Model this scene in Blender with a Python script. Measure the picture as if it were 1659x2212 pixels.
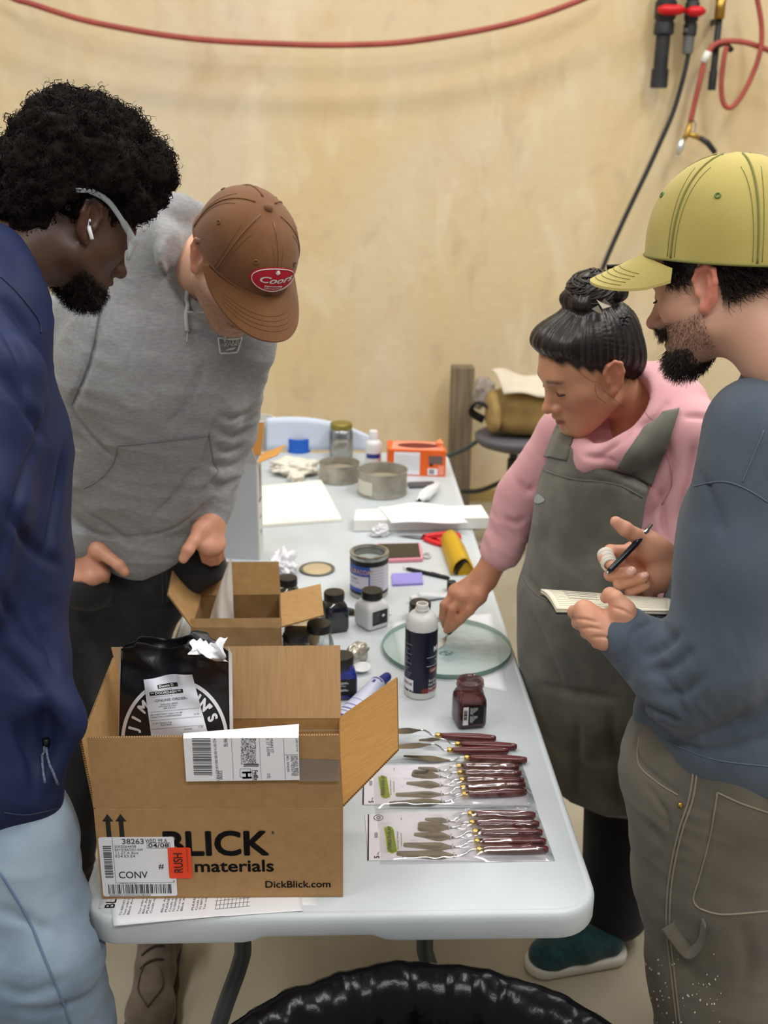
import bpy, math, random
import numpy as np
from mathutils import Vector, Matrix
from mathutils.bvhtree import BVHTree

for o in list(bpy.data.objects):
    bpy.data.objects.remove(o)
scn = bpy.context.scene
COL = scn.collection
PI = math.pi
rng = np.random.RandomState(7)
random.seed(7)
A = lambda *v: np.array(v, dtype=float)

# ------------------------------------------------------------------ camera
FPX, CX, CY = 2236.0, 829.5, 1106.0
CAM = A(0, 0, 1.771)
_y, _p, _r = np.radians([2.25, 19.05, -0.8])
CF = A(math.sin(_y) * math.cos(_p), math.cos(_y) * math.cos(_p), -math.sin(_p))
CR = A(math.cos(_y), -math.sin(_y), 0)
CD = np.cross(CF, CR)
CR, CD = CR * math.cos(_r) + CD * math.sin(_r), -CR * math.sin(_r) + CD * math.cos(_r)
cd = bpy.data.cameras.new('camera')
cam = bpy.data.objects.new('camera', cd)
COL.objects.link(cam)
m = Matrix.Identity(4)
for i in range(3):
    m[i][0], m[i][1], m[i][2], m[i][3] = CR[i], -CD[i], -CF[i], CAM[i]
cam.matrix_world = m
cd.sensor_fit = 'HORIZONTAL'
cd.sensor_width = 36
cd.lens = 36 * FPX / 1659
cd.clip_start = .02
cd.dof.use_dof = True
cd.dof.focus_distance = 1.5
cd.dof.aperture_fstop = 7.0
scn.camera = cam

# ------------------------------------------------------------------ light
scn.view_settings.view_transform = 'Standard'
scn.view_settings.look = 'None'
scn.view_settings.gamma = 1
scn.view_settings.use_curve_mapping = False
scn.view_settings.exposure = 0.12
w = bpy.data.worlds.new('hall_light')
scn.world = w
w.use_nodes = True
w.node_tree.nodes['Background'].inputs[0].default_value = (1.0, .98, .95, 1)
w.node_tree.nodes['Background'].inputs[1].default_value = .36


def lamp(x, y, z, sx, sy, power, col=(1, .98, .945)):
    l = bpy.data.lights.new('ceiling_lamp', 'AREA')
    l.shape = 'RECTANGLE'; l.size = sx; l.size_y = sy; l.energy = power; l.color = col
    o = bpy.data.objects.new('ceiling_lamp', l)
    o.location = (x, y, z)
    COL.objects.link(o)


lamp(-1.9, 1.2, 4.6, .5, 2.4, 66)
lamp(1.9, 1.5, 4.6, .5, 2.4, 84)
lamp(0.2, 3.6, 4.8, 2.4, .5, 58)
lamp(0.6, -1.2, 4.3, 2.4, .6, 74)
lamp(-3.2, 3.4, 4.8, .5, 2.4, 36)
lamp(3.2, 3.4, 4.8, .5, 2.4, 40)

# ------------------------------------------------------------------ pixels to rays
def ray(x, y):
    return CF + CR * (x - CX) / FPX + CD * (y - CY) / FPX
def PZ(x, y, z=.74):
    d = ray(x, y); return CAM + d * (z - CAM[2]) / d[2]
def PY(x, y, Y):
    d = ray(x, y); return CAM + d * Y / d[1]
def PX(x, y, X):
    d = ray(x, y); return CAM + d * X / d[0]
def PD(x, y, zc):
    return CAM + ray(x, y) * zc
def depth(p):
    return float((np.asarray(p) - CAM) @ CF)

# ------------------------------------------------------------------ materials
MATS = {}
def lin(c):
    if isinstance(c, str):
        c = [int(c[i:i + 2], 16) / 255 for i in (0, 2, 4)]
        c = [x / 12.92 if x <= .04045 else ((x + .055) / 1.055) ** 2.4 for x in c]
    return tuple(c[:3]) + (1,)


def M(name, col, rough=.6, metal=0, var=0, vs=12, bump=0, bs=150, trans=0, ior=1.45, sss=0, alpha=1,
      sheen=0, coat=0, spec=.5, stretch=None, attr=None, col2=None, detail=6, vr=(.35, .65), bdist=.004):
    if name in MATS:
        return MATS[name]
    mt = bpy.data.materials.new(name)
    mt.use_nodes = True
    nt = mt.node_tree; N = nt.nodes; L = nt.links
    b = N['Principled BSDF']
    col = lin(col)
    b.inputs['Base Color'].default_value = col
    b.inputs['Roughness'].default_value = rough
    b.inputs['Metallic'].default_value = metal
    b.inputs['Transmission Weight'].default_value = trans
    b.inputs['IOR'].default_value = ior
    b.inputs['Alpha'].default_value = alpha
    b.inputs['Specular IOR Level'].default_value = spec
    if sheen:
        b.inputs['Sheen Weight'].default_value = sheen
        b.inputs['Sheen Roughness'].default_value = .6
    if coat:
        b.inputs['Coat Weight'].default_value = coat
        b.inputs['Coat Roughness'].default_value = .1
    if sss:
        b.inputs['Subsurface Weight'].default_value = sss
        b.inputs['Subsurface Radius'].default_value = (.012, .005, .003)
        b.inputs['Subsurface Scale'].default_value = 1
    tc = N.new('ShaderNodeTexCoord')
    def noise(scale, st=None, det=detail):
        n = N.new('ShaderNodeTexNoise')
        n.inputs['Scale'].default_value = scale
        n.inputs['Detail'].default_value = det
        if st:
            mp = N.new('ShaderNodeMapping')
            mp.inputs['Scale'].default_value = st
            L.new(tc.outputs['Object'], mp.inputs['Vector']); L.new(mp.outputs['Vector'], n.inputs['Vector'])
        else:
            L.new(tc.outputs['Object'], n.inputs['Vector'])
        return n
    src = None
    if attr:
        a = N.new('ShaderNodeAttribute'); a.attribute_name = attr
        src = a.outputs['Color']
        L.new(src, b.inputs['Base Color'])
    if var or col2:
        n = noise(vs, stretch)
        r = N.new('ShaderNodeMapRange')
        r.inputs[1].default_value, r.inputs[2].default_value = vr
        L.new(n.outputs['Fac'], r.inputs[0])
        mx = N.new('ShaderNodeMix'); mx.data_type = 'RGBA'
        L.new(r.outputs[0], mx.inputs[0])
        if col2:
            mx.inputs[6].default_value = col; mx.inputs[7].default_value = lin(col2)
        elif attr:
            mx.blend_type = 'MULTIPLY'
            mx.inputs[0].default_value = 1
            ra = N.new('ShaderNodeMapRange'); ra.inputs[3].default_value = 1 - var; ra.inputs[4].default_value = 1 + var
            L.new(r.outputs[0], ra.inputs[0])
            cb = N.new('ShaderNodeCombineColor')
            for i in range(3): L.new(ra.outputs[0], cb.inputs[i])
            L.remove(mx.inputs[0].links[0])
            L.new(src, mx.inputs[6]); L.new(cb.outputs[0], mx.inputs[7])
        else:
            mx.inputs[6].default_value = tuple(c * (1 - var) for c in col[:3]) + (1,)
            mx.inputs[7].default_value = tuple(min(1, c * (1 + var)) for c in col[:3]) + (1,)
        L.new(mx.outputs[2], b.inputs['Base Color'])
    if bump:
        n2 = noise(bs, stretch if stretch and bs < 100 else None, 4)
        bm = N.new('ShaderNodeBump'); bm.inputs['Strength'].default_value = bump; bm.inputs['Distance'].default_value = bdist
        L.new(n2.outputs['Fac'], bm.inputs['Height']); L.new(bm.outputs['Normal'], b.inputs['Normal'])
    MATS[name] = mt
    return mt

# ------------------------------------------------------------------ objects
WL = {}
def tag(o, label=None, cat=None, group=None, kind=None):
    if label: o['label'] = label
    if cat: o['category'] = cat
    if group: o['group'] = group
    if kind: o['kind'] = kind
    return o


def thing(name, label, cat, loc, group=None):
    o = bpy.data.objects.new(name, None)
    o.empty_display_size = .05
    COL.objects.link(o)
    o.location = loc
    WL[o.name] = A(*loc)
    return tag(o, label, cat, group)


def mesh(name, V, F, mat, parent=None, smooth=True, label=None, cat=None, group=None, kind=None, cols=None, mats=None, fm=None, origin=None):
    V = np.asarray(V, dtype=float)
    me = bpy.data.meshes.new(name)
    if parent is not None:
        base = WL[parent.name]
    elif origin is not None:
        base = np.asarray(origin, float)
    else:
        base = A((V[:, 0].min() + V[:, 0].max()) / 2, (V[:, 1].min() + V[:, 1].max()) / 2, V[:, 2].min())
    if isinstance(F, np.ndarray):
        n, k = F.shape
        me.vertices.add(len(V)); me.vertices.foreach_set('co', (V - base).astype(np.float32).ravel())
        me.loops.add(n * k); me.loops.foreach_set('vertex_index', F.astype(np.int32).ravel())
        me.polygons.add(n); me.polygons.foreach_set('loop_start', np.arange(0, n * k, k, dtype=np.int32))
        me.update(calc_edges=True)
    else:
        me.from_pydata([tuple(v) for v in (V - base)], [], [tuple(int(i) for i in f) for f in F])
    if smooth:
        me.polygons.foreach_set('use_smooth', np.ones(len(me.polygons), dtype=bool))
    if cols is not None:
        at = me.color_attributes.new('Col', 'FLOAT_COLOR', 'POINT')
        c = np.ones((len(V), 4), np.float32); c[:, :3] = cols
        at.data.foreach_set('color', c.ravel())
    for mm in (mats or [mat]):
        me.materials.append(mm)
    if fm is not None:
        me.polygons.foreach_set('material_index', np.asarray(fm, dtype=np.int32))
    me.validate()
    o = bpy.data.objects.new(name, me)
    COL.objects.link(o)
    if parent is not None:
        o.parent = parent
        WL[o.name] = base
    else:
        o.location = base
        WL[o.name] = base
    return tag(o, label, cat, group, kind)


def autosmooth(o, ang=35):
    me = o.data
    me.polygons.foreach_set('use_smooth', np.ones(len(me.polygons), dtype=bool))
    me.set_sharp_from_angle(angle=math.radians(ang))
    return o


class B:
    """collects geometry in world space"""
    def __init__(s): s.V = []; s.F = []; s.m = []; s.cur = 0
    def add(s, V, F):
        n = len(s.V); s.V.extend([tuple(v) for v in V]); s.F.extend([tuple(i + n for i in f) for f in F]); s.m.extend([s.cur] * len(F)); return s
    def box(s, c, h, R=None):
        V = [A(x, y, z) * A(*h) for x in (-1, 1) for y in (-1, 1) for z in (-1, 1)]
        if R is not None: V = [R @ v for v in V]
        return s.add([v + A(*c) for v in V], [(0, 1, 3, 2), (4, 6, 7, 5), (0, 4, 5, 1), (2, 3, 7, 6), (0, 2, 6, 4), (1, 5, 7, 3)])
    def slab(s, quad, t):
        """quad of 4 points (any), thickness t along its normal (downward of winding)"""
        q = [np.asarray(p, float) for p in quad]
        n = np.cross(q[1] - q[0], q[-1] - q[0]); n /= np.linalg.norm(n)
        k = len(q)
        V = q + [p - n * t for p in q]
        F = [tuple(range(k)), tuple(range(2 * k - 1, k - 1, -1))] + [(i, i + k, (i + 1) % k + k, (i + 1) % k) for i in range(k)]
        return s.add(V, F)
    def lathe(s, prof, c=(0, 0, 0), seg=32, ax=None, sx=1, sy=1, sq=0, rot=0, cap=True):
        """profile [(r,z)]; sq>0 squares the section (superellipse)"""
        V = []; n = len(prof)
        ax = np.eye(3) if ax is None else ax
        for pr_ in prof:
            r, z = pr_[0], pr_[1]
            for i in range(seg):
                t = 2 * PI * i / seg
                ct, st = math.cos(t), math.sin(t)
                q = pr_[2] if len(pr_) > 2 else sq
                k = 1.0
                if q: k = (abs(ct) ** (2 + q) + abs(st) ** (2 + q)) ** (-1 / (2 + q))
                x, y = r * k * ct * sx, r * k * st * sy
                x, y = x * math.cos(rot) - y * math.sin(rot), x * math.sin(rot) + y * math.cos(rot)
                V.append(ax @ A(x, y, z) + A(*c))
        F = [(a * seg + i, a * seg + (i + 1) % seg, (a + 1) * seg + (i + 1) % seg, (a + 1) * seg + i) for a in range(n - 1) for i in range(seg)]
        if cap:
            F.append(tuple(range(seg - 1, -1, -1))); F.append(tuple((n - 1) * seg + i for i in range(seg)))
        return s.add(V, F)
    def tube(s, pts, r, sides=8, closed=False, cap=True, flat=1.0, up=None):
        pts = [np.asarray(p, float) for p in pts]; n = len(pts)
        rr = [r] * n if np.isscalar(r) else list(r)
        V = []; prev = None
        for i in range(n):
            if closed: t = pts[(i + 1) % n] - pts[i - 1]
            else: t = pts[min(i + 1, n - 1)] - pts[max(i - 1, 0)]
            t = t / (np.linalg.norm(t) + 1e-12)
            if prev is None:
                a = A(*up) if up is not None else (A(0, 0, 1) if abs(t[2]) < .9 else A(1, 0, 0))
                u = np.cross(t, a); u /= np.linalg.norm(u)
            else:
                u = prev - t * (prev @ t); u /= np.linalg.norm(u) + 1e-12
            v = np.cross(t, u); prev = u
            for j in range(sides):
                g = 2 * PI * j / sides
                V.append(pts[i] + rr[i] * (math.cos(g) * u + flat * math.sin(g) * v))
        F = []
        for i in range(n if closed else n - 1):
            a, b = i * sides, ((i + 1) % n) * sides
            F += [(a + j, a + (j + 1) % sides, b + (j + 1) % sides, b + j) for j in range(sides)]
        if cap and not closed:
            F.append(tuple(range(sides - 1, -1, -1))); F.append(tuple((n - 1) * sides + j for j in range(sides)))
        return s.add(V, F)
    def prism(s, outline, n, t):
        """planar outline (3D pts), extruded by t along -n"""
        k = len(outline); n = np.asarray(n, float)
        q = [np.asarray(p, float) for p in outline]
        V = q + [p - n * t for p in q]
        return s.add(V, [tuple(range(k)), tuple(range(2 * k - 1, k - 1, -1))] + [(i, i + k, (i + 1) % k + k, (i + 1) % k) for i in range(k)])
    def grid(s, fn, nu, nv, closeu=False):
        V = [fn(i / (nu if closeu else nu - 1), j / (nv - 1)) for j in range(nv) for i in range(nu)]
        F = [(j * nu + i, j * nu + (i + 1) % nu, (j + 1) * nu + (i + 1) % nu, (j + 1) * nu + i) for j in range(nv - 1) for i in range(nu if closeu else nu - 1)]
        return s.add(V, F)
    def build(s, name, mat, parent=None, smooth=True, sharp=None, bevel=0, seg=2, solid=0, **k):
        mats = mat if isinstance(mat, list) else None
        o = mesh(name, s.V, s.F, None if mats else mat, parent, smooth, mats=mats, fm=s.m if mats else None, **k)
        if sharp: autosmooth(o, sharp)
        if solid:
            md = o.modifiers.new('solid', 'SOLIDIFY'); md.thickness = solid; md.offset = 0
        if bevel:
            md = o.modifiers.new('bevel', 'BEVEL'); md.width = bevel; md.segments = seg; md.limit_method = 'ANGLE'; md.angle_limit = math.radians(40)
        return o


def spline(pts, n=8, closed=False):
    """catmull-rom through points"""
    P = [np.asarray(p, float) for p in pts]; out = []
    k = len(P)
    for i in range(k if closed else k - 1):
        if closed: a, b, c, d = P[i - 1], P[i], P[(i + 1) % k], P[(i + 2) % k]
        else: a, b, c, d = P[max(i - 1, 0)], P[i], P[i + 1], P[min(i + 2, k - 1)]
        for j in range(n):
            t = j / n
            out.append(.5 * (2 * b + (c - a) * t + (2 * a - 5 * b + 4 * c - d) * t * t + (3 * b - a - 3 * c + d) * t ** 3))
    if not closed: out.append(P[-1])
    return out


def frame(x, y):
    x = np.asarray(x, float); x = x / np.linalg.norm(x)
    y = np.asarray(y, float); y = y - x * (x @ y); y /= np.linalg.norm(y)
    return x, y, np.cross(x, y)


def text(body, o, x, y, size, mat, parent, name='lettering', bold=0, width=None, align='LEFT', sx=1, shear=0, lift=.0004, bend=None, label=None, fat=0):
    """flat lettering: baseline from o along x, up along y, cap height about .7*size; width squeezes it to fit"""
    cu = bpy.data.curves.new('t', 'FONT'); cu.body = body; cu.size = 1; cu.resolution_u = 4 if size >= .012 and len(body) < 14 else 2; cu.offset = bold; cu.align_x = align; cu.shear = shear
    cu.fill_mode = 'FRONT'
    ob = bpy.data.objects.new('t', cu); COL.objects.link(ob)
    me = ob.to_mesh()
    V = np.empty(len(me.vertices) * 3); me.vertices.foreach_get('co', V); V = V.reshape(-1, 3)
    F = [tuple(p.vertices) for p in me.polygons]
    ob.to_mesh_clear(); bpy.data.objects.remove(ob); bpy.data.curves.remove(cu)
    if not len(V): return None
    if fat:
        n_ = len(V); V = np.concatenate([V + A(a_, b_, 0) for a_, b_ in ((0, 0), (fat, 0), (-fat, 0), (0, fat), (0, -fat), (fat * .7, fat * .7), (-fat * .7, -fat * .7), (fat * .7, -fat * .7), (-fat * .7, fat * .7))])
        F = [tuple(i + n_ * k for i in f) for k in range(9) for f in F]
    V = V * size
    if width: sx = width / max(1e-6, V[:, 0].max() - min(0, V[:, 0].min()))
    V[:, 0] *= sx
    if bend is not None:
        W = np.array([bend(v[0], v[1]) for v in V])
    else:
        x, y, n = frame(x, y)
        W = np.asarray(o, float) + V[:, :1] * x + V[:, 1:2] * y + n * lift
    return mesh(name, W, F, mat, parent, smooth=False, label=label)


def lerp(a, b, t): return np.asarray(a, float) * (1 - t) + np.asarray(b, float) * t
def quad_at(q, u, v):
    """bilinear in quad q = (bl, br, tr, tl)"""
    return lerp(lerp(q[0], q[1], u), lerp(q[3], q[2], u), v)

# ------------------------------------------------------------------ numpy value noise
_perm = np.random.RandomState(3).rand(65536).astype(np.float32)
def vnoise(P):
    P = np.asarray(P, np.float32)
    I = np.floor(P).astype(np.int64); f = P - I; f = f * f * (3 - 2 * f)
    def h(i, j, k): return _perm[((i * 73856093) ^ (j * 19349663) ^ (k * 83492791)) & 65535]
    x, y, z = I[:, 0], I[:, 1], I[:, 2]; u, v, w_ = f[:, 0], f[:, 1], f[:, 2]
    r = 0
    for a in (0, 1):
        for b in (0, 1):
            for c in (0, 1):
                r = r + h(x + a, y + b, z + c) * (u if a else 1 - u) * (v if b else 1 - v) * (w_ if c else 1 - w_)
    return r * 2 - 1
def fbm(P, o=3):
    r = 0; a = 1.
    for i in range(o):
        r = r + a * vnoise(np.asarray(P) * 2 ** i + 17.3 * i); a *= .5
    return r
# ================================================================== room
WY = 5.32


def wall_material():
    mt = bpy.data.materials.new('raw_tan_plaster'); mt.use_nodes = True
    nt = mt.node_tree; N = nt.nodes; L = nt.links; b = N['Principled BSDF']
    b.inputs['Roughness'].default_value = .75
    tc = N.new('ShaderNodeTexCoord')
    def nz(sc, st, det=5, dist=0):
        mp = N.new('ShaderNodeMapping'); mp.inputs['Scale'].default_value = st
        n = N.new('ShaderNodeTexNoise'); n.inputs['Scale'].default_value = sc; n.inputs['Detail'].default_value = det; n.inputs['Distortion'].default_value = dist
        L.new(tc.outputs['Object'], mp.inputs[0]); L.new(mp.outputs[0], n.inputs[0]); return n
    def ramp(n, lo, hi):
        r = N.new('ShaderNodeMapRange'); r.inputs[1].default_value = lo; r.inputs[2].default_value = hi; L.new(n.outputs[0], r.inputs[0]); return r
    def mix(fac, a, c):
        x = N.new('ShaderNodeMix'); x.data_type = 'RGBA'
        L.new(fac.outputs[0], x.inputs[0])
        if hasattr(a, 'outputs'): L.new(a.outputs[2], x.inputs[6])
        else: x.inputs[6].default_value = lin(a)
        x.inputs[7].default_value = lin(c); return x
    a = mix(ramp(nz(1.1, (1, 1, .7), 6, .5), .36, .64), 'dac292', 'dbcaab')
    c = mix(ramp(nz(3.0, (1.3, 1, .6), 7, 1.0), .52, .86), a, 'eadabc')
    d = mix(ramp(nz(2.0, (1.2, 1, .7), 6, 1.0), .55, .85), c, 'cfb183')
    e = mix(ramp(nz(7, (1.2, 1, .6), 7, .4), .58, .95), d, 'bda98a')
    f = mix(ramp(nz(60, (1, 1, 1), 2, 0), .74, .80), e, 'a8997c')
    L.new(f.outputs[2], b.inputs['Base Color'])
    n = nz(24, (1, 1, 1), 6)
    bm = N.new('ShaderNodeBump'); bm.inputs['Strength'].default_value = .25; bm.inputs['Distance'].default_value = .01
    L.new(n.outputs[0], bm.inputs['Height']); L.new(bm.outputs[0], b.inputs['Normal'])
    return mt


b = B(); b.grid(lambda u, v: A(-6 + 12 * u, WY, 5.2 * v), 2, 2)
b.slab([A(6, WY, 0), A(-6, WY, 0), A(-6, WY, 5.2), A(6, WY, 5.2)], -.2) if False else None
b = B().box((0, WY + .1, 2.6), (6, .1, 2.6))
b.build('wall_back', wall_material(), smooth=False, kind='structure', label='tan raw plaster wall with yellowish blotches')
fl = M('stained_concrete', 'b2a993', rough=.55, col2='9c917c', vs=2.2, bump=.15, bs=60, detail=8)
B().box((0, 2.2, -.05), (6, 4.2, .05)).build('floor', fl, smooth=False, kind='structure', label='smooth stained concrete floor')
B().box((0, WY - .012, .035), (6, .012, .035)).build('baseboard_back', M('ochre_board', 'b49a5e', rough=.7, var=.2, vs=4), smooth=False, kind='structure', label='ochre strip along the foot of the tan wall')

# ------------------------------------------------------------------ air hoses and pipe drops on the wall
RUB = M('red_rubber', 'a24a3f', rough=.6, var=.15, vs=8)
BLKP = M('black_pvc', '26282a', rough=.5, var=.2)
REDP = M('red_plastic', 'd0141c', rough=.4)
BRASS = M('brass', 'b58f45', rough=.35, metal=.9)
STEEL = M('brushed_steel', 'b9b7b2', rough=.28, metal=1, var=.12, vs=40)
GREYM = M('grey_metal', '8b8f90', rough=.45, metal=.6)

pts = [PY(x, y, WY - .16) for x, y in [(-60, -60), (20, -8), (70, 9), (200, 48), (400, 82), (600, 95), (760, 97), (900, 88), (1100, 52), (1250, 2), (1330, -40)]]
B().tube(spline(pts, 10), .0135, 10).build('air_hose', RUB, label='long red air hose sagging in a curve across the tan wall', cat='hose')


def drop(name, label, px, y0, y1, r, handle, Y=WY - .10, cap=True):
    top = PY(px, y0, Y); bot = PY(px, y1, Y); bot[0] = top[0]
    t = thing(name, label, 'pipe', (top[0], Y, bot[2]))
    z0, z1 = bot[2], top[2] + .3
    prof = [(r * 1.22, z0), (r * 1.22, z0 + .08), (r, z0 + .085), (r, z1)] if cap else [(r, z0), (r, z1)]
    B().lathe(prof, (top[0], Y, 0), 24).build('pipe', BLKP, t, sharp=40)
    for k, zz in enumerate(np.linspace(z0 + .3, z1, 2)):
        B().box((top[0], (Y + WY) / 2, zz), (r * .5, (WY - Y) / 2, .012)).build('bracket', BLKP, t, smooth=False)
    if handle:
        hx, hy, w = handle
        h = PY(hx, hy, Y - .05)
        B().lathe([(r * 1.1, -.10), (r * 1.4, -.095), (r * 1.4, -.05), (r * 1.2, -.04), (r * 1.5, -.025), (r * 1.5, .04), (r * 1.2, .05), (r * 1.4, .06), (r * 1.4, .10)], (top[0], Y, h[2]), 24).build('valve_body', BLKP, t, sharp=40)
        hh = B().tube([h + A(-w * .55, 0, 0), h + A(-w * .3, -.01, 0), h + A(w * .3, -.01, 0), h + A(w * .55, 0, 0)], [.016, .03, .03, .016], 12, flat=.75)
        hh.build('handle', REDP, t, label='red lever handle')
    return t


drop('air_drop_pipe', 'thick black air pipe with a large red valve handle hanging on the wall', 1440, 0, 190, .033, (1449, 22, .11))
t = drop('valve_drop', 'slim black air valve with a small red handle feeding a black cable', 1497, 0, 62, .022, (1502, 25, .07), cap=False)
h = PY(1490, 62, WY - .10)
B().lathe([(.018, -.11), (.026, -.10), (.026, -.02), (.03, -.015), (.03, .0)], h, 14).build('coupler', GREYM, t, label='grey metal quick coupler')
pts = [PY(x, y, WY - .10) for x, y in [(1490, 100), (1478, 160), (1455, 240), (1425, 310), (1400, 365), (1350, 470), (1310, 560), (1280, 640), (1262, 700)]]
B().tube(spline(pts, 6), .0115, 8).build('black_cable', BLKP, label='black hose running diagonally down the wall from the slim valve', cat='hose')
t = drop('manifold_pipe', 'thin black pipe drop with a brass tee beside the red hose loop', 1558, 0, 195, .0155, None)
h = PY(1556, 15, WY - .12)
B().lathe([(.024, -.05), (.024, .05)], h, 12).build('brass_tee', BRASS, t, label='brass tee fitting')
h = PY(1553, 103, WY - .12)
B().tube([h + A(-.04, 0, 0), h + A(.02, -.02, .02), h + A(.06, 0, -.01)], .014, 8).build('hook', BLKP, t)
yh = WY - .16
t = thing('coiled_hose', 'red air hose looped on the wall with a white sleeve', 'hose', PY(1560, 235, yh))
pts = [PY(x, y, yh) for x, y in [(1720, 135), (1659, 108), (1600, 90), (1548, 94), (1525, 125), (1512, 175), (1500, 225), (1492, 262)]]
B().tube(spline(pts, 8), .0125, 10).build('hose_end', RUB, t)
pts = [PY(x, y, yh - .03) for x, y in [(1630, -30), (1645, 55), (1640, 120), (1612, 190), (1583, 230), (1564, 225), (1558, 185), (1564, 125), (1570, 100)]]
B().tube(spline(pts, 10), .0115, 10).build('hose_loop', RUB, t)
a, c = PY(1530, 112, yh), PY(1519, 135, yh)
B().tube([a, c], .017, 12).build('sleeve', M('white_tape', 'e6e2d8', rough=.6), t, label='white sleeve')
t = thing('blow_gun', 'small brass and chrome air fitting dangling above the yellow cap', 'air fitting', PY(1478, 330, yh))
B().tube([PY(1492, 262, yh), PY(1484, 292, yh), PY(1474, 305, yh)], [.01, .014, .009], 10).build('brass_fitting', BRASS, t)
B().tube([PY(1473, 300, yh), PY(1469, 320, yh), PY(1464, 335, yh)], [.014, .018, .01], 10).build('nozzle', M('pale_chrome', 'd5dad8', rough=.25, metal=.7), t)
B().tube([PY(1484, 290, yh), PY(1500, 293, yh), PY(1512, 300, yh)], [.01, .014, .01], 10).build('brass_arm', BRASS, t)
B().tube([PY(1512, 298, yh), PY(1528, 308, yh), PY(1545, 330, yh)], [.012, .014, .012], 10).build('black_grip', BLKP, t)
B().tube(spline([PY(1492, 250, yh), PY(1503, 270, yh), PY(1498, 290, yh)], 5), .003, 6).build('wire_loop', STEEL, t)

# ------------------------------------------------------------------ wooden post, stool, bag by the wall
Yp = 5.12
pl, pr = PY(978, 795, Yp), PY(1026, 795, Yp)
zt = pl[2]
WOOD = M('weathered_timber', '8a7a63', rough=.8, col2='6e5f4b', vs=3, stretch=(14, 14, 1.2), bump=.3, bs=40)
B().box(((pl[0] + pr[0]) / 2, Yp + .05, zt / 2), ((pr[0] - pl[0]) / 2, .05, zt / 2)).build('timber_post', WOOD, smooth=False, bevel=.004, label='weathered grey timber post standing against the wall', cat='post')

Ys = 4.62
sc = PY(1112, 938, Ys)
t = thing('work_stool', 'round grey work stool on a black column holding a bag', 'stool', (sc[0], Ys, 0))
B().lathe([(.02, -.07), (.10, -.068), (.165, -.045), (.185, -.02), (.185, -.005), (.17, .004), (.0, .0)], (sc[0], Ys, sc[2]), 40).build('seat', M('slate_vinyl', '5d5a60', rough=.55), t)
B().lathe([(.028, sc[2] - .30), (.028, sc[2] - .12), (.02, sc[2] - .12), (.02, sc[2] - .05)], (sc[0], Ys, 0), 20).build('column', BLKP, t, sharp=40)
B().lathe([(.045, .10), (.045, sc[2] - .29), (.03, sc[2] - .29)], (sc[0], Ys, 0), 20).build('lower_column', BLKP, t, sharp=40)
for k in range(5):
    g = k * 2 * PI / 5 + .3
    d = A(math.cos(g), math.sin(g), 0)
    c0 = A(sc[0], Ys, 0)
    B().tube([c0 + d * .03 + A(0, 0, .12), c0 + d * .17 + A(0, 0, .085), c0 + d * .28 + A(0, 0, .065)], [.022, .02, .016], 8).build('foot', BLKP, t)
    B().lathe([(.014, -.014), (.027, -.012), (.027, .012), (.014, .014)], c0 + d * .28 + A(0, 0, .027), 14, ax=np.array([[1, 0, 0], [0, 0, 1], [0, 1, 0]]) @ np.eye(3)).build('caster', BLKP, t, sharp=40)
pts = [PY(x, y, 4.9) for x, y in [(940, 998), (972, 983), (1008, 968), (1040, 946)]]
B().tube(spline(pts, 6), .011, 8).build('dark_lead', M('dark_green_rubber', '39423f', rough=.6), label='dark lead strung from the table to the grey stool', cat='cable')
pts = [PZ(x, y, .02) for x, y in [(960, 1072), (1015, 1068), (1050, 1055), (1110, 1025), (1160, 1005)]]
pts[1][2] = .012
pts = [PY(x, y, 5.0 - .1 * i) for i, (x, y) in enumerate([(1000, 1062), (1035, 1060), (1075, 1045), (1110, 1028)])]
B().tube(spline(pts, 6), .012, 8).build('wall_lead', BLKP, label='black lead hanging low between the timber post and stool', cat='cable')


def blob(name, mat, c, r, parent=None, R=None, nz=.12, ns=6, seg=(40, 24), pw=2.6, seed=0, flatz=None, **k):
    """lumpy superellipsoid"""
    V = []; nu, nv = seg
    for j in range(nv + 1):
        ph = PI * j / nv
        for i in range(nu):
            th = 2 * PI * i / nu
            d = A(math.sin(ph) * math.cos(th), math.sin(ph) * math.sin(th), math.cos(ph))
            kk = (sum(abs(d) ** pw)) ** (-1 / pw)
            V.append(d * kk)
    V = np.array(V)
    V = V * (1 + nz * fbm(V * ns * .35 + seed * 7.7, 3))[:, None] * np.asarray(r)
    if R is not None: V = V @ np.asarray(R).T
    if flatz is not None: V[:, 2] = np.maximum(V[:, 2], flatz)
    V = V + np.asarray(c)
    F = [(j * nu + i, (j + 1) * nu + i, (j + 1) * nu + (i + 1) % nu, j * nu + (i + 1) % nu) for j in range(nv) for i in range(nu)]
    return mesh(name, V, F, mat, parent, **k)


bc = PY(1140, 885, Ys)
zs = sc[2] + .010
t = thing('duffel_bag', 'olive tan duffel bag resting on the grey stool', 'bag', (bc[0], Ys, zs))
hz = (PY(1140, 835, Ys)[2] - zs) / 2
blob('bag_body', M('tan_duck_canvas', '8d7342', rough=.85, var=.2, vs=9, bump=.3, bs=300), (bc[0] + .02, Ys, zs + hz), (.20, .13, hz), t, nz=.05, pw=3.2)
blob('end_panel', M('tan_canvas_light', 'a98d58', rough=.85, var=.15), (bc[0] - .16, Ys - .01, zs + hz * .95), (.035, .115, hz * .85), t, nz=.05, pw=2.6)
B().tube(spline([A(bc[0] - .19, Ys - .05, zs + hz * 1.2), A(bc[0] - .24, Ys - .03, zs + hz * 1.35), A(bc[0] - .26, Ys, zs + hz * .9), A(bc[0] - .20, Ys + .02, zs + hz * .5)], 6), .02, 8, flat=.35).build('strap', M('black_webbing', '17171a', rough=.8), t)
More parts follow.
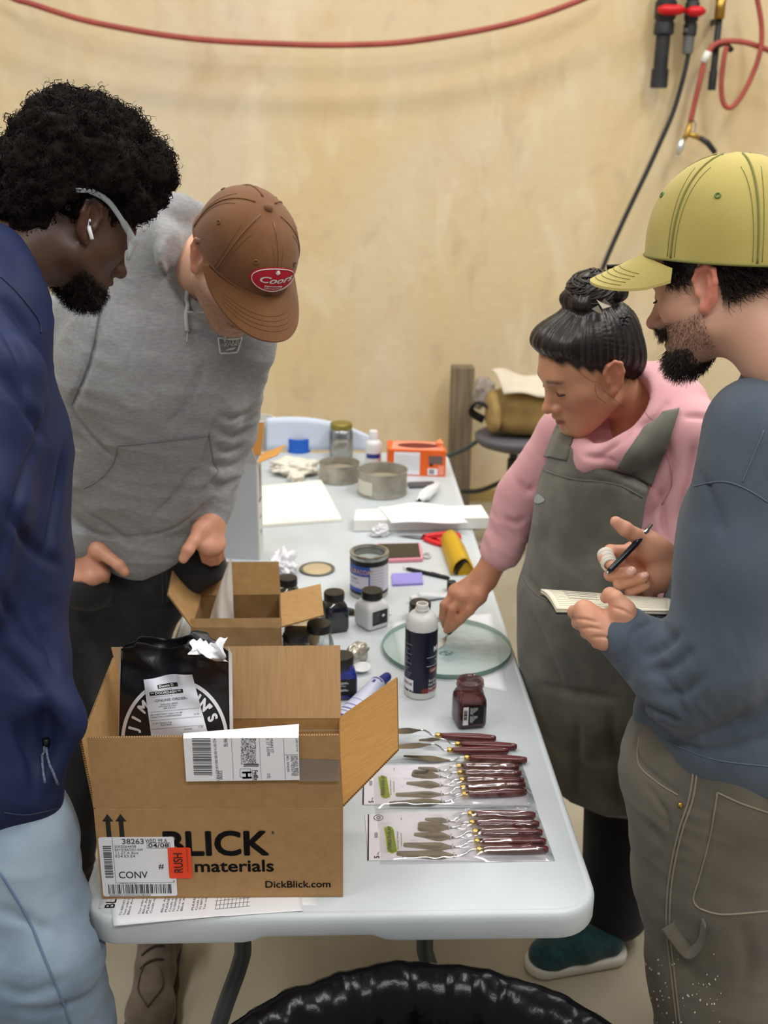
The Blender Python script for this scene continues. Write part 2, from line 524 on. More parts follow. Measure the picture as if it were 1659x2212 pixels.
pts = [(1060, 798), (1085, 792), (1120, 795), (1160, 808), (1190, 830), (1190, 860), (1150, 850), (1115, 852), (1092, 850), (1078, 826)]
def cl(u, v):
    q = lerp(PY(1058 + 140 * u, 800 + 22 * u * u, Ys - .01), PY(1088 + 110 * u, 852 - 6 * math.sin(u * 7), Ys - .155), v)
    q[1] += .0
    q[2] += .012 * math.sin(9 * u + 3 * v) * (1 - .5 * v) + .02 * math.sin(PI * v)
    return q
B().grid(cl, 24, 12).build('canvas_cloth', M('cream_canvas', 'd8ccb6', rough=.9, var=.08, vs=10), solid=.004, label='cream canvas cloth draped over the olive duffel bag', cat='cloth')
blob('rag_bundle', M('grey_rag', '9a9084', rough=.9, var=.2, vs=14), PY(1046, 850, Ys + .30), (.05, .05, .07), nz=.25, ns=9, label='grey crumpled rag between timber post and duffel bag', cat='rag')

# ------------------------------------------------------------------ dark clutter on the floor behind the grey hoodie
g0 = PZ(160, 1690, 0)
t = thing('mesh_crate', 'black wire mesh crate on the concrete floor', 'crate', g0 + A(0, .14, 0))
cc = g0 + A(0, .14, .07)
for (dx, dy, hx, hy) in ((0, -.135, .2, .004), (0, .135, .2, .004), (-.2, 0, .004, .135), (.2, 0, .004, .135)):
    bb = B()
    for k in range(9):
        f = -1 + 2 * k / 8
        bb.box(cc + A(dx + (f * hx if hx > .01 else 0), dy + (f * hy if hy > .01 else 0), 0), (.004, .004, .07))
    for zz in (-.066, -.02, .025, .066): bb.box(cc + A(dx, dy, zz), (max(hx, .004), max(hy, .004), .005))
    bb.build('side_grille', BLKP, t, smooth=False)
B().box(cc + A(0, 0, -.065), (.2, .135, .004)).build('bottom', BLKP, t, smooth=False)
g1 = PZ(165, 1545, 0)
t = thing('tool_cart', 'low black tool cart behind the grey hoodie', 'cart', g1 + A(0, .25, 0))
for zz, hh in ((.12, .02), (.36, .03)):
    B().box(g1 + A(-.08, .25, zz), (.2, .18, hh)).build('shelf', BLKP, t, smooth=False, bevel=.006)
for sx in (-.26, .1):
    for sy in (.1, .4):
        B().lathe([(.012, .0), (.012, .36)], g1 + A(sx, sy, 0), 10).build('leg', BLKP, t)
B().lathe([(.06, .395), (.068, .40), (.072, .6), (.066, .6)], g1 + A(-.02, .2, 0), 24).build('grey_bucket', M('grey_tin', '9b9c98', rough=.4, metal=.3), label='pale grey pot on the low black tool cart', cat='pot')

# ================================================================== folding table
TX0, TX1, TY0, TY1, TZ = -.386, .374, 1.212, 3.655, .74
PLA = M('pale_blue_grey_plastic', 'c2c9cc', rough=.42, var=.05, vs=5, bump=.12, bs=420, bdist=.0015)


def rrect(x0, x1, y0, y1, r, n=8, ns=14):
    pts = []
    for cx_, cy_, a0 in ((x1 - r, y1 - r, 0), (x0 + r, y1 - r, PI / 2), (x0 + r, y0 + r, PI), (x1 - r, y0 + r, 1.5 * PI)):
        for i in range(n + 1):
            a = a0 + PI / 2 * i / n
            pts.append((cx_ + r * math.cos(a), cy_ + r * math.sin(a), math.cos(a), math.sin(a)))
    out = []
    k = len(pts)
    for i in range(k):
        p, q = pts[i], pts[(i + 1) % k]
        out.append(p)
        if math.hypot(p[0] - q[0], p[1] - q[1]) > .1:
            m_ = 40
            for j in range(1, m_):
                f = j / m_
                out.append((p[0] + (q[0] - p[0]) * f, p[1] + (q[1] - p[1]) * f, p[2], p[3]))
    return out


def table_top():
    ol = rrect(TX0, TX1, TY0, TY1, .065)
    k = len(ol)
    prof = [(.0155, .7400), (.0135, .7388), (.0115, .7388), (.0095, .7398), (.006, .7392), (.003, .737), (.0008, .732), (0, .725), (0, .700), (.002, .6945), (.006, .694), (.012, .699), (.013, .715)]
    V = []; F = []
    for ins, z in prof:
        for x, y, nx, ny in ol:
            zz = z
            if y < TY0 + .02 and z < .71:
                f = min(1, max(0, (.105 - abs(x + .038)) / .03)); f = f * f * (3 - 2 * f)
                zz += .010 * f
            V.append((x - nx * ins, y - ny * ins, zz))
    n = len(prof)
    for a in range(n - 1):
        for i in range(k):
            F.append((a * k + i, (a + 1) * k + i, (a + 1) * k + (i + 1) % k, a * k + (i + 1) % k))
    F.append(tuple(range(k))); F.append(tuple((n - 1) * k + i for i in range(k - 1, -1, -1)))
    return V, F


t = thing('folding_table', 'long pale plastic folding table covered with art supplies', 'table', (-.006, 2.43, 0))
V, F = table_top()
autosmooth(mesh('tabletop', V, F, PLA, t), 50)
LEGM = M('dark_grey_powder_coat', '4b5054', rough=.5, metal=.3)
for yy, s in ((1.42, -1), (3.45, 1)):
    for x0, x1 in ((-.172, -.215), (.135, .18)):
        pts = spline([A(x0, yy, .70), A(x0, yy, .52), A(x0 + (x1 - x0) * .15, yy + s * .005, .47), A(x1, yy + s * .02, .36), A(x1 * 1.45, yy + s * .03, .02)], 8)
        B().tube(pts, .0145, 14).build('leg', LEGM, t)
        B().lathe([(.019, 0), (.019, .03), (.0165, .035)], A(x1 * 1.45, yy + s * .03, 0), 14).build('rubber_foot', BLKP, t)
    B().tube([A(x0 - .30, yy, .64), A(x0, yy, .64)], .011, 10).build('crossbar', LEGM, t)
    B().box((-.015, yy, .705), (.25, .02, .01)).build('hinge_rail', LEGM, t, smooth=False)
# ================================================================== things on the table
T0 = .7402
KRAFT = M('kraft_cardboard', 'ad875a', rough=.85, col2='a68054', vs=70, bump=.1, bs=260)
KRIN = M('kraft_inside', 'b48e5c', rough=.85, col2='aa8452', vs=60, bump=.12, bs=200)
KEDGE = M('corrugated_edge', '6f5433', rough=.9, col2='c9a473', vs=260, vr=(.45, .55))
INK = M('black_ink', '1d1a17', rough=.7)
INKG = M('grey_ink', '55555a', rough=.7)
PAPER = M('white_paper', 'e4e4e6', rough=.75, var=.02)
LABELW = M('white_label', 'e8e8ec', rough=.55)
CREAM = M('cream_paper', 'e9e3cd', rough=.8)
BLACKLID = M('black_lid', '1c1a18', rough=.42)
NAVY = M('navy_label', '0e1428', rough=.3)
DARKRED = M('dark_red_ink', '7d2a24', rough=.4)


def film(name, fac=.16, rough=.06, tint=(1, 1, 1)):
    mt = bpy.data.materials.new(name); mt.use_nodes = True
    nt = mt.node_tree; N = nt.nodes; L = nt.links
    N.remove(N['Principled BSDF'])
    o = N['Material Output']; t = N.new('ShaderNodeBsdfTransparent'); g = N.new('ShaderNodeBsdfGlossy'); x = N.new('ShaderNodeMixShader')
    t.inputs[0].default_value = tuple(tint) + (1,)
    g.inputs['Roughness'].default_value = rough
    fr = N.new('ShaderNodeFresnel'); fr.inputs[0].default_value = 1.45
    ad = N.new('ShaderNodeMath'); ad.operation = 'MULTIPLY_ADD'; ad.inputs[1].default_value = .8; ad.inputs[2].default_value = fac
    L.new(fr.outputs[0], ad.inputs[0]); L.new(ad.outputs[0], x.inputs[0]); L.new(t.outputs[0], x.inputs[1]); L.new(g.outputs[0], x.inputs[2]); L.new(x.outputs[0], o.inputs[0])
    return mt


FILM = film('clear_film', .09, .10)
CLEARG = film('clear_jar_glass', .05, .03, (.93, .96, .94))


class Panel:
    """printing on a flat face: metres from origin along x, y"""
    def __init__(s, o, x, y, parent, lift=.0005):
        s.o = np.asarray(o, float); s.x, s.y, s.n = frame(x, y); s.p = parent; s.l = lift
    def at(s, u, v, k=1): return s.o + s.x * u + s.y * v + s.n * s.l * k
    def rect(s, u, v, w, h, mat, name='print', k=1, t=.0002, r=0):
        if r:
            pts = []
            for cx_, cy_, a0 in ((u + w - r, v + h - r, 0), (u + r, v + h - r, PI / 2), (u + r, v + r, PI), (u + w - r, v + r, 1.5 * PI)):
                pts += [s.at(cx_ + r * math.cos(a0 + PI / 2 * i / 4), cy_ + r * math.sin(a0 + PI / 2 * i / 4), k) for i in range(5)]
        else:
            pts = [s.at(u, v, k), s.at(u + w, v, k), s.at(u + w, v + h, k), s.at(u, v + h, k)]
        return B().prism(pts, s.n, t).build(name, mat, s.p, smooth=False)
    def rects(s, rs, mat, name='print', k=2):
        if name == 'print' and 1 < len(rs) < 9:
            return [s.rects([q_], mat, name, k) for q_ in rs]
        b_ = B()
        for u, v, w, h in rs: b_.add([s.at(u, v, k), s.at(u + w, v, k), s.at(u + w, v + h, k), s.at(u, v + h, k)], [(0, 1, 2, 3)])
        return b_.build(name, mat, s.p, smooth=False)
    def text(s, body, u, v, size, mat, k=2, down=False, **kw):
        if down: return text(body, s.at(u, v, k), -s.y, s.x, size, mat, s.p, lift=0, **kw)
        return text(body, s.at(u, v, k), s.x, s.y, size, mat, s.p, lift=0, **kw)
    def bars(s, u, v, w, h, n, mat, vert=True, seed=1, name='barcode', k=2):
        r = random.Random(seed); rs = []; pos = 0.
        ws = [r.choice((1, 1, 2, 3)) for _ in range(n)]; tot = sum(ws)
        for i, q in enumerate(ws):
            if i % 2 == 0: rs.append((u + pos / tot * w, v, q / tot * w, h) if vert else (u, v + pos / tot * h, w, q / tot * h))
            pos += q
        return s.rects(rs, mat, name, k)


# ------------------------------------------------------------------ big kraft box
FL, FR, BR, BL = A(-.354, 1.254, 0), A(-.003, 1.252, 0), A(-.007, 1.498, 0), A(-.352, 1.500, 0)
z0, zc = T0 + .0012, .895
up = lambda p, z: A(p[0], p[1], z)
t = thing('cardboard_box', 'large open kraft shipping box holding a black paper bag', 'box', A(-.178, 1.376, z0))
th = .0032
def wallq(a, c): return [up(a, z0), up(c, z0), up(c, zc), up(a, zc)]
fr = B().slab(wallq(FL, FR), th).build('front_panel', KRAFT, t, smooth=False, bevel=.0012)
B().slab(wallq(FR, BR), th).build('side_panel', KRAFT, t, smooth=False)
B().slab(wallq(BR, BL), th).build('back_panel', KRIN, t, smooth=False)
B().slab(wallq(BL, FL), th).build('side_panel', KRAFT, t, smooth=False)
B().slab([up(FL, z0 + .002), up(FR, z0 + .002), up(BR, z0 + .002), up(BL, z0 + .002)], .002).build('bottom_panel', KRIN, t, smooth=False)


def flap(name, a, c, d, e, parent, mat=KRIN, th=.0034):
    """flap with hinge a-c and free edge d-e (order a,c,d,e), corrugated rim on the free edges"""
    a, c, d, e = [np.asarray(v, float) for v in (a, c, d, e)]
    pn_ = np.cross(c - a, d - a); den = pn_ @ (e - CAM)
    if abs(den) > 1e-4: e = CAM + (e - CAM) * ((pn_ @ (a - CAM)) / den)     # keep the sheet flat
    f = B().slab([a, c, d, e], th).build(name, mat, parent, smooth=False)
    q = [np.asarray(v, float) for v in (a, c, d, e)]
    n = np.cross(q[1] - q[0], q[3] - q[0]); n /= np.linalg.norm(n)
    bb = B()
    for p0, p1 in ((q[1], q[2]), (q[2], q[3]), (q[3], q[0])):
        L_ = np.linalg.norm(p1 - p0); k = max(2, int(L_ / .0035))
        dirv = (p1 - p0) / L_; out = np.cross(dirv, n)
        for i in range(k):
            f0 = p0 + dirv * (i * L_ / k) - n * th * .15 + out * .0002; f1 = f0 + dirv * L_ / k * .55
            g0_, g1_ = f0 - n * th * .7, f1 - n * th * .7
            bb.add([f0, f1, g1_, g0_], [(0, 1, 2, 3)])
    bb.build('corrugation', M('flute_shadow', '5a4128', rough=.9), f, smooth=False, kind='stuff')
    return f


a, c = up(FL, zc), up(FR, zc)
d, e = PY(733, 1588, 1.247), PY(188, 1594, 1.247)
ff = flap('flap', a, c, d, e, t, KRAFT)
a, c = up(FR, zc), up(BR, zc)
flap('flap', a, c, PY(859, 1466, 1.512), PY(862, 1621, 1.262), t, M('kraft_flap_ochre', 'a87c42', rough=.85, col2='9c7239', vs=30, stretch=(1, 6, 1), bump=.15, bs=120))
a, c = up(BR, zc), up(BL, zc)
flap('flap', a, c, PY(241, 1398, 1.548), PY(735, 1394, 1.548), t, M('kraft_ribbed', 'b8946a', rough=.85, col2='ae8a60', vs=40, stretch=(5, 1, .3), bump=.15, bs=70))
a, c = up(BL, zc), up(FL, zc)
flap('flap', a, c, PY(172, 1600, 1.262), PY(243, 1421, 1.500), t, KRIN)
# clear tape on the front flap corner
p = Panel(up(FL, z0), FR - FL, A(0, 0, 1), fr)
W, H = .351, zc - z0
p.text('BLICK', .26 * W, .488 * H, .0575, INK, fat=.030, width=.438 * W, name='lettering', k=1)
p.text('R', .708 * W, .715 * H, .008, INK, name='lettering')
p.text('materials', .387 * W, .300 * H, .0285, INK, fat=.022, width=.328 * W, name='lettering', k=1)
p.text('DickBlick.com', .675 * W, .115 * H, .0168, INK, fat=.014, width=.273 * W, name='lettering')
for u in (.0525, .105):
    x = u * W
    B().add([p.at(x - .0033, .60 * H), p.at(x + .0033, .60 * H), p.at(x + .0033, .87 * H), p.at(x - .0033, .87 * H)], [(0, 1, 2, 3)]).add(
        [p.at(x - .0078, .865 * H), p.at(x + .0078, .865 * H), p.at(x, .945 * H)], [(0, 1, 2)]).build('up_arrow', INK, fr, smooth=False)
lb = p.rect(.008 * W, .03 * H, .305 * W, .665 * H, LABELW, 'shipping_label', k=2, r=.004)
lb['label'] = 'white order label with barcodes'
lw, lh = .305 * W, .665 * H
q = Panel(p.at(.008 * W, .03 * H, 2), p.x, p.y, fr, .0003)
LU = lambda x: x / 384 * lw
LV = lambda y: (311 - y) / 311 * lh
q.text('38263', LU(118), LV(34), .0122, INKG, bold=.01, width=LU(112))
q.text('WED 99 A', LU(238), LV(27), .0085, INKG, bold=.006, width=LU(112))
q.text('04/08', LU(251), LV(53), .010, INK, bold=.006, width=LU(106))
for r_ in ((245, 30, 117, 1.6), (245, 57, 117, 1.6)): q.rects([(LU(r_[0]), LV(r_[1]), LU(r_[2]), .0005)], INK)
q.rects([(LU(245), LV(57), .0005, LV(30) - LV(57)), (LU(361), LV(57), .0005, LV(30) - LV(57)), (LU(70), LV(240), .0005, LV(2) - LV(240)), (LU(72), LV(238), LU(300), .0004)], INKG)
for i, s_ in enumerate(('SIX0264438', 'BAY01BATHU-AW', '11-27 A Box', 'E24.E3.E4')):
    q.text(s_, LU(79), LV(54 + 16.5 * i), .0062, INKG, width=LU((110, 145, 120, 102)[i]))
q.text('#', LU(296), LV(165), .0135, INK)
q.text('CONV', LU(88), LV(213), .0165, INK, bold=.004, width=LU(150))
q.text('x', LU(366), LV(236), .006, INKG)
q.bars(LU(20), LV(210), LU(42), LV(42) - LV(210), 44, INKG, False, 3)
q.bars(LU(30), LV(296), LU(330), LV(246) - LV(296), 90, INK, True, 5)
q.text('000000530050423638263', LU(32), LV(309), .0048, INKG, width=LU(212))
q.text('04/08/2025 07:16:48 PT', LU(92), LV(243), .0026, INKG)
rs = p.rect(.285 * W, .235 * H, .094 * W, .345 * H, M('orange_red_sticker', 'f2451f', rough=.5), 'rush_sticker', k=4, r=.003)
rs['label'] = 'orange red RUSH sticker'
text('RUSH', p.at(.343 * W, .30 * H, 6), p.y, -p.x, .0185, INK, fr, bold=.006, lift=0, width=.034)
text('RUSH ORDER PROCESS NOW', p.at(.366 * W, .31 * H, 6), p.y, -p.x, .003, DARKRED, fr, lift=0)
# carrier label hanging over the front flap
Yl = 1.2436
fx = lambda x, y: PY(390 + x / 6.144, 1540 + y / 6.144, Yl)
lq = [fx(75, 910), fx(1580, 890), fx(1568, 330), fx(36, 338)]
fb = B().slab(lq, .0004)
tl, tr = fx(30, 300), fx(1566, 218)
tl[1] += .006; tr[1] += .014
lo = fb.add([lq[3], lq[2], tr, tl], [(0, 1, 2, 3)]).build('carrier_label', LABELW, ff, smooth=False, label='white carrier label with barcodes folded over the flap')
def fbars(x0, x1, y0, y1, n, seed, mat=INKG, dot=0):
    r = random.Random(seed); bb = B(); pos = 0; ws = [r.choice((1, 1, 2, 3)) for _ in range(n)]; tot = sum(ws)
    for i, k in enumerate(ws):
        if i % 2 == 0:
            ya, yb = y0 + pos / tot * (y1 - y0), y0 + (pos + k) / tot * (y1 - y0)
            sh = (ya - 330) * .055
            bb.add([PY(390 + (x + sh) / 6.144, 1540 + y / 6.144, Yl - .0006) for x, y in ((x0, yb), (x1, yb), (x1, ya), (x0, ya))], [(0, 1, 2, 3)])
        pos += k
    bb.build('barcode', mat, ff, smooth=False)
fbars(150, 395, 335, 830, 62, 11)
bb = B(); r = random.Random(4)
for j in range(46):
    for i in range(34):
        if r.random() < .48:
            x, y = 802 + i * 5.9, 335 + j * 7.6
            bb.add([PY(390 + xx / 6.144, 1540 + yy / 6.144, Yl - .0006) for xx, yy in ((x, y + 5.5), (x + 5.6, y + 5.5), (x + 5.6, y), (x, y))], [(0, 1, 2, 3)])
bb.build('code_block', INK, ff, smooth=False, kind='stuff')
fbars(818, 1018, 676, 710, 3, 2, INK)
def ftxt(body, x, y, size, mat=INKG, **k): text(body, PY(390 + x / 6.144, 1540 + y / 6.144, Yl - .0006), A(.03, 0, -1), A(1, 0, 0), size, mat, ff, lift=0, **k)
ftxt('9622 0019 0 000 000 0000 0 00 4024 9948 7765', 432, 340, .0055, width=.073)
ftxt('53590', 498, 765, .0078, INK, width=.0145)
ftxt('9949 7765', 566, 340, .0078, INK, width=.013)
ftxt('FedEx', 970, 760, .0078, INK, fat=.02, width=.0165)
ftxt('Home Delivery', 945, 755, .0032)
ftxt('H', 820, 775, .0175, INK, fat=.03)
ftxt('(US)', 1150, 805, .0065, width=.0075)
ftxt('BILL SENDER', 1405, 570, .0046)
for i, s_ in enumerate(('SHIP DATE: 08APR25', 'ACTWGT: 8.00 LB', 'CAD: 6990912/WSXI', 'DIMS: 14x10x7 IN')): ftxt(s_, 1530 - 24 * i, 568, .0042, width=.032)
ftxt('(608) 555-0147', 1530, 340, .0034)
ftxt('E ST 53590', 1135, 340, .006); ftxt('MAIN ST', 1185, 340, .006)
bb = B()
for x in (672, 1042, 1362):
    bb.add([PY(390 + (x + s_ + (y - 330) * .05) / 6.144, 1540 + y / 6.144, Yl - .0006) for s_, y in ((0, 880), (4, 880), (4, 335), (0, 335))], [(0, 1, 2, 3)])
bb.add([PY(390 + x / 6.144, 1540 + y / 6.144, Yl - .0006) for x, y in ((1372, 560), (1560, 556), (1560, 552), (1372, 556))], [(0, 1, 2, 3)])
for x0, y0, x1, y1 in ((790, 740, 930, 744), (794, 850, 936, 854), (788, 740, 793, 854), (928, 740, 934, 854)):
    bb.add([PY(390 + x / 6.144, 1540 + y / 6.144, Yl - .0006) for x, y in ((x0, y1), (x1, y1), (x1, y0), (x0, y0))], [(0, 1, 2, 3)])
bb.build('print', INKG, ff, smooth=False)
p0 = B().slab([PY(645, 1688, Yl), PY(733, 1688, Yl), PY(734, 1576, Yl + .012), PY(645, 1576, Yl + .012)], .0002).build('packing_tape', FILM, ff, smooth=False, label='clear tape')

# ------------------------------------------------------------------ black sandwich bag with receipt
def bagp(u, v):
    """front of the bag, u 0..1 left to right, v 0..1 bottom to top"""
    px = 256 + 241 * u + (6 - 10 * u) * v
    py = 1640 - 250 * v
    wv = .010 * math.sin(9 * v + 3 * u) * v + .014 * math.sin(7 * u - 9 * v + 1) * max(0, v - .62) * 2.2 + .012 * abs(math.sin(5 * u + 10 * v)) * max(0, v - .68) * 3
    n_ = float(vnoise(np.array([[u * 5, v * 7, 1.5]]))[0]) * .012 * (0.15 + max(0, v - .6) * 2.4)
    Y = 1.372 + .045 * v - .035 * math.sin(PI * min(1, max(0, u))) * (1 - .5 * v) + wv + n_
    return PY(px, py, Y)
BAG = M('black_waxed_paper', '16161a', rough=.38, var=.25, vs=20, bump=.35, bs=40, bdist=.006)
BAGW = M('bag_white_paper', 'd9dadf', rough=.6)
t = thing('sandwich_bag', 'crumpled black paper sandwich bag with white ring lettering', 'bag', A(-.25, 1.40, z0 + .003))
top = lambda u: .985 + .025 * math.sin(11 * u) + (.03 if .62 < u < .8 else 0) - .03 * (u < .12) - .055 * max(0, u - .86) * 7
bg = B().grid(lambda u, v: bagp(u, v * top(u)), 44, 44)
bg.build('front', BAG, t, solid=.0006)
def back(u, v):
    q_ = bagp(u, v * (top(u) - .03)); d_ = q_ - CAM; s_ = math.sin(PI * u)
    return A(q_[0], q_[1] + .012 + .06 * s_ * (1 - .6 * v), q_[2] + .004 * v)
B().grid(back, 44, 44).build('back', BAG, t, solid=.0006)
def side(u0):
    def f(u, v):
        return lerp(bagp(u0, v * .98), back(u0, v * .98) + A((-1 if u0 < .5 else 1) * .004, 0, 0), u)
    return f
B().grid(side(0.), 4, 30).build('gusset', BAGW, t); B().grid(side(1.), 4, 30).build('gusset', BAGW, t)
# torn white tuft
B().grid(lambda u, v: bagp(.66 + .32 * u, .91 + .10 * v + (.03 * math.sin(9 * u) + .012 * math.sin(31 * u + 1)) * v - .10 * u * u * (1 - v)) + A(.003 * math.sin(13 * v + 7 * u), -.004 - .016 * math.sin(PI * v) - .006 * math.sin(11 * u + 6 * v), .004), 30, 14).build('torn_edge', BAGW, t, solid=.0006, label='torn white paper edge')
cq = lambda x, y: ((200 + x / 4.879 - 256) / 241, (1640 - (1370 + y / 4.879)) / 250)
c_u, c_v = cq(865, 1110)
ru, rv = 570 / 4.879 / 241, 640 / 4.879 / 250
def onbag(u, v, k=.0012):
    q_ = bagp(u, v); d_ = CAM - q_; return q_ + d_ / np.linalg.norm(d_) * k
B().grid(lambda u, v: onbag(c_u + (ru * (1.0 - .065 * v)) * math.cos(PI * (.02 + .96 * u)), c_v + (rv * (1 - .065 * v)) * math.sin(PI * (.02 + .96 * u))), 60, 3).build('ring', BAGW, t, label='white printed ring')
for ch, ang in zip("JIMMYJOHN'S", (164, 152, 139, 124, 111, 90, 76, 61, 46.5, 35, 25.5)):
    g = math.radians(ang)
    def bend(x, y, g=g):
        hx, hy = x - .32, y
        R_ = .71 + hy * .25
        gg = g - hx * .27
        return onbag(c_u + ru * R_ * math.cos(gg), c_v + rv * R_ * math.sin(gg))
    text(ch, None, None, None, 1, BAGW, t, bend=bend, fat=.05)
# receipt
rc = [cq(620, 1110), cq(1222, 1060), cq(1052, 425), cq(525, 480)]
def recp(u, v, k=.004):
    uu, vv = quad_at([A(*c_, 0) for c_ in rc], u, v)[:2]
    vv += .045 * math.exp(-((u - .55) / .25) ** 2) * max(0, v - .75) * 4 * .5
    kk = k + .004 * math.sin(5 * v + 2 * u) ** 2 + .006 * max(0, v - .8) * 5 * (u > .7) + .003 * math.sin(12 * u * v)
    return onbag(uu, vv, kk)
rp = B().grid(recp, 26, 34).build('receipt', M('receipt_paper', 'd4d8e2', rough=.6), label='white printed order receipt stapled to the black sandwich bag', cat='receipt')
def rtext(s_, u, v, h, w, mat=INKG, inv=False):
    """text line on receipt: left u, baseline v, height h (in v), width w (in u)"""
    if inv:
        B().grid(lambda a_, b_: recp(u - .02 + (w + .04) * a_, v - h * .25 + h * 1.3 * b_, .0048), 12, 3).build('print', INK, rp, smooth=False)
        mat = LABELW
    n_ = max(1, len(s_)) * .58
    text(s_, None, None, None, 1, mat, rp, bend=lambda x, y: recp(u + w * x / n_, v + h * y * 1.2, .0056 if inv else .0050), bold=.01)
rtext('Shauna D', .28, .835, .045, .36, inv=True)
rtext('** ** ** ** ** ** **', .13, .785, .02, .62)
rtext('** DOORDASH **', .10, .735, .045, .62, inv=True)
rtext('** ** ** ** ** ** **', .12, .685, .02, .62)
rtext('-ONLINE ORDER-', .14, .615, .048, .68)
rtext('Jimmy Johns #80002', .26, .555, .026, .42)
rtext('110 N. Grand Ave. Suite 1', .20, .52, .026, .5)
rtext('608-318-6111', .30, .485, .026, .3)
rtext('04-14-2025 Chk# 31 Open 11:32 AM', .04, .395, .026, .72)
rtext('Online Order # 304900765070602', .04, .355, .026, .7)
rtext('2  #11 Country Club', .06, .25, .028, .45); rtext('French Bread', .20, .215, .028, .25); rtext('21.78', .84, .345, .026, .12)
rtext('Subtotal', .6, .115, .026, .2); rtext('21.78', .86, .13, .026, .11)
for v in (.45, .31, .165):
    B().grid(lambda a_, b_, v=v: recp(.02 + .95 * a_, v + .004 * b_, .005), 14, 2).build('print', INKG, rp, smooth=False)

# ------------------------------------------------------------------ packing slips under the big box
def sheet(name, quad, mat, label, cat, z=.0004, wave=0, n=14, parent=None, group=None):
    def f(u, v):
        q_ = quad_at(quad, u, v); return q_ + A(0, 0, z + wave * (math.sin(5 * u + 2 * v) * .5 + .5))
    return B().grid(f, n, n).build(name, mat, parent, solid=.00025, label=label, cat=cat, group=group)
ps = PZ
slipq = [ps(245, 1997), ps(655, 1968), ps(640, 1860), ps(230, 1890)]
def slipf(u, v):
    q_ = quad_at(slipq, u, v) + A(0, 0, .0006)
    e_ = TY0 + .002 - q_[1]
    if e_ > 0: q_[2] += .0006 - e_ * .45; q_[1] = TY0 + .002 - e_ * .85
    return q_
slip = B().grid(slipf, 30, 30).build('packing_slip', PAPER, solid=.0002, label='printed packing slip curling over the table edge under the box', cat='paper')
slip2 = sheet('order_sheet', [ps(213, 1962), ps(686, 1956), ps(680, 1860), ps(230, 1870)], PAPER, 'white printed sheet with bold BL heading lying under the shipping box', 'paper', z=.0002)
def slt(s_, px, py, size, w, mat=INKG, par=slip, bold=0, dz=.0016):
    o = ps(px, py); text(s_, o + A(0, 0, dz), A(0, 1, 0), A(-1, 0, 0), size, mat, par, lift=0, width=w, bold=bold)
slt('BLICK', 246, 1963, .020, .05, INK, slip2, .02, .0008)
xx = 262
for grp in range(4):
    for k in range((3, 4, 6, 4)[grp]):
        slt(('TO REPORT MERCHANDISE', 'Your order has been packed', 'Blick Art Materials', 'PLEASE INDICATE', 'Credit my Credit card')[(grp + k) % 5], xx, 1979 - (xx - 262) * .07, .0045, .075)
        xx += 8.5
    xx += 15
bb = B()
for k in range(9):
    o = ps(465 + k * 8.5, 1966 - k * .8); bb.add([o + A(0, 0, .0016), o + A(.0005, 0, .0016), o + A(.0005, .05, .0016), o + A(0, .05, .0016)], [(0, 1, 2, 3)])
for k in range(3):
    o = ps(465, 1966 - k * 9); o2 = ps(540, 1959 - k * 9); bb.add([o + A(0, 0, .0016), o2 + A(0, 0, .0016), o2 + A(0, .0006, .0016), o + A(0, .0006, .0016)], [(0, 1, 2, 3)])
bb.build('print', INKG, slip, smooth=False)

# ------------------------------------------------------------------ small kraft box with white pouch
zb = .85
f0, f1 = PY(412, 1355, 1.945), PY(608, 1356, 1.945)
zb = f0[2]
b0, b1 = PZ(434, 1286, zb), PZ(606, 1284, zb)
t = thing('small_carton', 'small open kraft carton with a white pouch standing inside', 'box', A(-.23, 2.03, T0))
dn = lambda p: A(p[0], p[1], T0)
KDK = M('kraft_dull', '94734c', rough=.85, col2='86673f', vs=30, bump=.1, bs=200)
for a, c in ((f0, f1), (f1, b1), (b1, b0), (b0, f0)):
    B().slab([dn(a), dn(c), c, a], .003).build('panel', KDK, t, smooth=False)
B().slab([dn(f0) + A(0, 0, .003), dn(f1) + A(0, 0, .003), dn(b1) + A(0, 0, .003), dn(b0) + A(0, 0, .003)], .003).build('bottom_panel', KDK, t, smooth=False)
Yb = b0[1]
flap('flap', b1, b0, PY(436, 1214, Yb + .025), PY(602, 1213, Yb + .025), t, KRIN)
flap('flap', f0, f1, f1 + A(0, .012, .017), f0 + A(0, .012, .014), t, KDK)
flap('flap', f1, b1, PY(693, 1264, Yb + .03), PY(700, 1331, 1.95), t, KRIN)
flap('flap', b0, f0, PY(361, 1285, 1.95), PY(375, 1215, Yb + .02), t, KRIN)
# white pouch, pinched to a thin upright edge at the top
def pouch(side_):
    def f(u, v):
        xl, xr = 452 + 8 * (1 - v), 508 - 4 * v
        xm = 486 + 14 * v * v
        x0_ = lerp(452, 497, v ** 1.2) if v > 0 else 452
        x1_ = lerp(506, 500, v)
        px = x0_ + (x1_ - x0_) * u; py = 1345 - 138 * v + (3 if v < .02 else 0)
        q_ = PY(px, py, 2.03); th_ = .026 * (1 - v) ** 1.2 * math.sin(PI * u) + .0004
        q_[1] += side_ * th_ + .004 * math.sin(9 * u + 8 * v) * (1 - v)
        if v == 0: q_[2] = T0 + .02
        return q_
    return f
t2 = thing('white_pouch', 'white plastic pouch pinched to a point inside the small carton', 'pouch', A(-.225, 2.03, T0 + .003))
PCH = M('white_pouch_plastic', 'dcd6cc', rough=.45, bump=.3, bs=60)
B().grid(pouch(-1), 20, 30).build('front_side', PCH, t2); B().grid(pouch(1), 20, 30).build('back_side', PCH, t2)

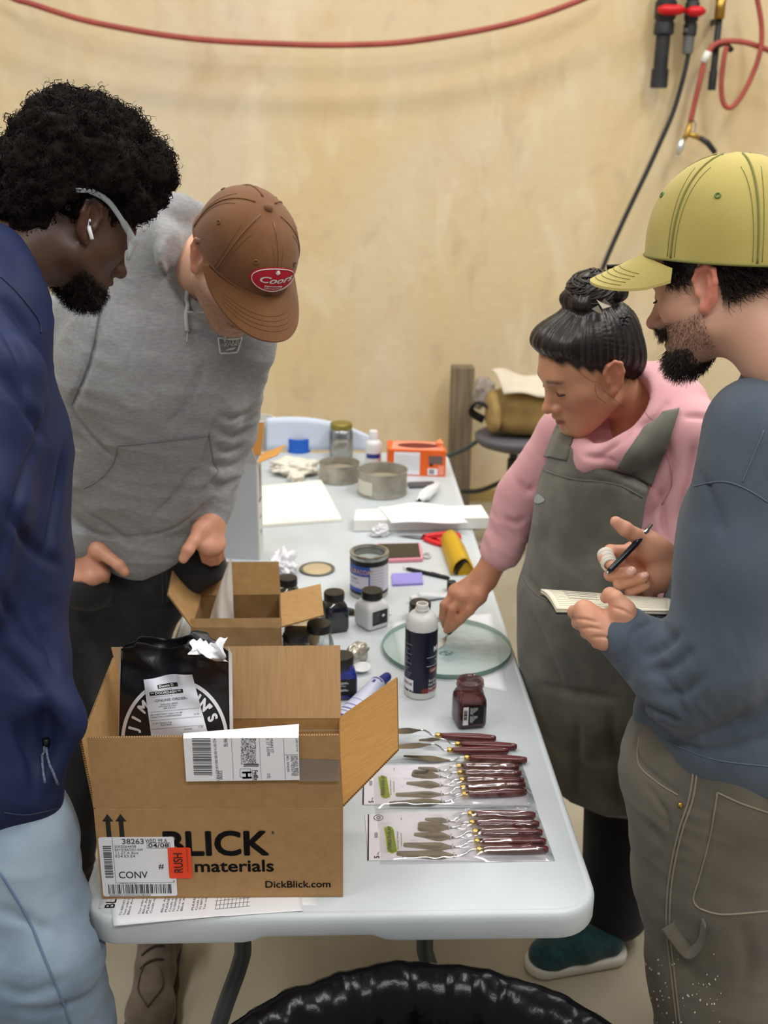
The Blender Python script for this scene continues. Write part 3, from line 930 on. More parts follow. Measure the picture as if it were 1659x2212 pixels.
# ------------------------------------------------------------------ tall pale carton
Yt = 2.66
a0 = PZ(470, 1205); a1 = PZ(561, 1210)
c0 = A(a1[0], a1[1], T0)
e1 = PZ(582, 1188)
zt = PY(562, 1003, c0[1])[2]
wd = A(a0[0] - a1[0], a0[1] - a1[1], 0) * 1.05; dp = A(e1[0] - a1[0], e1[1] - a1[1], 0); dp = A(.004, .085, 0)
P4 = [c0 + wd, c0, c0 + dp, c0 + wd + dp]
t = thing('tall_carton', 'tall pale grey carton with open kraft flaps behind the small box', 'box', c0 + wd / 2 + dp / 2)
PGR = M('pale_grey_card', 'b9bcbf', rough=.7, var=.04, vs=6, bump=.1, bs=120); PWH = M('white_card', 'd6d4d0', rough=.7)
hi = lambda p: A(p[0], p[1], zt)
for i, mm in enumerate((PGR, PWH, PGR, PGR)):
    a, c = P4[i], P4[(i + 1) % 4]
    B().slab([a, c, hi(c), hi(a)], .003).build('panel', mm, t, smooth=False)
def cf(a, c, d, e, mm, mm2):
    s_ = B(); s_.slab([a, c, d, e], .0015); f_ = s_.build('flap', mm, t, smooth=False)
    n_ = np.cross(np.asarray(c) - a, np.asarray(e) - a); n_ /= np.linalg.norm(n_)
    B().slab([v_ - n_ * .0016 for v_ in (a, c, d, e)], .0015).build('lining', mm2, f_, smooth=False)
OCH = M('ochre_kraft', 'c08a45', rough=.85)
cf(hi(P4[0]), hi(P4[1]), hi(P4[1]) + A(-.012, -.012, .048), hi(P4[0]) + A(.006, -.012, .048), PGR, OCH)
cf(hi(P4[2]), hi(P4[3]), hi(P4[3]) + A(0, .02, .085), hi(P4[2]) + A(.01, .02, .085), PGR, OCH)
cf(hi(P4[1]), hi(P4[2]), PY(618, 962, 2.72), PY(600, 985, 2.64), PWH, OCH)
pn = Panel(P4[1], dp, A(0, 0, 1), t)
pn.rects([(.025, .16, .004, .09), (.05, .16, .004, .09), (.02, .155, .045, .006), (.055, .17, .006, .06)], INK)
for zz, s_ in ((.105, 1), (.072, -1)):
    B().add([pn.at(.03, zz), pn.at(.055, zz), pn.at(.0425, zz + s_ * .014)], [(0, 1, 2)] if s_ > 0 else [(0, 2, 1)]).build('print', INKG, t, smooth=False)

# ------------------------------------------------------------------ jars
def jar(name, label, px, py, hw, hb, fill, rot, lid=True, lid_r=None, lid_h=.017, glass=True, fillz=.72, group=None, prints=None, base=None):
    c = base if base is not None else PZ(px, py, T0)
    c = A(c[0], c[1], T0)
    lid_r = lid_r or hw * .86
    t = thing(name, label, 'jar', c, group)
    nr = lid_r * .86
    prof = [(hw * .80, 0, 5), (hw * .95, .003, 6), (hw, .010, 7), (hw, hb * .64, 7), (hw * .97, hb * .74, 5), (hw * .88, hb * .84, 2.5), (nr * 1.08, hb * .93, .4), (nr, hb * .96, 0), (nr, hb * 1.10, 0)]
    def shrink(k, zmax):
        out = [(hw * .80 * k, .002, 5), (hw * k, .006, 6)]
        for r_, z_, q_ in prof[2:]:
            if z_ < zmax: out.append((r_ * k, z_, q_))
            else:
                out.append((out[-1][0], zmax, q_)); break
        return out
    if glass:
        B().lathe(prof, c, 48, rot=rot, cap=False).build('glass', CLEARG, t)
        B().lathe(shrink(.95, hb * fillz), c, 48, rot=rot).build('pigment', fill, t, sharp=60)
    else:
        B().lathe(prof, c, 48, rot=rot).build('body', fill, t, sharp=60)
    if lid:
        B().lathe([(lid_r, hb * .985), (lid_r * 1.01, hb * .985 + .002), (lid_r, hb + lid_h - .003), (lid_r * .96, hb + lid_h - .0008), (lid_r * .5, hb + lid_h), (0.001, hb + lid_h)], c, 40).build('lid', BLACKLID, t, sharp=50)
    for fc in (prints or []):
        g, z_, w_, h_, mm, lines = fc
        rr = rot + g
        n_ = A(math.cos(rr), math.sin(rr), 0); x_ = A(-math.sin(rr), math.cos(rr), 0)
        pp = Panel(c + n_ * (hw + .0006) - x_ * w_ / 2 + A(0, 0, z_), x_, A(0, 0, 1), t, .0003)
        pp.rect(0, 0, w_, h_, mm, 'paper_label', k=1)
        if lines == 'diamond':
            B().add([pp.at(w_ * .72, h_ * .72, 3), pp.at(w_ * .60, h_ * .6, 3), pp.at(w_ * .72, h_ * .48, 3), pp.at(w_ * .84, h_ * .6, 3)], [(0, 1, 2, 3)]).build('hazard_mark', LABELW, t, smooth=False)
            for i in range(6): pp.text('Warning. Read leaflet', w_ * .05, h_ * (.8 - .12 * i), .003, M('grey_print', '8f98a0'), width=w_ * .4)
        elif lines:
            for i, s_ in enumerate(lines):
                if s_: pp.text(s_, w_ * .34, h_ * (.86 - .075 * i), .0052, LABELW, width=w_ * min(.5, .028 * len(s_)))
            pp.rect(.0, 0, w_ * .26, h_, LABELW, 'barcode_label', k=2)
            pp.bars(w_ * .03, h_ * .28, w_ * .17, h_ * .56, 34, INK, False, 8, k=4)
    return t


PIGM = M('maroon_pigment', '55191b', rough=.75, var=.15, vs=60, bump=.2, bs=200)
jar('pigment_jar', 'open glass jar of maroon pigment beside the palette knives', 1012, 1560, .0285, .078, PIGM, PI / 2 + .16, lid=False, lid_r=.0262, fillz=.72,
    prints=[(PI, .012, .040, .038, M('black_label', '0c0b0c', rough=.45), ['Caput Mortuum', 'Pigment 48220', 'Iron oxide', 'Pigment', '175 g', '', 'Caput Mortuum', 'Pigment 48220', 'Eisenoxid', 'Pigment', '175 g'])])
cj = PZ(1012, 1560, T0)
mz = T0 + .078
jm = bpy.data.objects['pigment_jar']
B().lathe([(.0226, .0755), (.0235, .076), (.0238, .080), (.0265, .0815), (.0265, .0835), (.0238, .085), (.0238, .0875), (.0258, .089), (.0258, .091), (.0240, .0925), (.0222, .0925), (.0216, .078)], A(cj[0], cj[1], T0), 48, cap=False).build('screw_neck', M('pigment_stained_glass', '6a3a38', rough=.15, alpha=.6, spec=.8), jm)
WPIG = M('white_pigment', 'dadada', rough=.5)
jar('white_jar', 'white square jar with hazard label and black lid', 803, 1350, .0305, .072, WPIG, PI / 2 + .62, lid_r=.0245, lid_h=.017, glass=False,
    prints=[(PI, .014, .042, .034, M('charcoal_label', '23272a', rough=.5), 'diamond'), (PI + PI / 2, .014, .03, .034, M('charcoal_label', '23272a'), None)])
jar('ultramarine_jar', 'dark navy pigment jar with black lid beside the white jar', 722, 1358, .0285, .076, M('deep_navy_pigment', '0c1230', rough=.4), PI / 2 + .3, lid_r=.0235, fillz=.82)
jar('cobalt_jar', 'jar of bright cobalt blue pigment beside the crumpled foil', 738, 1500, .029, .072, M('cobalt_pigment', '1e2fae', rough=.7), PI / 2 + .12, lid_r=.024, fillz=.8,
    prints=[(PI, .014, .05, .034, M('black_label', '0c0b0c'), ['', 'Ultramarine', 'Pigment 45010', '', 'dark blue', '', '', 'Ultramarin', 'Pigment 45010'])])
jar('clear_jar', 'nearly empty clear jar with black lid beside the amber jar', 690, 1428, .028, .074, WPIG, PI / 2 + .2, lid_r=.0262, fillz=.3)
jar('low_jar', 'short clear jar with a flat black lid next to the small carton', 642, 1440, .027, .066, WPIG, PI / 2, lid_r=.0275, lid_h=.015, fillz=.5)
jar('black_lid_jar', 'black lidded jar half hidden between small carton and paper towel', 622, 1322, .026, .073, M('deep_grey_pigment', '23232a', rough=.5), PI / 2 + .5, lid_r=.0235)
jar('grey_pot', 'low round pot with black lid behind the acetone bottle', 907, 1335, .026, .030, M('deep_grey_pigment', '23232a'), 0, lid_r=.0255, lid_h=.012)
# amber jar lying on its side
c = PZ(668, 1392, T0)
t = thing('amber_jar', 'clear jar of amber ochre pigment lying on its side under the carton flap', 'jar', c)
ax = np.array([frame(A(0, 0, 1), A(.25, 1, 0))[0], frame(A(0, 0, 1), A(.25, 1, 0))[1], A(1, -.25, 0) / math.hypot(1, .25)]).T
B().lathe([(.022, -.04, 4), (.027, -.036, 6), (.027, .025, 6), (.021, .036, 1), (.0205, .042, 0)], c + A(-.01, .0, .027), 40, ax=ax).build('glass', CLEARG, t)
B().lathe([(.02, -.038, 4), (.0255, -.034, 6), (.0255, .02, 6), (.018, .03, 1)], c + A(-.01, 0, .027), 40, ax=ax).build('pigment', M('amber_ochre', '9a6a16', rough=.7, var=.3, vs=60), t)
# loose white plastic scoop by the carton
blob('white_scoop', M('white_plastic', 'dedede', rough=.35), PZ(628, 1400, T0) + A(0, 0, .022), (.018, .014, .022), nz=.15, label='white crumpled plastic scoop between carton and black lids', cat='scoop')

# ------------------------------------------------------------------ acetone bottle
c = PZ(907, 1497, T0)
t = thing('squeeze_bottle', 'uncapped translucent bottle with navy label beside the glass disc', 'bottle', c)
R0 = .0322
HT = PY(905, 1303, c[1])[2] - T0
TRB = M('translucent_plastic', 'd6d7d4', rough=.35, sss=.3)
B().lathe([(.026, 0), (.031, .002), (R0, .008), (R0, .150 * HT / .2), (R0 * .985, .158 * HT / .2), (R0 * .9, .170 * HT / .2), (R0 * .7, .1795 * HT / .2), (.0128, .1835 * HT / .2), (.0128, .187 * HT / .2), (.0138, .1875 * HT / .2), (.0138, .1895 * HT / .2), (.0122, .190 * HT / .2), (.0122, HT - .001), (.0115, HT), (.0095, HT), (.009, HT - .02)], c, 48, cap=False).build('body', TRB, t, sharp=50)
zl0, zl1 = .016, PY(872, 1353, c[1])[2] - T0
B().lathe([(R0 + .0004, zl0), (R0 + .0004, zl1)], c, 64, cap=False).build('navy_label', NAVY, t, label='navy blue label')
view = math.atan2(CAM[1] - c[1], CAM[0] - c[0])
def oncyl(px_frac, z, k=.001):
    """px_frac -1..1 across the visible face"""
    g = view + math.asin(max(-1, min(1, px_frac)))
    return c + A(math.cos(g) * (R0 + k), math.sin(g) * (R0 + k), z)
def ctext(s_, fx_, z, size, mat=LABELW, bold=0, sx=1):
    g0_ = view + math.asin(fx_)
    text(s_, None, None, None, 1, mat, t, bend=lambda x, y: c + A(math.cos(g0_ + x * size * sx / R0) * (R0 + .001), math.sin(g0_ + x * size * sx / R0) * (R0 + .001), z + y * size), bold=bold)
hz_ = lambda y: PY(907, y, c[1])[2] - T0 - .004
def crect(f0_, f1_, za, zb_, mat):
    g0_, g1_ = view + math.asin(f0_), view + math.asin(f1_)
    B().grid(lambda u, v: c + A(math.cos(g0_ + (g1_ - g0_) * u) * (R0 + .0008), math.sin(g0_ + (g1_ - g0_) * u) * (R0 + .0008), za + (zb_ - za) * v), 12, 2).build('print', mat, t)
crect(.10, .999, zl0, zl0 + .0105, DARKRED)
crect(-.985, -.42, zl0 + .005, zl0 + .028, LABELW)
ctext('MULTI', .74, hz_(1392), .0165, bold=.02, sx=.85)
crect(.36, .98, hz_(1403), hz_(1402.2), LABELW); crect(.36, .98, hz_(1421.5), hz_(1420.7), LABELW)
ctext('ACETONE', .86, hz_(1413), .006)
crect(.55, .99, hz_(1435), hz_(1426), M('muted_red_print', '8a3a3a'))
ctext('USED FOR', .62, hz_(1433), .0065, LABELW)
for i, s_ in enumerate(('Acrylics', 'Gel Polish', 'Nail Wraps', 'Nail Polish')): ctext(s_, .50, hz_(1455 + 8.2 * i), .0085, sx=.8)
for i in range(15):
    if i in (1, 5, 9): continue
    ctext(('warning keep away from', 'heat sparks and open', 'flame if swallowed', 'call a doctor')[i % 4], -.95, hz_(1378 + 5.0 * i), .0036, M('white_print', 'b9bcc6'), sx=.62)
crect(-.97, -.5, hz_(1464), hz_(1458), DARKRED)
ctext('FLAMMABLE', -.95, hz_(1463), .0045, LABELW, sx=.7)
ctext('A C', -.72, hz_(1479), .008, LABELW)

# ------------------------------------------------------------------ glass disc on paper
gq = PZ(965, 1405, T0)
gc = A(.2235, 2.055, 0); gr = .1425
sheet('paper_sheet', [PZ(868, 1450), PZ(1097, 1494), PZ(1062, 1325), PZ(842, 1343)], M('white_sheet_cool', 'e3e6ea', rough=.7), 'white paper sheet lying under the glass disc', 'paper', z=.0003)
t = thing('glass_disc', 'thick round greenish glass grinding plate on white paper', 'glass plate', A(gc[0], gc[1], T0 + .0008))
zg0, zg1 = T0 + .0009, T0 + .0125
GLT = M('glass_face', 'a9cdbf', rough=.04, alpha=.30, spec=.6)
GLE = M('glass_green_edge', '2c6a55', rough=.12, alpha=.86, spec=.7)
B().lathe([(.001, zg1), (gr * .5, zg1), (gr - .0012, zg1)], A(gc[0], gc[1], 0), 96, cap=False).build('top_face', GLT, t)
B().lathe([(gr - .0012, zg1), (gr, zg1 - .0012), (gr, zg0 + .0012), (gr - .0012, zg0)], A(gc[0], gc[1], 0), 96, cap=False).build('edge', GLE, t, label='dark green polished edge')
def smear_mat():
    mt = bpy.data.materials.new('blue_grey_paint_film'); mt.use_nodes = True
    nt = mt.node_tree; N = nt.nodes; L = nt.links; bs_ = N['Principled BSDF']
    bs_.inputs['Base Color'].default_value = lin('8aa7ad'); bs_.inputs['Roughness'].default_value = .45
    tc = N.new('ShaderNodeTexCoord'); mp = N.new('ShaderNodeMapping'); mp.inputs['Scale'].default_value = (5, 14, 1)
    n = N.new('ShaderNodeTexNoise'); n.inputs['Scale'].default_value = 3.2; n.inputs['Detail'].default_value = 7; n.inputs['Distortion'].default_value = .8
    r = N.new('ShaderNodeMapRange'); r.inputs[1].default_value = .40; r.inputs[2].default_value = .68; r.inputs[4].default_value = .75
    a = N.new('ShaderNodeAttribute'); a.attribute_name = 'Col'
    mu = N.new('ShaderNodeMath'); mu.operation = 'MULTIPLY'
    L.new(tc.outputs['Object'], mp.inputs[0]); L.new(mp.outputs[0], n.inputs[0]); L.new(n.outputs[0], r.inputs[0])
    L.new(r.outputs[0], mu.inputs[0]); L.new(a.outputs['Fac'], mu.inputs[1]); L.new(mu.outputs[0], bs_.inputs['Alpha'])
    return mt
bb = B(); nU = 40
sq0 = gc + A(.02, -.01, zg1 + .0005)
V = []; C_ = []
for j in range(nU):
    for i in range(nU):
        x, y = (i / (nU - 1) * 2 - 1), (j / (nU - 1) * 2 - 1)
        V.append(sq0 + A(x * .10, y * .095, 0)); d_ = math.hypot(x, y * 1.0); v_ = max(0, min(1, 1.6 * (1 - d_))); C_.append((v_, v_, v_))
F = [(j * nU + i, j * nU + i + 1, (j + 1) * nU + i + 1, (j + 1) * nU + i) for j in range(nU - 1) for i in range(nU - 1)]
mesh('paint_smear', V, F, smear_mat(), t, cols=np.array(C_), label='thin smear of blue grey paint')
dd = PZ(965, 1410, zg1 + .0007)
bb = B()
for k in range(60):
    g, r_ = rng.rand() * 6.28, .013 * math.sqrt(rng.rand()); o = dd + A(math.cos(g) * r_ * 1.3, math.sin(g) * r_, 0); s_ = .0006 + .0012 * rng.rand()
    bb.add([o + A(-s_, -s_, 0), o + A(s_, -s_, 0), o + A(s_, s_, 0), o + A(-s_, s_, 0)], [(0, 1, 2, 3)])
bb.build('pigment_specks', M('teal_grey_specks', '4d6a66', rough=.8), t, smooth=False, kind='stuff')

# ------------------------------------------------------------------ palette knives
HAND = M('maroon_lacquer', '571a1c', rough=.3, var=.2, vs=30, coat=.4)
BLADE = M('knife_steel', '8f887a', rough=.32, metal=1)
SHANK = M('bright_steel', 'cfcfcf', rough=.18, metal=1)
FERR = M('brass_ferrule', 'cfae62', rough=.3, metal=1)


def knife(parent_or_label, tip, heel, f0_, f1_, end, w, shape, name='palette_knife', group=None, clip=False, rh=.0077, flatb=True, bn=None):
    tip, heel, f0_, f1_, end = [np.asarray(v, float) for v in (tip, heel, f0_, f1_, end)]
    if isinstance(parent_or_label, str):
        t = thing(name, parent_or_label, 'palette knife', A(*(heel[:2]), T0), group)
    else:
        t = parent_or_label
    ax_ = (heel - tip); L_ = np.linalg.norm(ax_); ax_ /= L_
    w = w * 1.3
    up_ = A(0, 0, 1) if bn is None else np.asarray(bn, float)
    sd = np.cross(up_, ax_); sd /= np.linalg.norm(sd)
    prof = {'round': [(0, .55), (.03, .82), (.10, 1), (.45, 1), (.65, .8), (.9, .25), (1, .14)], 'spear': [(0, .18), (.02, .32), (.3, .62), (.55, 1), (.68, .95), (.88, .35), (1, .14)],
            'long': [(0, .3), (.02, .5), (.3, .7), (.58, 1), (.72, .95), (.9, .35), (1, .14)], 'small': [(0, .2), (.03, .4), (.4, .8), (.62, 1), (.8, .6), (1, .16)]}[shape]
    pts = [tip + ax_ * L_ * f + sd * w * k for f, k in prof] + [tip + ax_ * L_ * f - sd * w * k for f, k in reversed(prof)]
    n_ = np.cross(ax_, sd); n_ /= np.linalg.norm(n_)
    if n_[2] > 0: pts = pts
    else: pts = pts[::-1]; n_ = -n_
    bl = B().prism(pts, n_, .0007).build('blade', BLADE, t, smooth=False)
    mid = lerp(heel, f0_, .45); hd = (f0_ - heel)
    pth = spline([heel - ax_ * .002, heel + ax_ * .004 + A(0, 0, hd[2] * .05), lerp(heel, f0_, .5), f0_ - (end - f1_) / np.linalg.norm(end - f1_) * .008, f0_ + (f1_ - f0_) * .3], 5)
    B().tube(pth, .0017, 8).build('shank', SHANK, t)
    B().tube([f0_, lerp(f0_, f1_, .04), f1_], [.0042, .0048, .0050], 16).build('ferrule', FERR, t)
    hd = end - f1_
    B().tube([f1_ + hd * k for k in (-.01, .0, .06, .2, .45, .7, .88, .97, 1.0)], [.0048, .0050, .0056, .0066, rh, rh * .98, rh * .86, rh * .74, rh * .55], 16).build('handle', HAND, t)
    if clip:
        B().tube([heel - ax_ * .006 + sd * .006 + A(0, 0, .001), heel - ax_ * .006 + sd * .003 + A(0, 0, .0035), heel - ax_ * .006 - sd * .003 + A(0, 0, .0035), heel - ax_ * .006 - sd * .006 + A(0, 0, .001)], .0012, 6).build('clip', M('clear_clip', 'c8ccd0', rough=.2, alpha=.7), t)
    return t


K8 = lambda x, y, z: PZ(770 + x / 3.687, 1560 + y / 3.687, z)
knife('loose palette knife with raised long blade lying nearest the maroon jar', K8(190, 78, T0 + .026), K8(520, 62, T0 + .024), K8(628, 103, T0 + .009), K8(678, 107, T0 + .0085), K8(1112, 130, T0 + .0075), .008, 'long', group=None)
knife('loose palette knife with a tiny pointed blade between two longer ones', K8(497, 143, T0 + .012), K8(672, 135, T0 + .017), K8(785, 172, T0 + .009), K8(836, 174, T0 + .0085), K8(1278, 196, T0 + .0075), .0055, 'small')
knife('loose palette knife lying between the tiny pointed knife and the flat lying one', K8(215, 205, T0 + .022), K8(605, 175, T0 + .024), K8(722, 222, T0 + .009), K8(770, 224, T0 + .0085), K8(1213, 226, T0 + .0075), .007, 'long')
knife('loose palette knife lying flat against the edge of a plastic knife pack', K8(375, 268, T0 + .010), K8(752, 303, T0 + .002), K8(858, 282, T0 + .0085), K8(910, 283, T0 + .0082), K8(1358, 302, T0 + .0075), .0068, 'spear')


def pack(label, quad, sleeve, knives, texts, seed):
    t = thing('knife_set', label, 'knife set', quad_at(quad, .5, .5) + A(0, 0, 0))
    cz = T0 + .0012
    qd = [A(q_[0], q_[1], cz) for q_ in quad]
    B().slab(qd, .0008).build('backing_card', M('card_white_lilac', 'dcd9e0', rough=.6), t, smooth=False)
    ks = []
    for sh, w, *pp in knives:
        P_ = [K8(pp[0], pp[1], cz + .0012), K8(pp[2], pp[3], cz + .0015), K8(pp[4], pp[5], cz + .0085), K8(pp[6], pp[5], cz + .0085), K8(pp[7], pp[8], cz + .0075)]
        k_ = thing('set_knife', '', '', A(*(P_[1][:2]), cz))
        for pr_ in ('label', 'category'):
            if pr_ in k_: del k_[pr_]
        k_.parent = t; k_.location = A(*(P_[1][:2]), cz) - WL[t.name]
        knife(k_, *P_, w, sh, clip=True)
        ks.append((P_[3], P_[4]))
    # header print
    x_, y_, n_ = frame(qd[1] - qd[0], qd[3] - qd[0])
    w_, h_ = np.linalg.norm(qd[1] - qd[0]), np.linalg.norm(qd[3] - qd[0])
    pn = Panel(qd[0], x_, y_, t, .0003)
    pn.rect(-.0015, .0, .0022, h_, INK, 'black_edge', k=1)
    # brush stroke logo
    bb = B(); rr = random.Random(seed)
    for k in range(9):
        f = k / 8
        u = .024 + .0018 * k * .9; a0_, a1_ = .016 + .010 * abs(f - .5) * rr.uniform(.6, 1.2), h_ - .032 - .012 * abs(f - .45) * rr.uniform(.4, 1.3)
        bb.add([pn.at(u + .006, a0_, 2), pn.at(u + .0085, a0_ + .001, 2), pn.at(u + .0035, a1_, 2), pn.at(u + .001, a1_ + .001, 2)], [(0, 1, 2, 3)])
    bb.build('brush_logo', M('lime_green_ink', 'a8c41c', rough=.5), t, smooth=False, label='lime green brush stroke logo')
    text('Palette knife set', pn.at(.036, .024, 4), pn.y, -pn.x, .0105, INK, t, lift=0, shear=.3, width=h_ * .52)
    text('Palettmesserset / Palettknivsats', pn.at(.0475, .026, 4), pn.y, -pn.x, .0036, INK, t, lift=0, width=h_ * .38)
    text('Ensemble couteaux a palette', pn.at(.053, .034, 4), pn.y, -pn.x, .0036, INK, t, lift=0, width=h_ * .28)
    text('5', pn.at(.017, .004, 4), pn.y, -pn.x, .0115, INK, t, lift=0, bold=.02)
    text('Pcs', pn.at(.017, .0125, 4), pn.y, -pn.x, .005, INK, t, lift=0)
    pn.rects([(.053, .004, .0008, .008), (.053, h_ - .016, .0008, .008)], INK)
    B().tube([pn.at(.016 + .0075 * math.cos(g), h_ - .0095 + .0075 * math.sin(g), 3) for g in np.linspace(0, 2 * PI, 24, endpoint=False)], .0004, 5, closed=True).build('logo_ring', INK, t)
    B().tube([pn.at(.016 + .003 * math.cos(g), h_ - .0095 + .003 * math.sin(g), 3) for g in np.linspace(0, 2 * PI, 16, endpoint=False)], .0004, 5, closed=True).build('logo_ring', INK, t)
    pn.rect(.0095, h_ * .47, .0055, .014, M('hang_hole_grey', '8f969b'), 'hang_hole', k=2, r=.0025)
    # clear sleeve draped over the handles
    sq_ = [A(q_[0], q_[1], T0 + .0006) for q_ in sleeve]
    nu, nv = 60, 40
    G = np.array([[quad_at(sq_, i / (nu - 1), j / (nv - 1)) for i in range(nu)] for j in range(nv)]).reshape(-1, 3)
    zz = np.full(len(G), T0 + .003)
    for a_, e_ in ks:
        d_ = e_ - a_; L2 = d_ @ d_
        tt = np.clip(((G - a_) @ d_) / L2, -.4, 1.02)
        pr_ = a_ + tt[:, None] * d_
        dist = np.hypot(G[:, 0] - pr_[:, 0], G[:, 1] - pr_[:, 1])
        hgt = np.where(tt < 0, (.0145 + .030 * tt).clip(.003), .0162)
        zz = np.maximum(zz, T0 + hgt - np.maximum(0, dist - .004) * .55)
    uu = np.tile(np.linspace(0, 1, nu), nv); vv = np.repeat(np.linspace(0, 1, nv), nu)
    edge = np.minimum.reduce([uu, 1 - uu, vv, 1 - vv]) * 14
    zz = T0 + .0008 + (zz - T0) * np.clip(edge, 0, 1) + .0016 * np.abs(fbm(np.c_[uu * 16 + seed, vv * 9, uu * 0], 3)) * np.clip(edge, .2, 1)
    G[:, 2] = zz
    F_ = [(j * nu + i, j * nu + i + 1, (j + 1) * nu + i + 1, (j + 1) * nu + i) for j in range(nv - 1) for i in range(nu - 1)]
    mesh('plastic_sleeve', G, F_, FILM, t, label='clear crinkled plastic sleeve')
    return t


pk2 = [('small', .0058, 545, 770, 752, 786, 885, 730, 942, 1425, 742), ('round', .0098, 488, 828, 767, 838, 900, 800, 956, 1455, 812), ('spear', .009, 458, 890, 782, 918, 925, 872, 985, 1480, 878),
       ('long', .0075, 373, 974, 795, 994, 940, 950, 1000, 1508, 950), ('long', .0085, 320, 1043, 808, 1062, 955, 1015, 1015, 1526, 1012)]
pack('bagged set of five palette knives nearest the table end, logo card fully visible', [K8(95, 1105, T0), K8(1520, 1112, T0), K8(1395, 690, T0), K8(65, 740, T0)],
     [K8(190, 1135, T0), K8(1583, 1108, T0), K8(1425, 668, T0), K8(150, 690, T0)], pk2, None, 3)
pk1 = [('small', .0058, 490, 362, 680, 385, 795, 350, 850, 1295, 358), ('round', .009, 442, 403, 688, 435, 805, 402, 860, 1313, 408), ('spear', .0085, 398, 483, 695, 502, 820, 460, 877, 1335, 465),
       ('long', .0072, 312, 575, 703, 573, 828, 522, 885, 1343, 500), ('long', .0082, 262, 645, 712, 632, 838, 575, 895, 1355, 552)]
pack('bagged set of five palette knives partly under the carton flap', [K8(55, 660, T0), K8(1372, 668, T0), K8(1285, 330, T0), K8(35, 350, T0)],
     [K8(140, 690, T0), K8(1440, 690, T0), K8(1310, 308, T0), K8(120, 318, T0)], pk1, None, 9)

# ------------------------------------------------------------------ paint tubes, foil
def ptube(name, label, a, c, r, mat, capmat, crimp_up=A(0, 0, 1), body_label=None):
    a, c = np.asarray(a, float), np.asarray(c, float)     # a = cap end, c = crimp end
    t = thing(name, label, 'paint tube', A(*(lerp(a, c, .5)[:2]), T0))
    ax_ = (c - a) / np.linalg.norm(c - a); L_ = np.linalg.norm(c - a); sd = np.cross(A(0, 0, 1), ax_); sd /= np.linalg.norm(sd)
    def f(u, v):
        g = 2 * PI * u
        vv = v
        flat = vv ** 1.3
        rw = r * (1 + .35 * flat); rh_ = r * (1 - .96 * flat)
        if v < .06: k = .45 + .55 * v / .06; rw *= k; rh_ *= k
        o = a + ax_ * (.16 * L_ + .84 * L_ * v)
        wob = 1 + .05 * math.sin(7 * v + 2 * g) * v
        return A(o[0], o[1], T0 + .001 + rh_ * 1.0) + sd * rw * math.cos(g) * wob + A(0, 0, 1) * rh_ * math.sin(g)
    body = B().grid(f, 28, 26, closeu=True).build('tube_body', mat, t)
    cz = T0 + r
    B().tube([A(a[0], a[1], cz), A(*(a + ax_ * .02 * L_)[:2], cz), A(*(a + ax_ * .165 * L_)[:2], cz)], [r * .52, r * .6, r * .62], 18).build('cap', capmat, t)
    return t, f


TUBEW = M('white_aluminium_tube', 'd4d6d8', rough=.35, var=.08, vs=30, bump=.25, bs=50)
ptube('paint_tube', 'squeezed white paint tube with white cap beside the pinching hand', PZ(886, 1303), PZ(975, 1287), .0115, TUBEW, M('white_plastic', 'dedede'))
TLB = M('violet_white_tube', 'c3c4da', rough=.35, var=.06)
t, f = ptube('violet_tube', 'lilac white paint tube with indigo print lying behind the box flap', PZ(838, 1475, T0), PZ(738, 1553, T0), .016, TLB, M('indigo_cap', '27307e'))
INDI = M('indigo_ink', '2b3480', rough=.4)
for v0, v1, u0, u1 in ((.93, 1.0, .0, .99), (.80, .815, .1, .45), (.72, .73, .1, .45), (.86, .87, .1, .45), (.16, .22, .22, .28), (.10, .12, .1, .4), (.6, .605, .1, .45)):
    B().grid(lambda a_, b_: f(u0 + (u1 - u0) * a_, v0 + (v1 - v0) * b_) + A(0, 0, .0006), 10, 3).build('print', INDI, t)
FOIL = M('crumpled_foil', 'b9b4a6', rough=.3, metal=.55, var=.25, vs=50, bump=.5, bs=60)
pf = PZ(770, 1432, T0)
blob('foil_twist', FOIL, pf + A(.0, .0, .021), (.016, .032, .021), nz=.22, ns=9, R=np.array([[.8, .6, 0], [-.6, .8, 0], [0, 0, 1]]), label='crumpled silver foil twist beside the cobalt jar', cat='foil')
def scoop(u, v):
    g = 2 * PI * u; r_ = .024 * v
    return PZ(772, 1452, T0) + A(math.cos(g) * r_ * 1.15, math.sin(g) * r_ * .8, .003 + .010 * v * v + .003 * math.sin(2 * g) * v)
B().grid(scoop, 28, 8, closeu=True).build('shell_scoop', M('white_plastic', 'dedede'), solid=.0012, label='small white shell shaped scoop in front of the foil twist', cat='scoop')
blob('small_black_pot', BLACKLID, PZ(975, 1275, T0) + A(0, 0, .0125), (.0115, .0115, .0125), nz=0, pw=6, label='tiny black pot standing behind the pinching hand', cat='pot')  # a loose black paint cap, not a pot of its own
# palette brush knife lying behind the white jar
t = thing('craft_knife', 'black handled knife with brass collar behind the white jar', 'knife', PZ(775, 1325, T0))
a, c, d = PZ(738, 1318, T0 + .009), PZ(764, 1322, T0 + .008), PZ(846, 1328, T0 + .002)
B().tube([a, lerp(a, c, .4), lerp(a, c, .85), c], [.008, .0095, .008, .007], 14).build('handle', BLKP, t)
B().tube([c, lerp(c, d, .06)], .0065, 12).build('collar', BRASS, t)
B().tube([lerp(c, d, .06), lerp(c, d, .7), d], [.003, .006, .0005], 8, flat=.15).build('blade', BLADE, t)
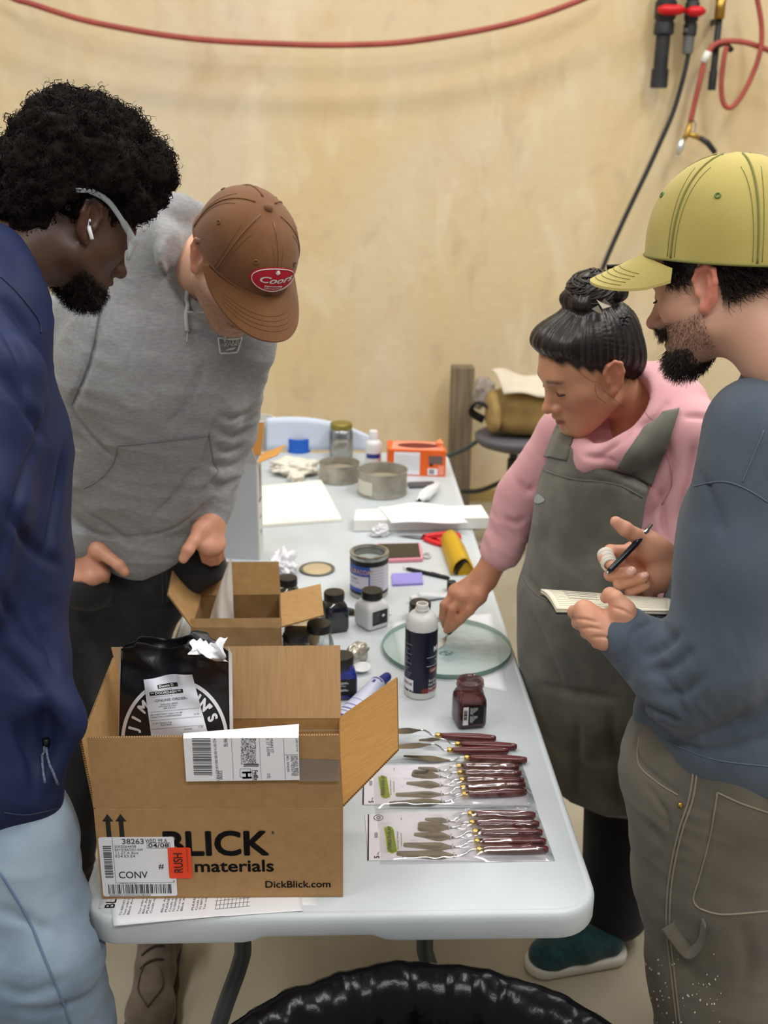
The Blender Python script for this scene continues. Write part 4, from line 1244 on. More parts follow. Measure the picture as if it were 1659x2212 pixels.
# ================================================================== middle and far end of the table
# paint can with blue label
def ring_prof(r, h, lip=.004):
    return [(r * .97, 0), (r, .002), (r, .004), (r * .985, .006), (r * .985, h - .012), (r, h - .010), (r * 1.02, h - .006), (r * 1.02, h - .001), (r * 1.005, h), (r - lip * 1.2, h), (r - lip * 1.4, h - .003), (r - lip * 2.2, h - .003), (r - lip * 2.4, h - .006), (r - lip * 2.4, h - .03)]
TIN = M('tinplate', 'a9a9a4', rough=.3, metal=.85, var=.15, vs=16)
c = PZ(797, 1281, T0)
cr = .0475
hc = PY(797, 1205, c[1] - cr)[2] - T0
t = thing('paint_can', 'open metal paint can with blue and white label', 'can', c)
B().lathe(ring_prof(cr, hc), c, 56, cap=False).build('can_body', TIN, t, sharp=40)
B().lathe([(.001, .0015), (cr * .96, .0015)], c, 40, cap=False).build('can_bottom', TIN, t)
B().lathe([(.001, hc - .022), (cr * .9, hc - .022)], c, 48, cap=False).build('varnish', M('grey_green_varnish', '97a39d', rough=.12), t, label='grey green liquid surface')
view = math.atan2(CAM[1] - c[1], CAM[0] - c[0])
def band(c_, r_, f0_, f1_, z0_, z1_, mat, par, vw, k=.0006, name='paper_label', seg=24):
    g0_, g1_ = vw + math.asin(f0_) if abs(f0_) <= 1 else vw + f0_, vw + math.asin(f1_) if abs(f1_) <= 1 else vw + f1_
    return B().grid(lambda u, v: c_ + A(math.cos(g0_ + (g1_ - g0_) * u) * (r_ + k), math.sin(g0_ + (g1_ - g0_) * u) * (r_ + k), z0_ + (z1_ - z0_) * v), seg, 2).build(name, mat, par)
BLUEL = M('label_blue', '2c55a8', rough=.45); LILW = M('label_lilac_white', 'cfcad6', rough=.5)
B().lathe([(cr * .985 + .0004, .012), (cr * .985 + .0004, hc - .016)], c, 64, cap=False).build('paper_label', LILW, t)
rb = cr * .985
band(c, rb, -3.1, 3.1, hc - .026, hc - .014, M('label_black', '15161c', rough=.45), t, view, .0009)
band(c, rb, -3.1, 3.1, .012, .020, M('label_black', '15161c'), t, view, .0009)
band(c, rb, -.99, .02, hc * .55, hc - .026, BLUEL, t, view, .0010)
band(c, rb, -.99, .02, .020, hc * .26, BLUEL, t, view, .0010)
band(c, rb, -.02, .05, .020, hc - .026, BLUEL, t, view, .0012)
def cant(s_, f_, z_, size, mat, sx=1, bold=0):
    g0_ = view + math.asin(f_)
    text(s_, None, None, None, 1, mat, t, bend=lambda x, y: c + A(math.cos(g0_ + x * size * sx / rb) * (rb + .0016), math.sin(g0_ + x * size * sx / rb) * (rb + .0016), z_ + y * size), bold=bold)
cant('DURACOAT', -.93, hc * .60, .0165, M('label_peach', 'c79d8c'), .72, .02)
cant('VARNISH', -.9, hc * .45, .007, INK, .8); cant('interior / exterior', -.9, hc * .38, .005, INK, .8)
for i in range(9): cant('apply thin even coats and let dry fully', .10, hc * (.74 - .066 * i), .0042, INKG, .55)
# lid lying flat
c = PZ(685, 1231, T0)
t = thing('can_lid', 'round metal can lid with tan varnish film lying on the table', 'lid', c)
B().lathe([(.043, 0), (.0465, .0015), (.0465, .005), (.044, .006), (.040, .004), (.036, .003)], c, 48, cap=False).build('rim', M('aged_tin', '7d7a70', rough=.4, metal=.7), t)
B().lathe([(.001, .0033), (.0375, .0033)], c, 40, cap=False).build('film', M('tan_film', 'b9a684', rough=.5, var=.1), t)


def crumple(name, label, c_, r, mat, cat, seed=1, nz=.45):
    return blob(name, mat, c_ + A(0, 0, r[2] * .8), r, nz=nz, ns=8, seed=seed, seg=(48, 30), pw=2, flatz=-r[2] * .8, label=label, cat=cat)
TISS = M('white_tissue', 'dcdbdf', rough=.9, bump=.5, bs=40)
crumple('crumpled_towel', 'crumpled white paper towel behind the small carton', PZ(610, 1238, T0), (.035, .06, .03), TISS, 'paper towel', 4)
crumple('tissue_ball', 'small crumpled white tissue in front of the foam block', PZ(822, 1157, T0), (.024, .02, .017), TISS, 'tissue', 6)

# sticky notes, pen, phone, glasses case, scissors
q_ = [PZ(848, 1267), PZ(914, 1264), PZ(911, 1241), PZ(846, 1243)]
B().slab([p_ + A(0, 0, .006) for p_ in q_], .0062).build('sticky_notes', M('violet_paper', '8f86c9', rough=.7), smooth=False, label='pad of violet sticky notes beside the paint can', cat='notepad')
a, c = PZ(870, 1226, T0 + .005), PZ(971, 1249, T0 + .005)
t = thing('table_pen', 'black ballpoint pen lying in front of the yellow glasses case', 'pen', A(*lerp(a, c, .5)[:2], T0))
B().tube([lerp(a, c, .08), lerp(a, c, .14), lerp(a, c, .8), lerp(a, c, .97), c], [.003, .005, .0052, .005, .003], 12).build('barrel', M('black_gloss', '141416', rough=.3), t)
B().tube([a, lerp(a, c, .08)], [.0008, .003], 10).build('tip', STEEL, t)
B().tube([lerp(a, c, .62) + A(0, 0, .006), lerp(a, c, .9) + A(0, 0, .006)], .0012, 6).build('clip', STEEL, t)
q_ = [PZ(812, 1218), PZ(914, 1214), PZ(908, 1180), PZ(812, 1182)]
t = thing('phone', 'black phone in a pink case beside the paint can', 'phone', quad_at(q_, .5, .5))
def shr(q, k): m_ = quad_at(q, .5, .5); return [m_ + (p_ - m_) * k for p_ in q]
B().slab([p_ + A(0, 0, .0115) for p_ in q_], .0112).build('case', M('pink_silicone', 'd98d9c', rough=.5), t, smooth=False, bevel=.003, seg=3)
B().slab([p_ + A(0, 0, .0122) for p_ in shr(q_, .9)], .001).build('screen', M('black_screen', '16140f', rough=.12), t, smooth=False)
cr_ = PZ(920, 1200, T0 + .004)
B().tube([cr_ + A(.012 * math.cos(g), .016 * math.sin(g), .002 * math.sin(2 * g)) for g in np.linspace(0, 6.28, 20, endpoint=False)], .003, 8, closed=True).build('loop_strap', M('clear_beads', 'b9b9b4', rough=.2), t)
# yellow glasses case (triangular fold)
YEL = M('mustard_leatherette', 'c29a08', rough=.55, bump=.15, bs=200)
A0, A1, A2, A3 = PZ(985, 1243), PZ(1027, 1242), PZ(1003, 1184), PZ(955, 1176)
hh = .047
t = thing('glasses_case', 'mustard yellow folding glasses case on the table edge', 'glasses case', quad_at([A0, A1, A2, A3], .5, .5))
l0, l1 = A0 + A(-.012, -.004, 0), A3 + A(-.004, 0, 0)
lv0, lv1 = lerp(A0, A1, .42) + A(0, 0, hh), lerp(A3, A2, .42) + A(0, .0, hh)
def roll(u, v):
    """left side rolls over the top ridge and down the right face"""
    b0_, r0_, e0_ = l0 + A(0, 0, .001), lv0, A1 + A(0, 0, .004)
    b1_, r1_, e1_ = l1 + A(0, 0, .001), lv1, A2 + A(0, 0, .004)
    pa = spline([b0_, lerp(b0_, r0_, .55) + A(-.010, 0, .006), r0_, lerp(r0_, e0_, .5) + A(.002, 0, .002), e0_], 6)
    pb = spline([b1_, lerp(b1_, r1_, .55) + A(-.010, 0, .006), r1_, lerp(r1_, e1_, .5) + A(.002, 0, .002), e1_], 6)
    i = u * (len(pa) - 1); k = min(int(i), len(pa) - 2); f_ = i - k
    return lerp(lerp(pa[k], pa[k + 1], f_), lerp(pb[k], pb[k + 1], f_), v)
B().grid(roll, 25, 6).build('flap', YEL, t, solid=.003)
B().slab([A0 + A(.004, .006, .002), A1 + A(0, .006, .003), lerp(A0, A1, .5) + A(0, .008, hh - .01)], .003).build('end_wall', YEL, t, smooth=False)
B().slab([A0 + A(0, 0, .003), A1 + A(0, 0, .003), A2 + A(0, 0, .003), A3 + A(0, 0, .003)], .0025).build('base', YEL, t, smooth=False)
B().tube(spline([A0 + A(.002, -.001, .004), A0 + A(.004, -.001, .018), lerp(A0, A1, .3) + A(0, -.001, .034), lerp(A0, A1, .5) + A(0, -.001, .040)], 5), .003, 8).build('gusset', M('black_lining', '0d0d10', rough=.7), t)
# scissors
t = thing('scissors', 'red handled scissors lying beyond the phone', 'scissors', PZ(930, 1165, T0))
B().tube([PZ(857, 1157, T0 + .004), PZ(890, 1159, T0 + .004), PZ(920, 1162, T0 + .004)], [.001, .008, .009], 8, flat=.25).build('blade', M('dull_steel', '7d7f80', rough=.35, metal=.9), t)
B().tube(spline([PZ(x, y, T0 + .006) for x, y in ((914, 1160), (940, 1156), (970, 1153), (988, 1156), (990, 1162), (975, 1167), (945, 1167))], 6), .008, 10, closed=True).build('handle', REDP, t)
B().tube(spline([PZ(x, y, T0 + .006) for x, y in ((918, 1164), (938, 1172), (955, 1176), (962, 1172), (950, 1168))], 6), .0075, 10).build('handle', REDP, t)

# white foam block, paper, squeezed bag
f0, f1 = PZ(764, 1149), PZ(1056, 1143)
hb = PY(764, 1123, f0[1])[2] - T0
g0, g1 = PZ(768, 1100, T0 + hb), PZ(1040, 1090, T0 + hb)
bz = lambda p_, z_: A(p_[0], p_[1], z_)
FOAM = M('white_foam', 'e6e6e2', rough=.85, bump=.15, bs=300)
bb = B()
V = [bz(f0, T0), bz(f1, T0), bz(g1, T0), bz(g0, T0), bz(f0, T0 + hb), bz(f1, T0 + hb), g1, g0]
bb.add(V, [(3, 2, 1, 0), (4, 5, 6, 7), (0, 1, 5, 4), (1, 2, 6, 5), (2, 3, 7, 6), (3, 0, 4, 7)])
bb.build('foam_block', FOAM, smooth=False, bevel=.003, label='long white foam block lying across the table', cat='foam block')
zf = T0 + hb + .0008
def pap(u, v):
    q_ = quad_at([PZ(845, 1130, zf), PZ(1012, 1128, zf), PZ(960, 1092, zf), PZ(815, 1094, zf)], u, v)
    q_[2] += .012 * math.sin(PI * u) ** 2 * (v) + .003 * math.sin(6 * u + 3 * v)
    if q_[1] < f0[1]: pass
    return q_
B().grid(pap, 22, 12).build('tracing_paper', M('white_tracing', 'e9eaec', rough=.6), solid=.0006, label='white curled sheet lying on the foam block', cat='paper')
def sqz(u, v):
    a_, c_ = PZ(905, 1082, T0 + .03), PZ(945, 1046, T0 + .014)
    g = 2 * PI * u; o = lerp(a_, c_, v); rr_ = .009 + .014 * math.sin(PI * min(1, v * 1.1)) * (1 if v > .2 else .6)
    return o + A(1, .3, 0) * rr_ * math.cos(g) * 1.05 + A(0, 0, 1) * rr_ * math.sin(g) * .75 + A(0, 0, .003 * math.sin(5 * g + 9 * v))
B().grid(sqz, 24, 16, closeu=True).build('piping_bag', M('white_film_plastic', 'dfe0e2', rough=.4), label='white twisted plastic bag standing behind the foam block', cat='bag')
B().slab([PZ(885, 1056) + A(0, 0, .008), PZ(945, 1054) + A(0, 0, .008), PZ(935, 1044) + A(0, 0, .008), PZ(880, 1046) + A(0, 0, .008)], .008).build('dark_tray', M('dark_slate_plastic', '4c4d50', rough=.5), smooth=False, label='flat dark grey tray behind the large tin', cat='tray')
# drawing board lying flat
bq = [PZ(540, 1142), PZ(738, 1127), PZ(694, 1042), PZ(545, 1058)]
B().slab([p_ + A(0, 0, .010) for p_ in bq], .0098).build('drawing_board', M('ivory_board', 'ece9dc', rough=.7), smooth=False, bevel=.001, label='ivory white board lying flat beside the tall carton', cat='board')

# two open tins
def tin(name, label, px, py, r, h, mat, inner):
    c_ = PZ(px, py, T0); c_ = A(c_[0], c_[1] + r * .0, T0)
    t_ = thing(name, label, 'tin', c_)
    B().lathe([(r * .97, 0), (r, .002), (r, .005), (r * .98, .007), (r * .98, h * .3), (r * .985, h * .31), (r * .985, h * .33), (r * .98, h * .34), (r * .98, h - .006), (r * 1.01, h - .004), (r * 1.01, h), (r * .985, h), (r * .97, h - .004), (r * .965, .01)], c_, 56, cap=False).build('wall', mat, t_, sharp=40)
    B().lathe([(.001, h * .55), (r * .966, h * .55)], c_, 48, cap=False).build('contents', inner, t_)
    return t_, c_
OLDT = M('worn_tin', 'b4b0a4', rough=.42, metal=.45, var=.2, vs=14, col2='8d897c')
t1, c1 = tin('shallow_tin', 'shallow open metal tin beside the drawing board', 733, 1036, .068, .062, OLDT, M('tin_inside', 'a89f88', rough=.35, metal=.4, var=.2))
t2, c2 = tin('large_tin', 'wider open metal tin behind the foam block', 826, 1064, .080, .080, OLDT, M('tin_inside', 'a89f88'))
vw = math.atan2(CAM[1] - c2[1], CAM[0] - c2[0])
band(c2, .0784, -.97, -.4, .01, .055, M('pale_paper_label', 'cfcabb', rough=.6), t2, vw, .001)
# orange glove box
o0, o1 = PZ(838, 1026), PZ(962, 1030)
oh = PY(962, 975, o1[1])[2] - T0
dv = A(0, .12, 0)
ORG = M('orange_print', 'e2601c', rough=.45, var=.06); ORW = M('peach_print', 'f0957a', rough=.45)
t = thing('glove_box', 'orange and white cardboard glove box at the far table end', 'box', lerp(o0, o1, .5) + dv / 2)
q4 = [bz(o0, T0), bz(o1, T0), bz(o1 + dv, T0), bz(o0 + dv, T0)]
bb = B(); V = q4 + [p_ + A(0, 0, oh) for p_ in q4]
bb.add(V, [(3, 2, 1, 0), (4, 5, 6, 7), (0, 1, 5, 4), (1, 2, 6, 5), (2, 3, 7, 6), (3, 0, 4, 7)]); bb.build('carton', ORG, t, smooth=False)
pn = Panel(q4[0], q4[1] - q4[0], A(0, 0, 1), t)
ow = np.linalg.norm(q4[1] - q4[0])
pn.rect(0.02, .004, ow * .55 - .02, oh * .88, LABELW, 'text_panel')
for i in range(8): pn.text('nitrile disposable gloves powder free', .025, oh * (.75 - .075 * i), .006, M('pale_print', 'b4b0b4'), width=ow * .42)
pn.rect(ow * .70, oh * .48, ow * .24, oh * .32, M('brown_grey_print', '6d5a55'), 'picture'); pn.rect(ow * .69, oh * .05, ow * .17, oh * .26, LABELW, 'barcode_panel')
pn.bars(ow * .715, oh * .09, ow * .09, oh * .18, 24, INK, True, 2)
pn.rect(ow * .72, oh * .40, ow * .06, oh * .09, INK, 'print', k=2); pn.rect(ow * .87, oh * .06, ow * .10, oh * .36, ORW, 'print')
tp = Panel(q4[0] + A(0, 0, oh), q4[1] - q4[0], A(0, 1, 0), t)
tp.rect(.01, .01, ow - .02, .10, ORW, 'print')
pts = [tp.at(ow * .5 + ow * .36 * math.cos(g), .06 + .032 * math.sin(g), 3) for g in np.linspace(0, 6.28, 28, endpoint=False)]
B().add(pts, [tuple(range(28))]).build('opening', M('dark_red_opening', '6b1a10', rough=.6), t, smooth=False)
blob('glove_tip', M('orange_nitrile', 'e98a5c', rough=.5), tp.at(ow * .88, .06) + A(0, 0, .008), (.014, .02, .014), t, nz=.3)
# white bottle
c = PZ(806, 1004, T0)
hb_ = PY(806, 930, c[1])[2] - T0
t = thing('white_bottle', 'white plastic bottle with blue band in front of the orange box', 'bottle', c)
B().lathe([(.026, 0), (.0285, .003), (.0285, hb_ * .60), (.027, hb_ * .66), (.021, hb_ * .72), (.014, hb_ * .75)], c, 40).build('body', M('white_bottle_plastic', 'd9d9d8', rough=.35), t, sharp=50)
B().lathe([(.0155, hb_ * .74), (.0155, hb_ * .96), (.0135, hb_)], c, 32).build('cap', M('white_plastic', 'dedede'), t, sharp=50)
vw = math.atan2(CAM[1] - c[1], CAM[0] - c[0])
band(c, .0285, -.8, .8, hb_ * .24, hb_ * .37, M('indigo_ink', '2b3480'), t, vw, .0006)
# mason jar
c = PZ(737, 985, T0)
hm = PY(737, 912, c[1])[2] - T0
t = thing('mason_jar', 'empty glass jar with a gold screw lid at the far end', 'jar', c)
B().lathe([(.036, 0, 1), (.041, .004, 1), (.042, .02, 1), (.042, hm * .70, 1), (.039, hm * .78, .5), (.035, hm * .82, 0), (.035, hm * .86, 0)], c, 40, cap=False).build('glass', film('jar_glass_far', .16, .08, (.95, .96, .95)), t)
B().lathe([(.001, .004), (.038, .004), (.040, .03), (.040, hm * .45), (.001, hm * .45)], c, 32, cap=False).build('contents', M('white_granules', 'cfcbc2', rough=.8, var=.1, vs=90), t)
B().lathe([(.0385, hm * .82), (.0395, hm * .83), (.0395, hm * .965), (.037, hm * .985), (.03, hm), (.001, hm)], c, 40).build('lid', M('gold_lid', '8f8440', rough=.35, metal=.6), t, sharp=50)
# blue tape roll
c = PZ(646, 974, T0)
ht = PY(646, 945, c[1])[2] - T0
t = thing('tape_roll', 'roll of blue masking tape lying flat at the far end', 'tape roll', c)
B().lathe([(.033, 0), (.042, 0), (.042, ht), (.033, ht)], c, 48, cap=False).build('tape', M('blue_tape', '1f5fc0', rough=.6), t, sharp=40)
B().lathe([(.032, 0), (.033, 0), (.033, ht), (.031, ht), (.031, 0)], c, 40, cap=False).build('core', M('grey_core', '7f8690', rough=.8), t, sharp=40)
# cream plastic wrap heap
CRW = M('cream_plastic_wrap', 'dcd6c6', rough=.5, bump=.6, bs=30)
crumple('plastic_bundle', 'crumpled cream plastic wrapping between tall carton and shallow tin', PZ(632, 1022, T0), (.075, .065, .028), CRW, 'plastic wrap', 11, .3)
crumple('clear_cup', 'small crushed translucent cup in front of the plastic wrapping', PZ(640, 1040, T0), (.026, .02, .016), M('translucent_cream', 'd8d2c0', rough=.4), 'cup', 13, .25)
# white tub at the far left end
c = PZ(560, 968, T0)
hw_ = PY(560, 902, c[1])[2] - T0
t = thing('white_tub', 'white ribbed plastic tub at the far end behind the tall carton', 'tub', c)
B().lathe([(.044, 0), (.046, .003), (.052, hw_ * .72), (.055, hw_ * .74), (.055, hw_ * .8), (.058, hw_ * .82), (.058, hw_), (.054, hw_), (.046, .01)], c, 48, cap=False).build('tub_body', M('white_tub_plastic', 'd2d0cb', rough=.4), t, sharp=50)
for k in range(26):
    g = 2 * PI * k / 26
    d_ = A(math.cos(g), math.sin(g), 0)
    B().tube([c + d_ * .0475 + A(0, 0, .01), c + d_ * .0525 + A(0, 0, hw_ * .7)], .0016, 6).build('rib', M('tub_rib_grey', 'a9a8a6', rough=.5), t)
# pale blue tray leaning at the table end
def tray(u, v):
    """bowed pale blue sheet standing on its long edge"""
    px = 575 + 250 * u
    top_ = 903 + 8 * math.sin(PI * u * .9) * -1 + 55 * u ** 2.2
    q_ = lerp(PY(px, 972, 3.648), PY(px, min(top_, 968), 3.651), v)
    q_[2] = max(q_[2], T0 + .001)
    q_[1] += 0
    return q_
B().grid(tray, 30, 6).build('plastic_sheet', M('pale_blue_plastic', 'cdd6e6', rough=.45), solid=.003, label='pale blue curved plastic sheet standing at the far table end', cat='plastic sheet')

# ================================================================== waste bin with black liner
bx_, by_, bz_, br_ = .10, .855, .672, .355
t = thing('waste_bin', 'round bin lined with a shiny black plastic bag', 'bin', (bx_, by_, 0))
B().lathe([(.22, 0), (.235, .01), (br_ - .045, bz_ - .07), (br_ - .024, bz_ - .06), (br_ - .024, bz_ - .030), (br_ - .032, bz_ - .030), (br_ - .038, bz_ - .07), (.225, .03)], (bx_, by_, 0), 64, cap=False).build('bin_body', M('grey_bin_plastic', '3b3d40', rough=.6), t, sharp=50)
LIN = M('black_liner', '06060a', rough=.22, spec=.22, bump=.25, bs=30, bdist=.006)
nu, nv = 260, 44
V = []
for j in range(nv):
    v = j / (nv - 1)
    for i in range(nu):
        g = 2 * PI * i / nu
        if v < .22:      # outside skirt
            f = v / .22; r_ = br_ - .002 - .012 * (1 - f); z_ = bz_ - .22 + .20 * f
        elif v < .34:    # over the rim
            f = (v - .22) / .12; r_ = br_ - .006 - .022 * f + .010 * math.sin(PI * f); z_ = bz_ - .02 + .022 * math.sin(PI * (.5 * f)) - .004 * f
        else:            # inside
            f = (v - .34) / .66; r_ = br_ - .032 - .17 * f ** .60; z_ = bz_ - .002 - .60 * f
        V.append((g, r_, z_, v))
V = np.array(V)
g, r_, z_, v = V.T
P_ = np.c_[np.cos(g) * 5, np.sin(g) * 5, v * 3]
pl = vnoise(np.c_[np.cos(g) * 14, np.sin(g) * 14, v * 1.2]) * .5 + vnoise(np.c_[np.cos(g) * 30, np.sin(g) * 30, v * 2.5 + 5]) * .35 + .3 * fbm(np.c_[np.cos(g) * 9, np.sin(g) * 9, v * 9], 3)
amp = np.where(v < .34, .007, .010 + .030 * (v - .34))
amp = np.where((v > .2) & (v < .36), .0055, amp)
r_ = r_ + pl * amp
z_ = z_ + vnoise(np.c_[np.cos(g) * 16, np.sin(g) * 16, v * 6 + 9]) * .005
V = np.c_[bx_ + r_ * np.cos(g), by_ + r_ * np.sin(g), z_]
F = [(j * nu + i, j * nu + (i + 1) % nu, (j + 1) * nu + (i + 1) % nu, (j + 1) * nu + i) for j in range(nv - 1) for i in range(nu)]
F.append(tuple((nv - 1) * nu + i for i in range(nu)))
mesh('bag_liner', V, F, LIN, t, label='shiny black bag liner')
# ================================================================== smooth-union modelling for people
f32 = np.float32


def s_cap(a, b_, ra, rb_=None, flat=None):
    """tapered capsule; flat=(normal, factor) squashes the section along normal"""
    a = np.asarray(a, f32); b_ = np.asarray(b_, f32); rb_ = ra if rb_ is None else rb_
    ab = b_ - a; L2 = float(ab @ ab) + 1e-12
    if flat is not None:
        n = np.asarray(flat[0], f32); n = n / np.linalg.norm(n); k = f32(1 / flat[1] - 1)
    def f(P):
        q = P - a
        t = np.clip((q @ ab) / L2, 0, 1)
        d = q - t[:, None] * ab
        if flat is not None: d = d + (k * (d @ n))[:, None] * n
        return (np.sqrt(np.einsum('ij,ij->i', d, d)) - (ra + (rb_ - ra) * t)) * (flat[1] ** .5 if flat is not None and flat[1] < 1 else 1)
    return f


def s_ell(c, r, R=None):
    c = np.asarray(c, f32); r = np.asarray(r, f32); R = None if R is None else np.asarray(R, f32)
    def f(P):
        q = P - c
        if R is not None: q = q @ R.T        # rows of R are the local axes
        k0 = np.sqrt(np.einsum('ij,ij->i', q / r, q / r)); q2 = q / (r * r)
        k1 = np.sqrt(np.einsum('ij,ij->i', q2, q2)) + 1e-9
        return k0 * (k0 - 1) / k1
    return f


def s_box(c, h, R=None, rad=.01):
    c = np.asarray(c, f32); h = np.asarray(h, f32) - rad; R = None if R is None else np.asarray(R, f32)
    def f(P):
        q = P - c
        if R is not None: q = q @ R.T
        q = np.abs(q) - h
        return np.sqrt((np.maximum(q, 0) ** 2).sum(1)) + np.minimum(q.max(1), 0) - rad
    return f


def s_half(p, n):
    """half space: inside where (P-p).n < 0"""
    p = np.asarray(p, f32); n = np.asarray(n, f32); n = n / np.linalg.norm(n)
    return lambda P: (P - p) @ n


def s_chain(pts, rr, k=.01, flat=None):
    fs = [s_cap(pts[i], pts[i + 1], rr[i], rr[i + 1], flat) for i in range(len(pts) - 1)]
    def f(P):
        d = fs[0](P)
        for g in fs[1:]:
            e = g(P); h = np.clip(.5 + .5 * (e - d) / k, 0, 1); d = e + (d - e) * h - k * h * (1 - h)
        return d
    return f


class SDF:
    def __init__(s): s.ops = []
    def u(s, f, k=.02): s.ops.append((0, f, k)); return s
    def sub(s, f, k=.01): s.ops.append((1, f, k)); return s
    def cut(s, f, k=.004): s.ops.append((2, f, k)); return s          # intersect
    def wrap(s, other, R, c):
        c = np.asarray(c, f32); R = np.asarray(R, f32)
        for op, f, k in other.ops: s.ops.append((op, (lambda P, f=f: f((P - c) @ R)), k))
        return s
    def join(s, other): s.ops += other.ops; return s
    @staticmethod
    def comb(op, d, e, k):
        if op == 0:
            h = np.clip(.5 + .5 * (e - d) / k, 0, 1); return e + (d - e) * h - k * h * (1 - h)
        if op == 1: e = -e
        h = np.clip(.5 - .5 * (e - d) / k, 0, 1); return e + (d - e) * h + k * h * (1 - h)
    def mesh(s, lo, hi, h, slack=2.6, BS=8):
        lo = np.asarray(lo, float); hi = np.asarray(hi, float)
        nb = np.ceil((hi - lo) / (h * BS)).astype(int)
        I = np.stack(np.meshgrid(*[np.arange(n) for n in nb], indexing='ij'), -1).reshape(-1, 3)
        C = (lo + (I + .5) * h * BS).astype(f32)
        D = np.full(len(C), 1e3, f32); vals = []
        for op, f, k in s.ops:
            e = f(C); vals.append(e); D = s.comb(op, D, e, k)
        Rb = h * BS * .87
        keep = np.abs(D) < Rb * slack
        I = I[keep]; Dc = D[keep]; C = C[keep]
        g = np.arange(BS + 1) * h
        G = np.stack(np.meshgrid(g, g, g, indexing='ij'), -1).reshape(-1, 3)
        n3 = (BS + 1) ** 3
        org = lo + I * h * BS
        Dv = np.full((len(I), n3), 1e3, f32)
        for (op, f, k), e in zip(s.ops, vals):
            e = e[keep]
            if op == 0: mk = e < Dc.clip(-1, 9) + 3.2 * Rb + k
            elif op == 1: mk = e < 2.4 * Rb + k
            else: mk = e > -2.4 * Rb - k
            ix = np.where(mk)[0]
            for st in range(0, len(ix), 600):
                j = ix[st:st + 600]
                P = (org[j][:, None, :] + G[None]).reshape(-1, 3).astype(f32)
                Dv[j] = s.comb(op, Dv[j].ravel(), f(P), k).reshape(len(j), n3)
        m1 = BS + 1
        Dv = Dv.reshape(-1, m1, m1, m1)
        ins = Dv < 0
        cnt = sum(ins[:, a:a + BS, b_:b_ + BS, c:c + BS].astype(np.int8) for a in (0, 1) for b_ in (0, 1) for c in (0, 1))
        bi, ci, cj, ck = np.where((cnt > 0) & (cnt < 8))
        acc = np.zeros((len(bi), 3)); num = np.zeros(len(bi))
        cor = [(a, b_, c) for a in (0, 1) for b_ in (0, 1) for c in (0, 1)]
        dv = {q: Dv[bi, ci + q[0], cj + q[1], ck + q[2]] for q in cor}
        for q in cor:
            for ax in range(3):
                if q[ax] == 0:
                    r = list(q); r[ax] = 1; r = tuple(r)
                    d0, d1 = dv[q], dv[r]; m_ = (d0 < 0) != (d1 < 0)
                    t = np.where(m_, d0 / np.where(m_, d0 - d1, 1), 0)
                    p = np.tile(np.array(q, float), (len(bi), 1)); p[:, ax] = t
                    acc += p * m_[:, None]; num += m_
        V = org[bi] + (np.stack([ci, cj, ck], 1) + acc / num[:, None]) * h
        gc_ = I[bi] * BS + np.stack([ci, cj, ck], 1)
        N_ = nb * BS + 2
        key = (gc_[:, 0] * N_[1] + gc_[:, 1]) * N_[2] + gc_[:, 2]
        od = np.argsort(key); ks = key[od]
        def look(c):
            kk = (c[:, 0] * N_[1] + c[:, 1]) * N_[2] + c[:, 2]
            i = np.searchsorted(ks, kk).clip(0, len(ks) - 1)
            return np.where(ks[i] == kk, od[i], -1)
        Fs = []
        for ax in range(3):
            sl0 = [slice(0, BS)] * 3; sl1 = [slice(0, BS)] * 3; sl1[ax] = slice(1, BS + 1)
            a_, b_ = ins[(slice(None),) + tuple(sl0)], ins[(slice(None),) + tuple(sl1)]
            e = np.where(a_ != b_)
            gp = I[e[0]] * BS + np.stack(e[1:], 1); inside = a_[e]
            o1, o2 = [(1, 2), (2, 0), (0, 1)][ax]
            cs = []
            for d1, d2 in ((0, 0), (-1, 0), (-1, -1), (0, -1)):
                c = gp.copy(); c[:, o1] += d1; c[:, o2] += d2; cs.append(look(c))
            q = np.stack(cs, 1); ok = (q >= 0).all(1); q = q[ok]; fl = inside[ok]
            q[~fl] = q[~fl][:, ::-1]
            Fs.append(q)
        return V, np.concatenate(Fs)


def vnormals(V, F):
    n = np.cross(V[F[:, 2]] - V[F[:, 0]], V[F[:, 3]] - V[F[:, 1]])
    N_ = np.zeros_like(V)
    for i in range(4):
        for a in range(3): N_[:, a] += np.bincount(F[:, i], n[:, a], len(V))
    return N_ / (np.linalg.norm(N_, axis=1)[:, None] + 1e-12)


def relax(V, F, it=1, w=.5):
    for _ in range(it):
        S = np.zeros_like(V); c = np.zeros(len(V))
        for i in range(4):
            a, b_ = F[:, i], F[:, (i + 1) % 4]
            for x, y in ((a, b_), (b_, a)):
                for k in range(3): S[:, k] += np.bincount(x, V[y, k], len(V))
                c += np.bincount(x, minlength=len(V))
        V = V * (1 - w) + w * S / np.maximum(c, 1)[:, None]
    return V


def bvh(V, F): return BVHTree.FromPolygons([tuple(v) for v in V], [tuple(int(i) for i in f) for f in F])


def cast(tree, px, py, off=0.):
    d = Vector(ray(px, py)).normalized()
    r = tree.ray_cast(Vector(CAM), d)
    if r[0] is None: return None
    n = np.array(r[1]); n = n if n @ np.array(d) < 0 else -n
    return np.array(r[0]) + n * off


def px_line(tree, pts, n=6, off=0., closed=False):
    q = spline([A(x, y, 0) for x, y in pts], n, closed)
    out = [cast(tree, p[0], p[1], off) for p in q]
    return [o for o in out if o is not None]


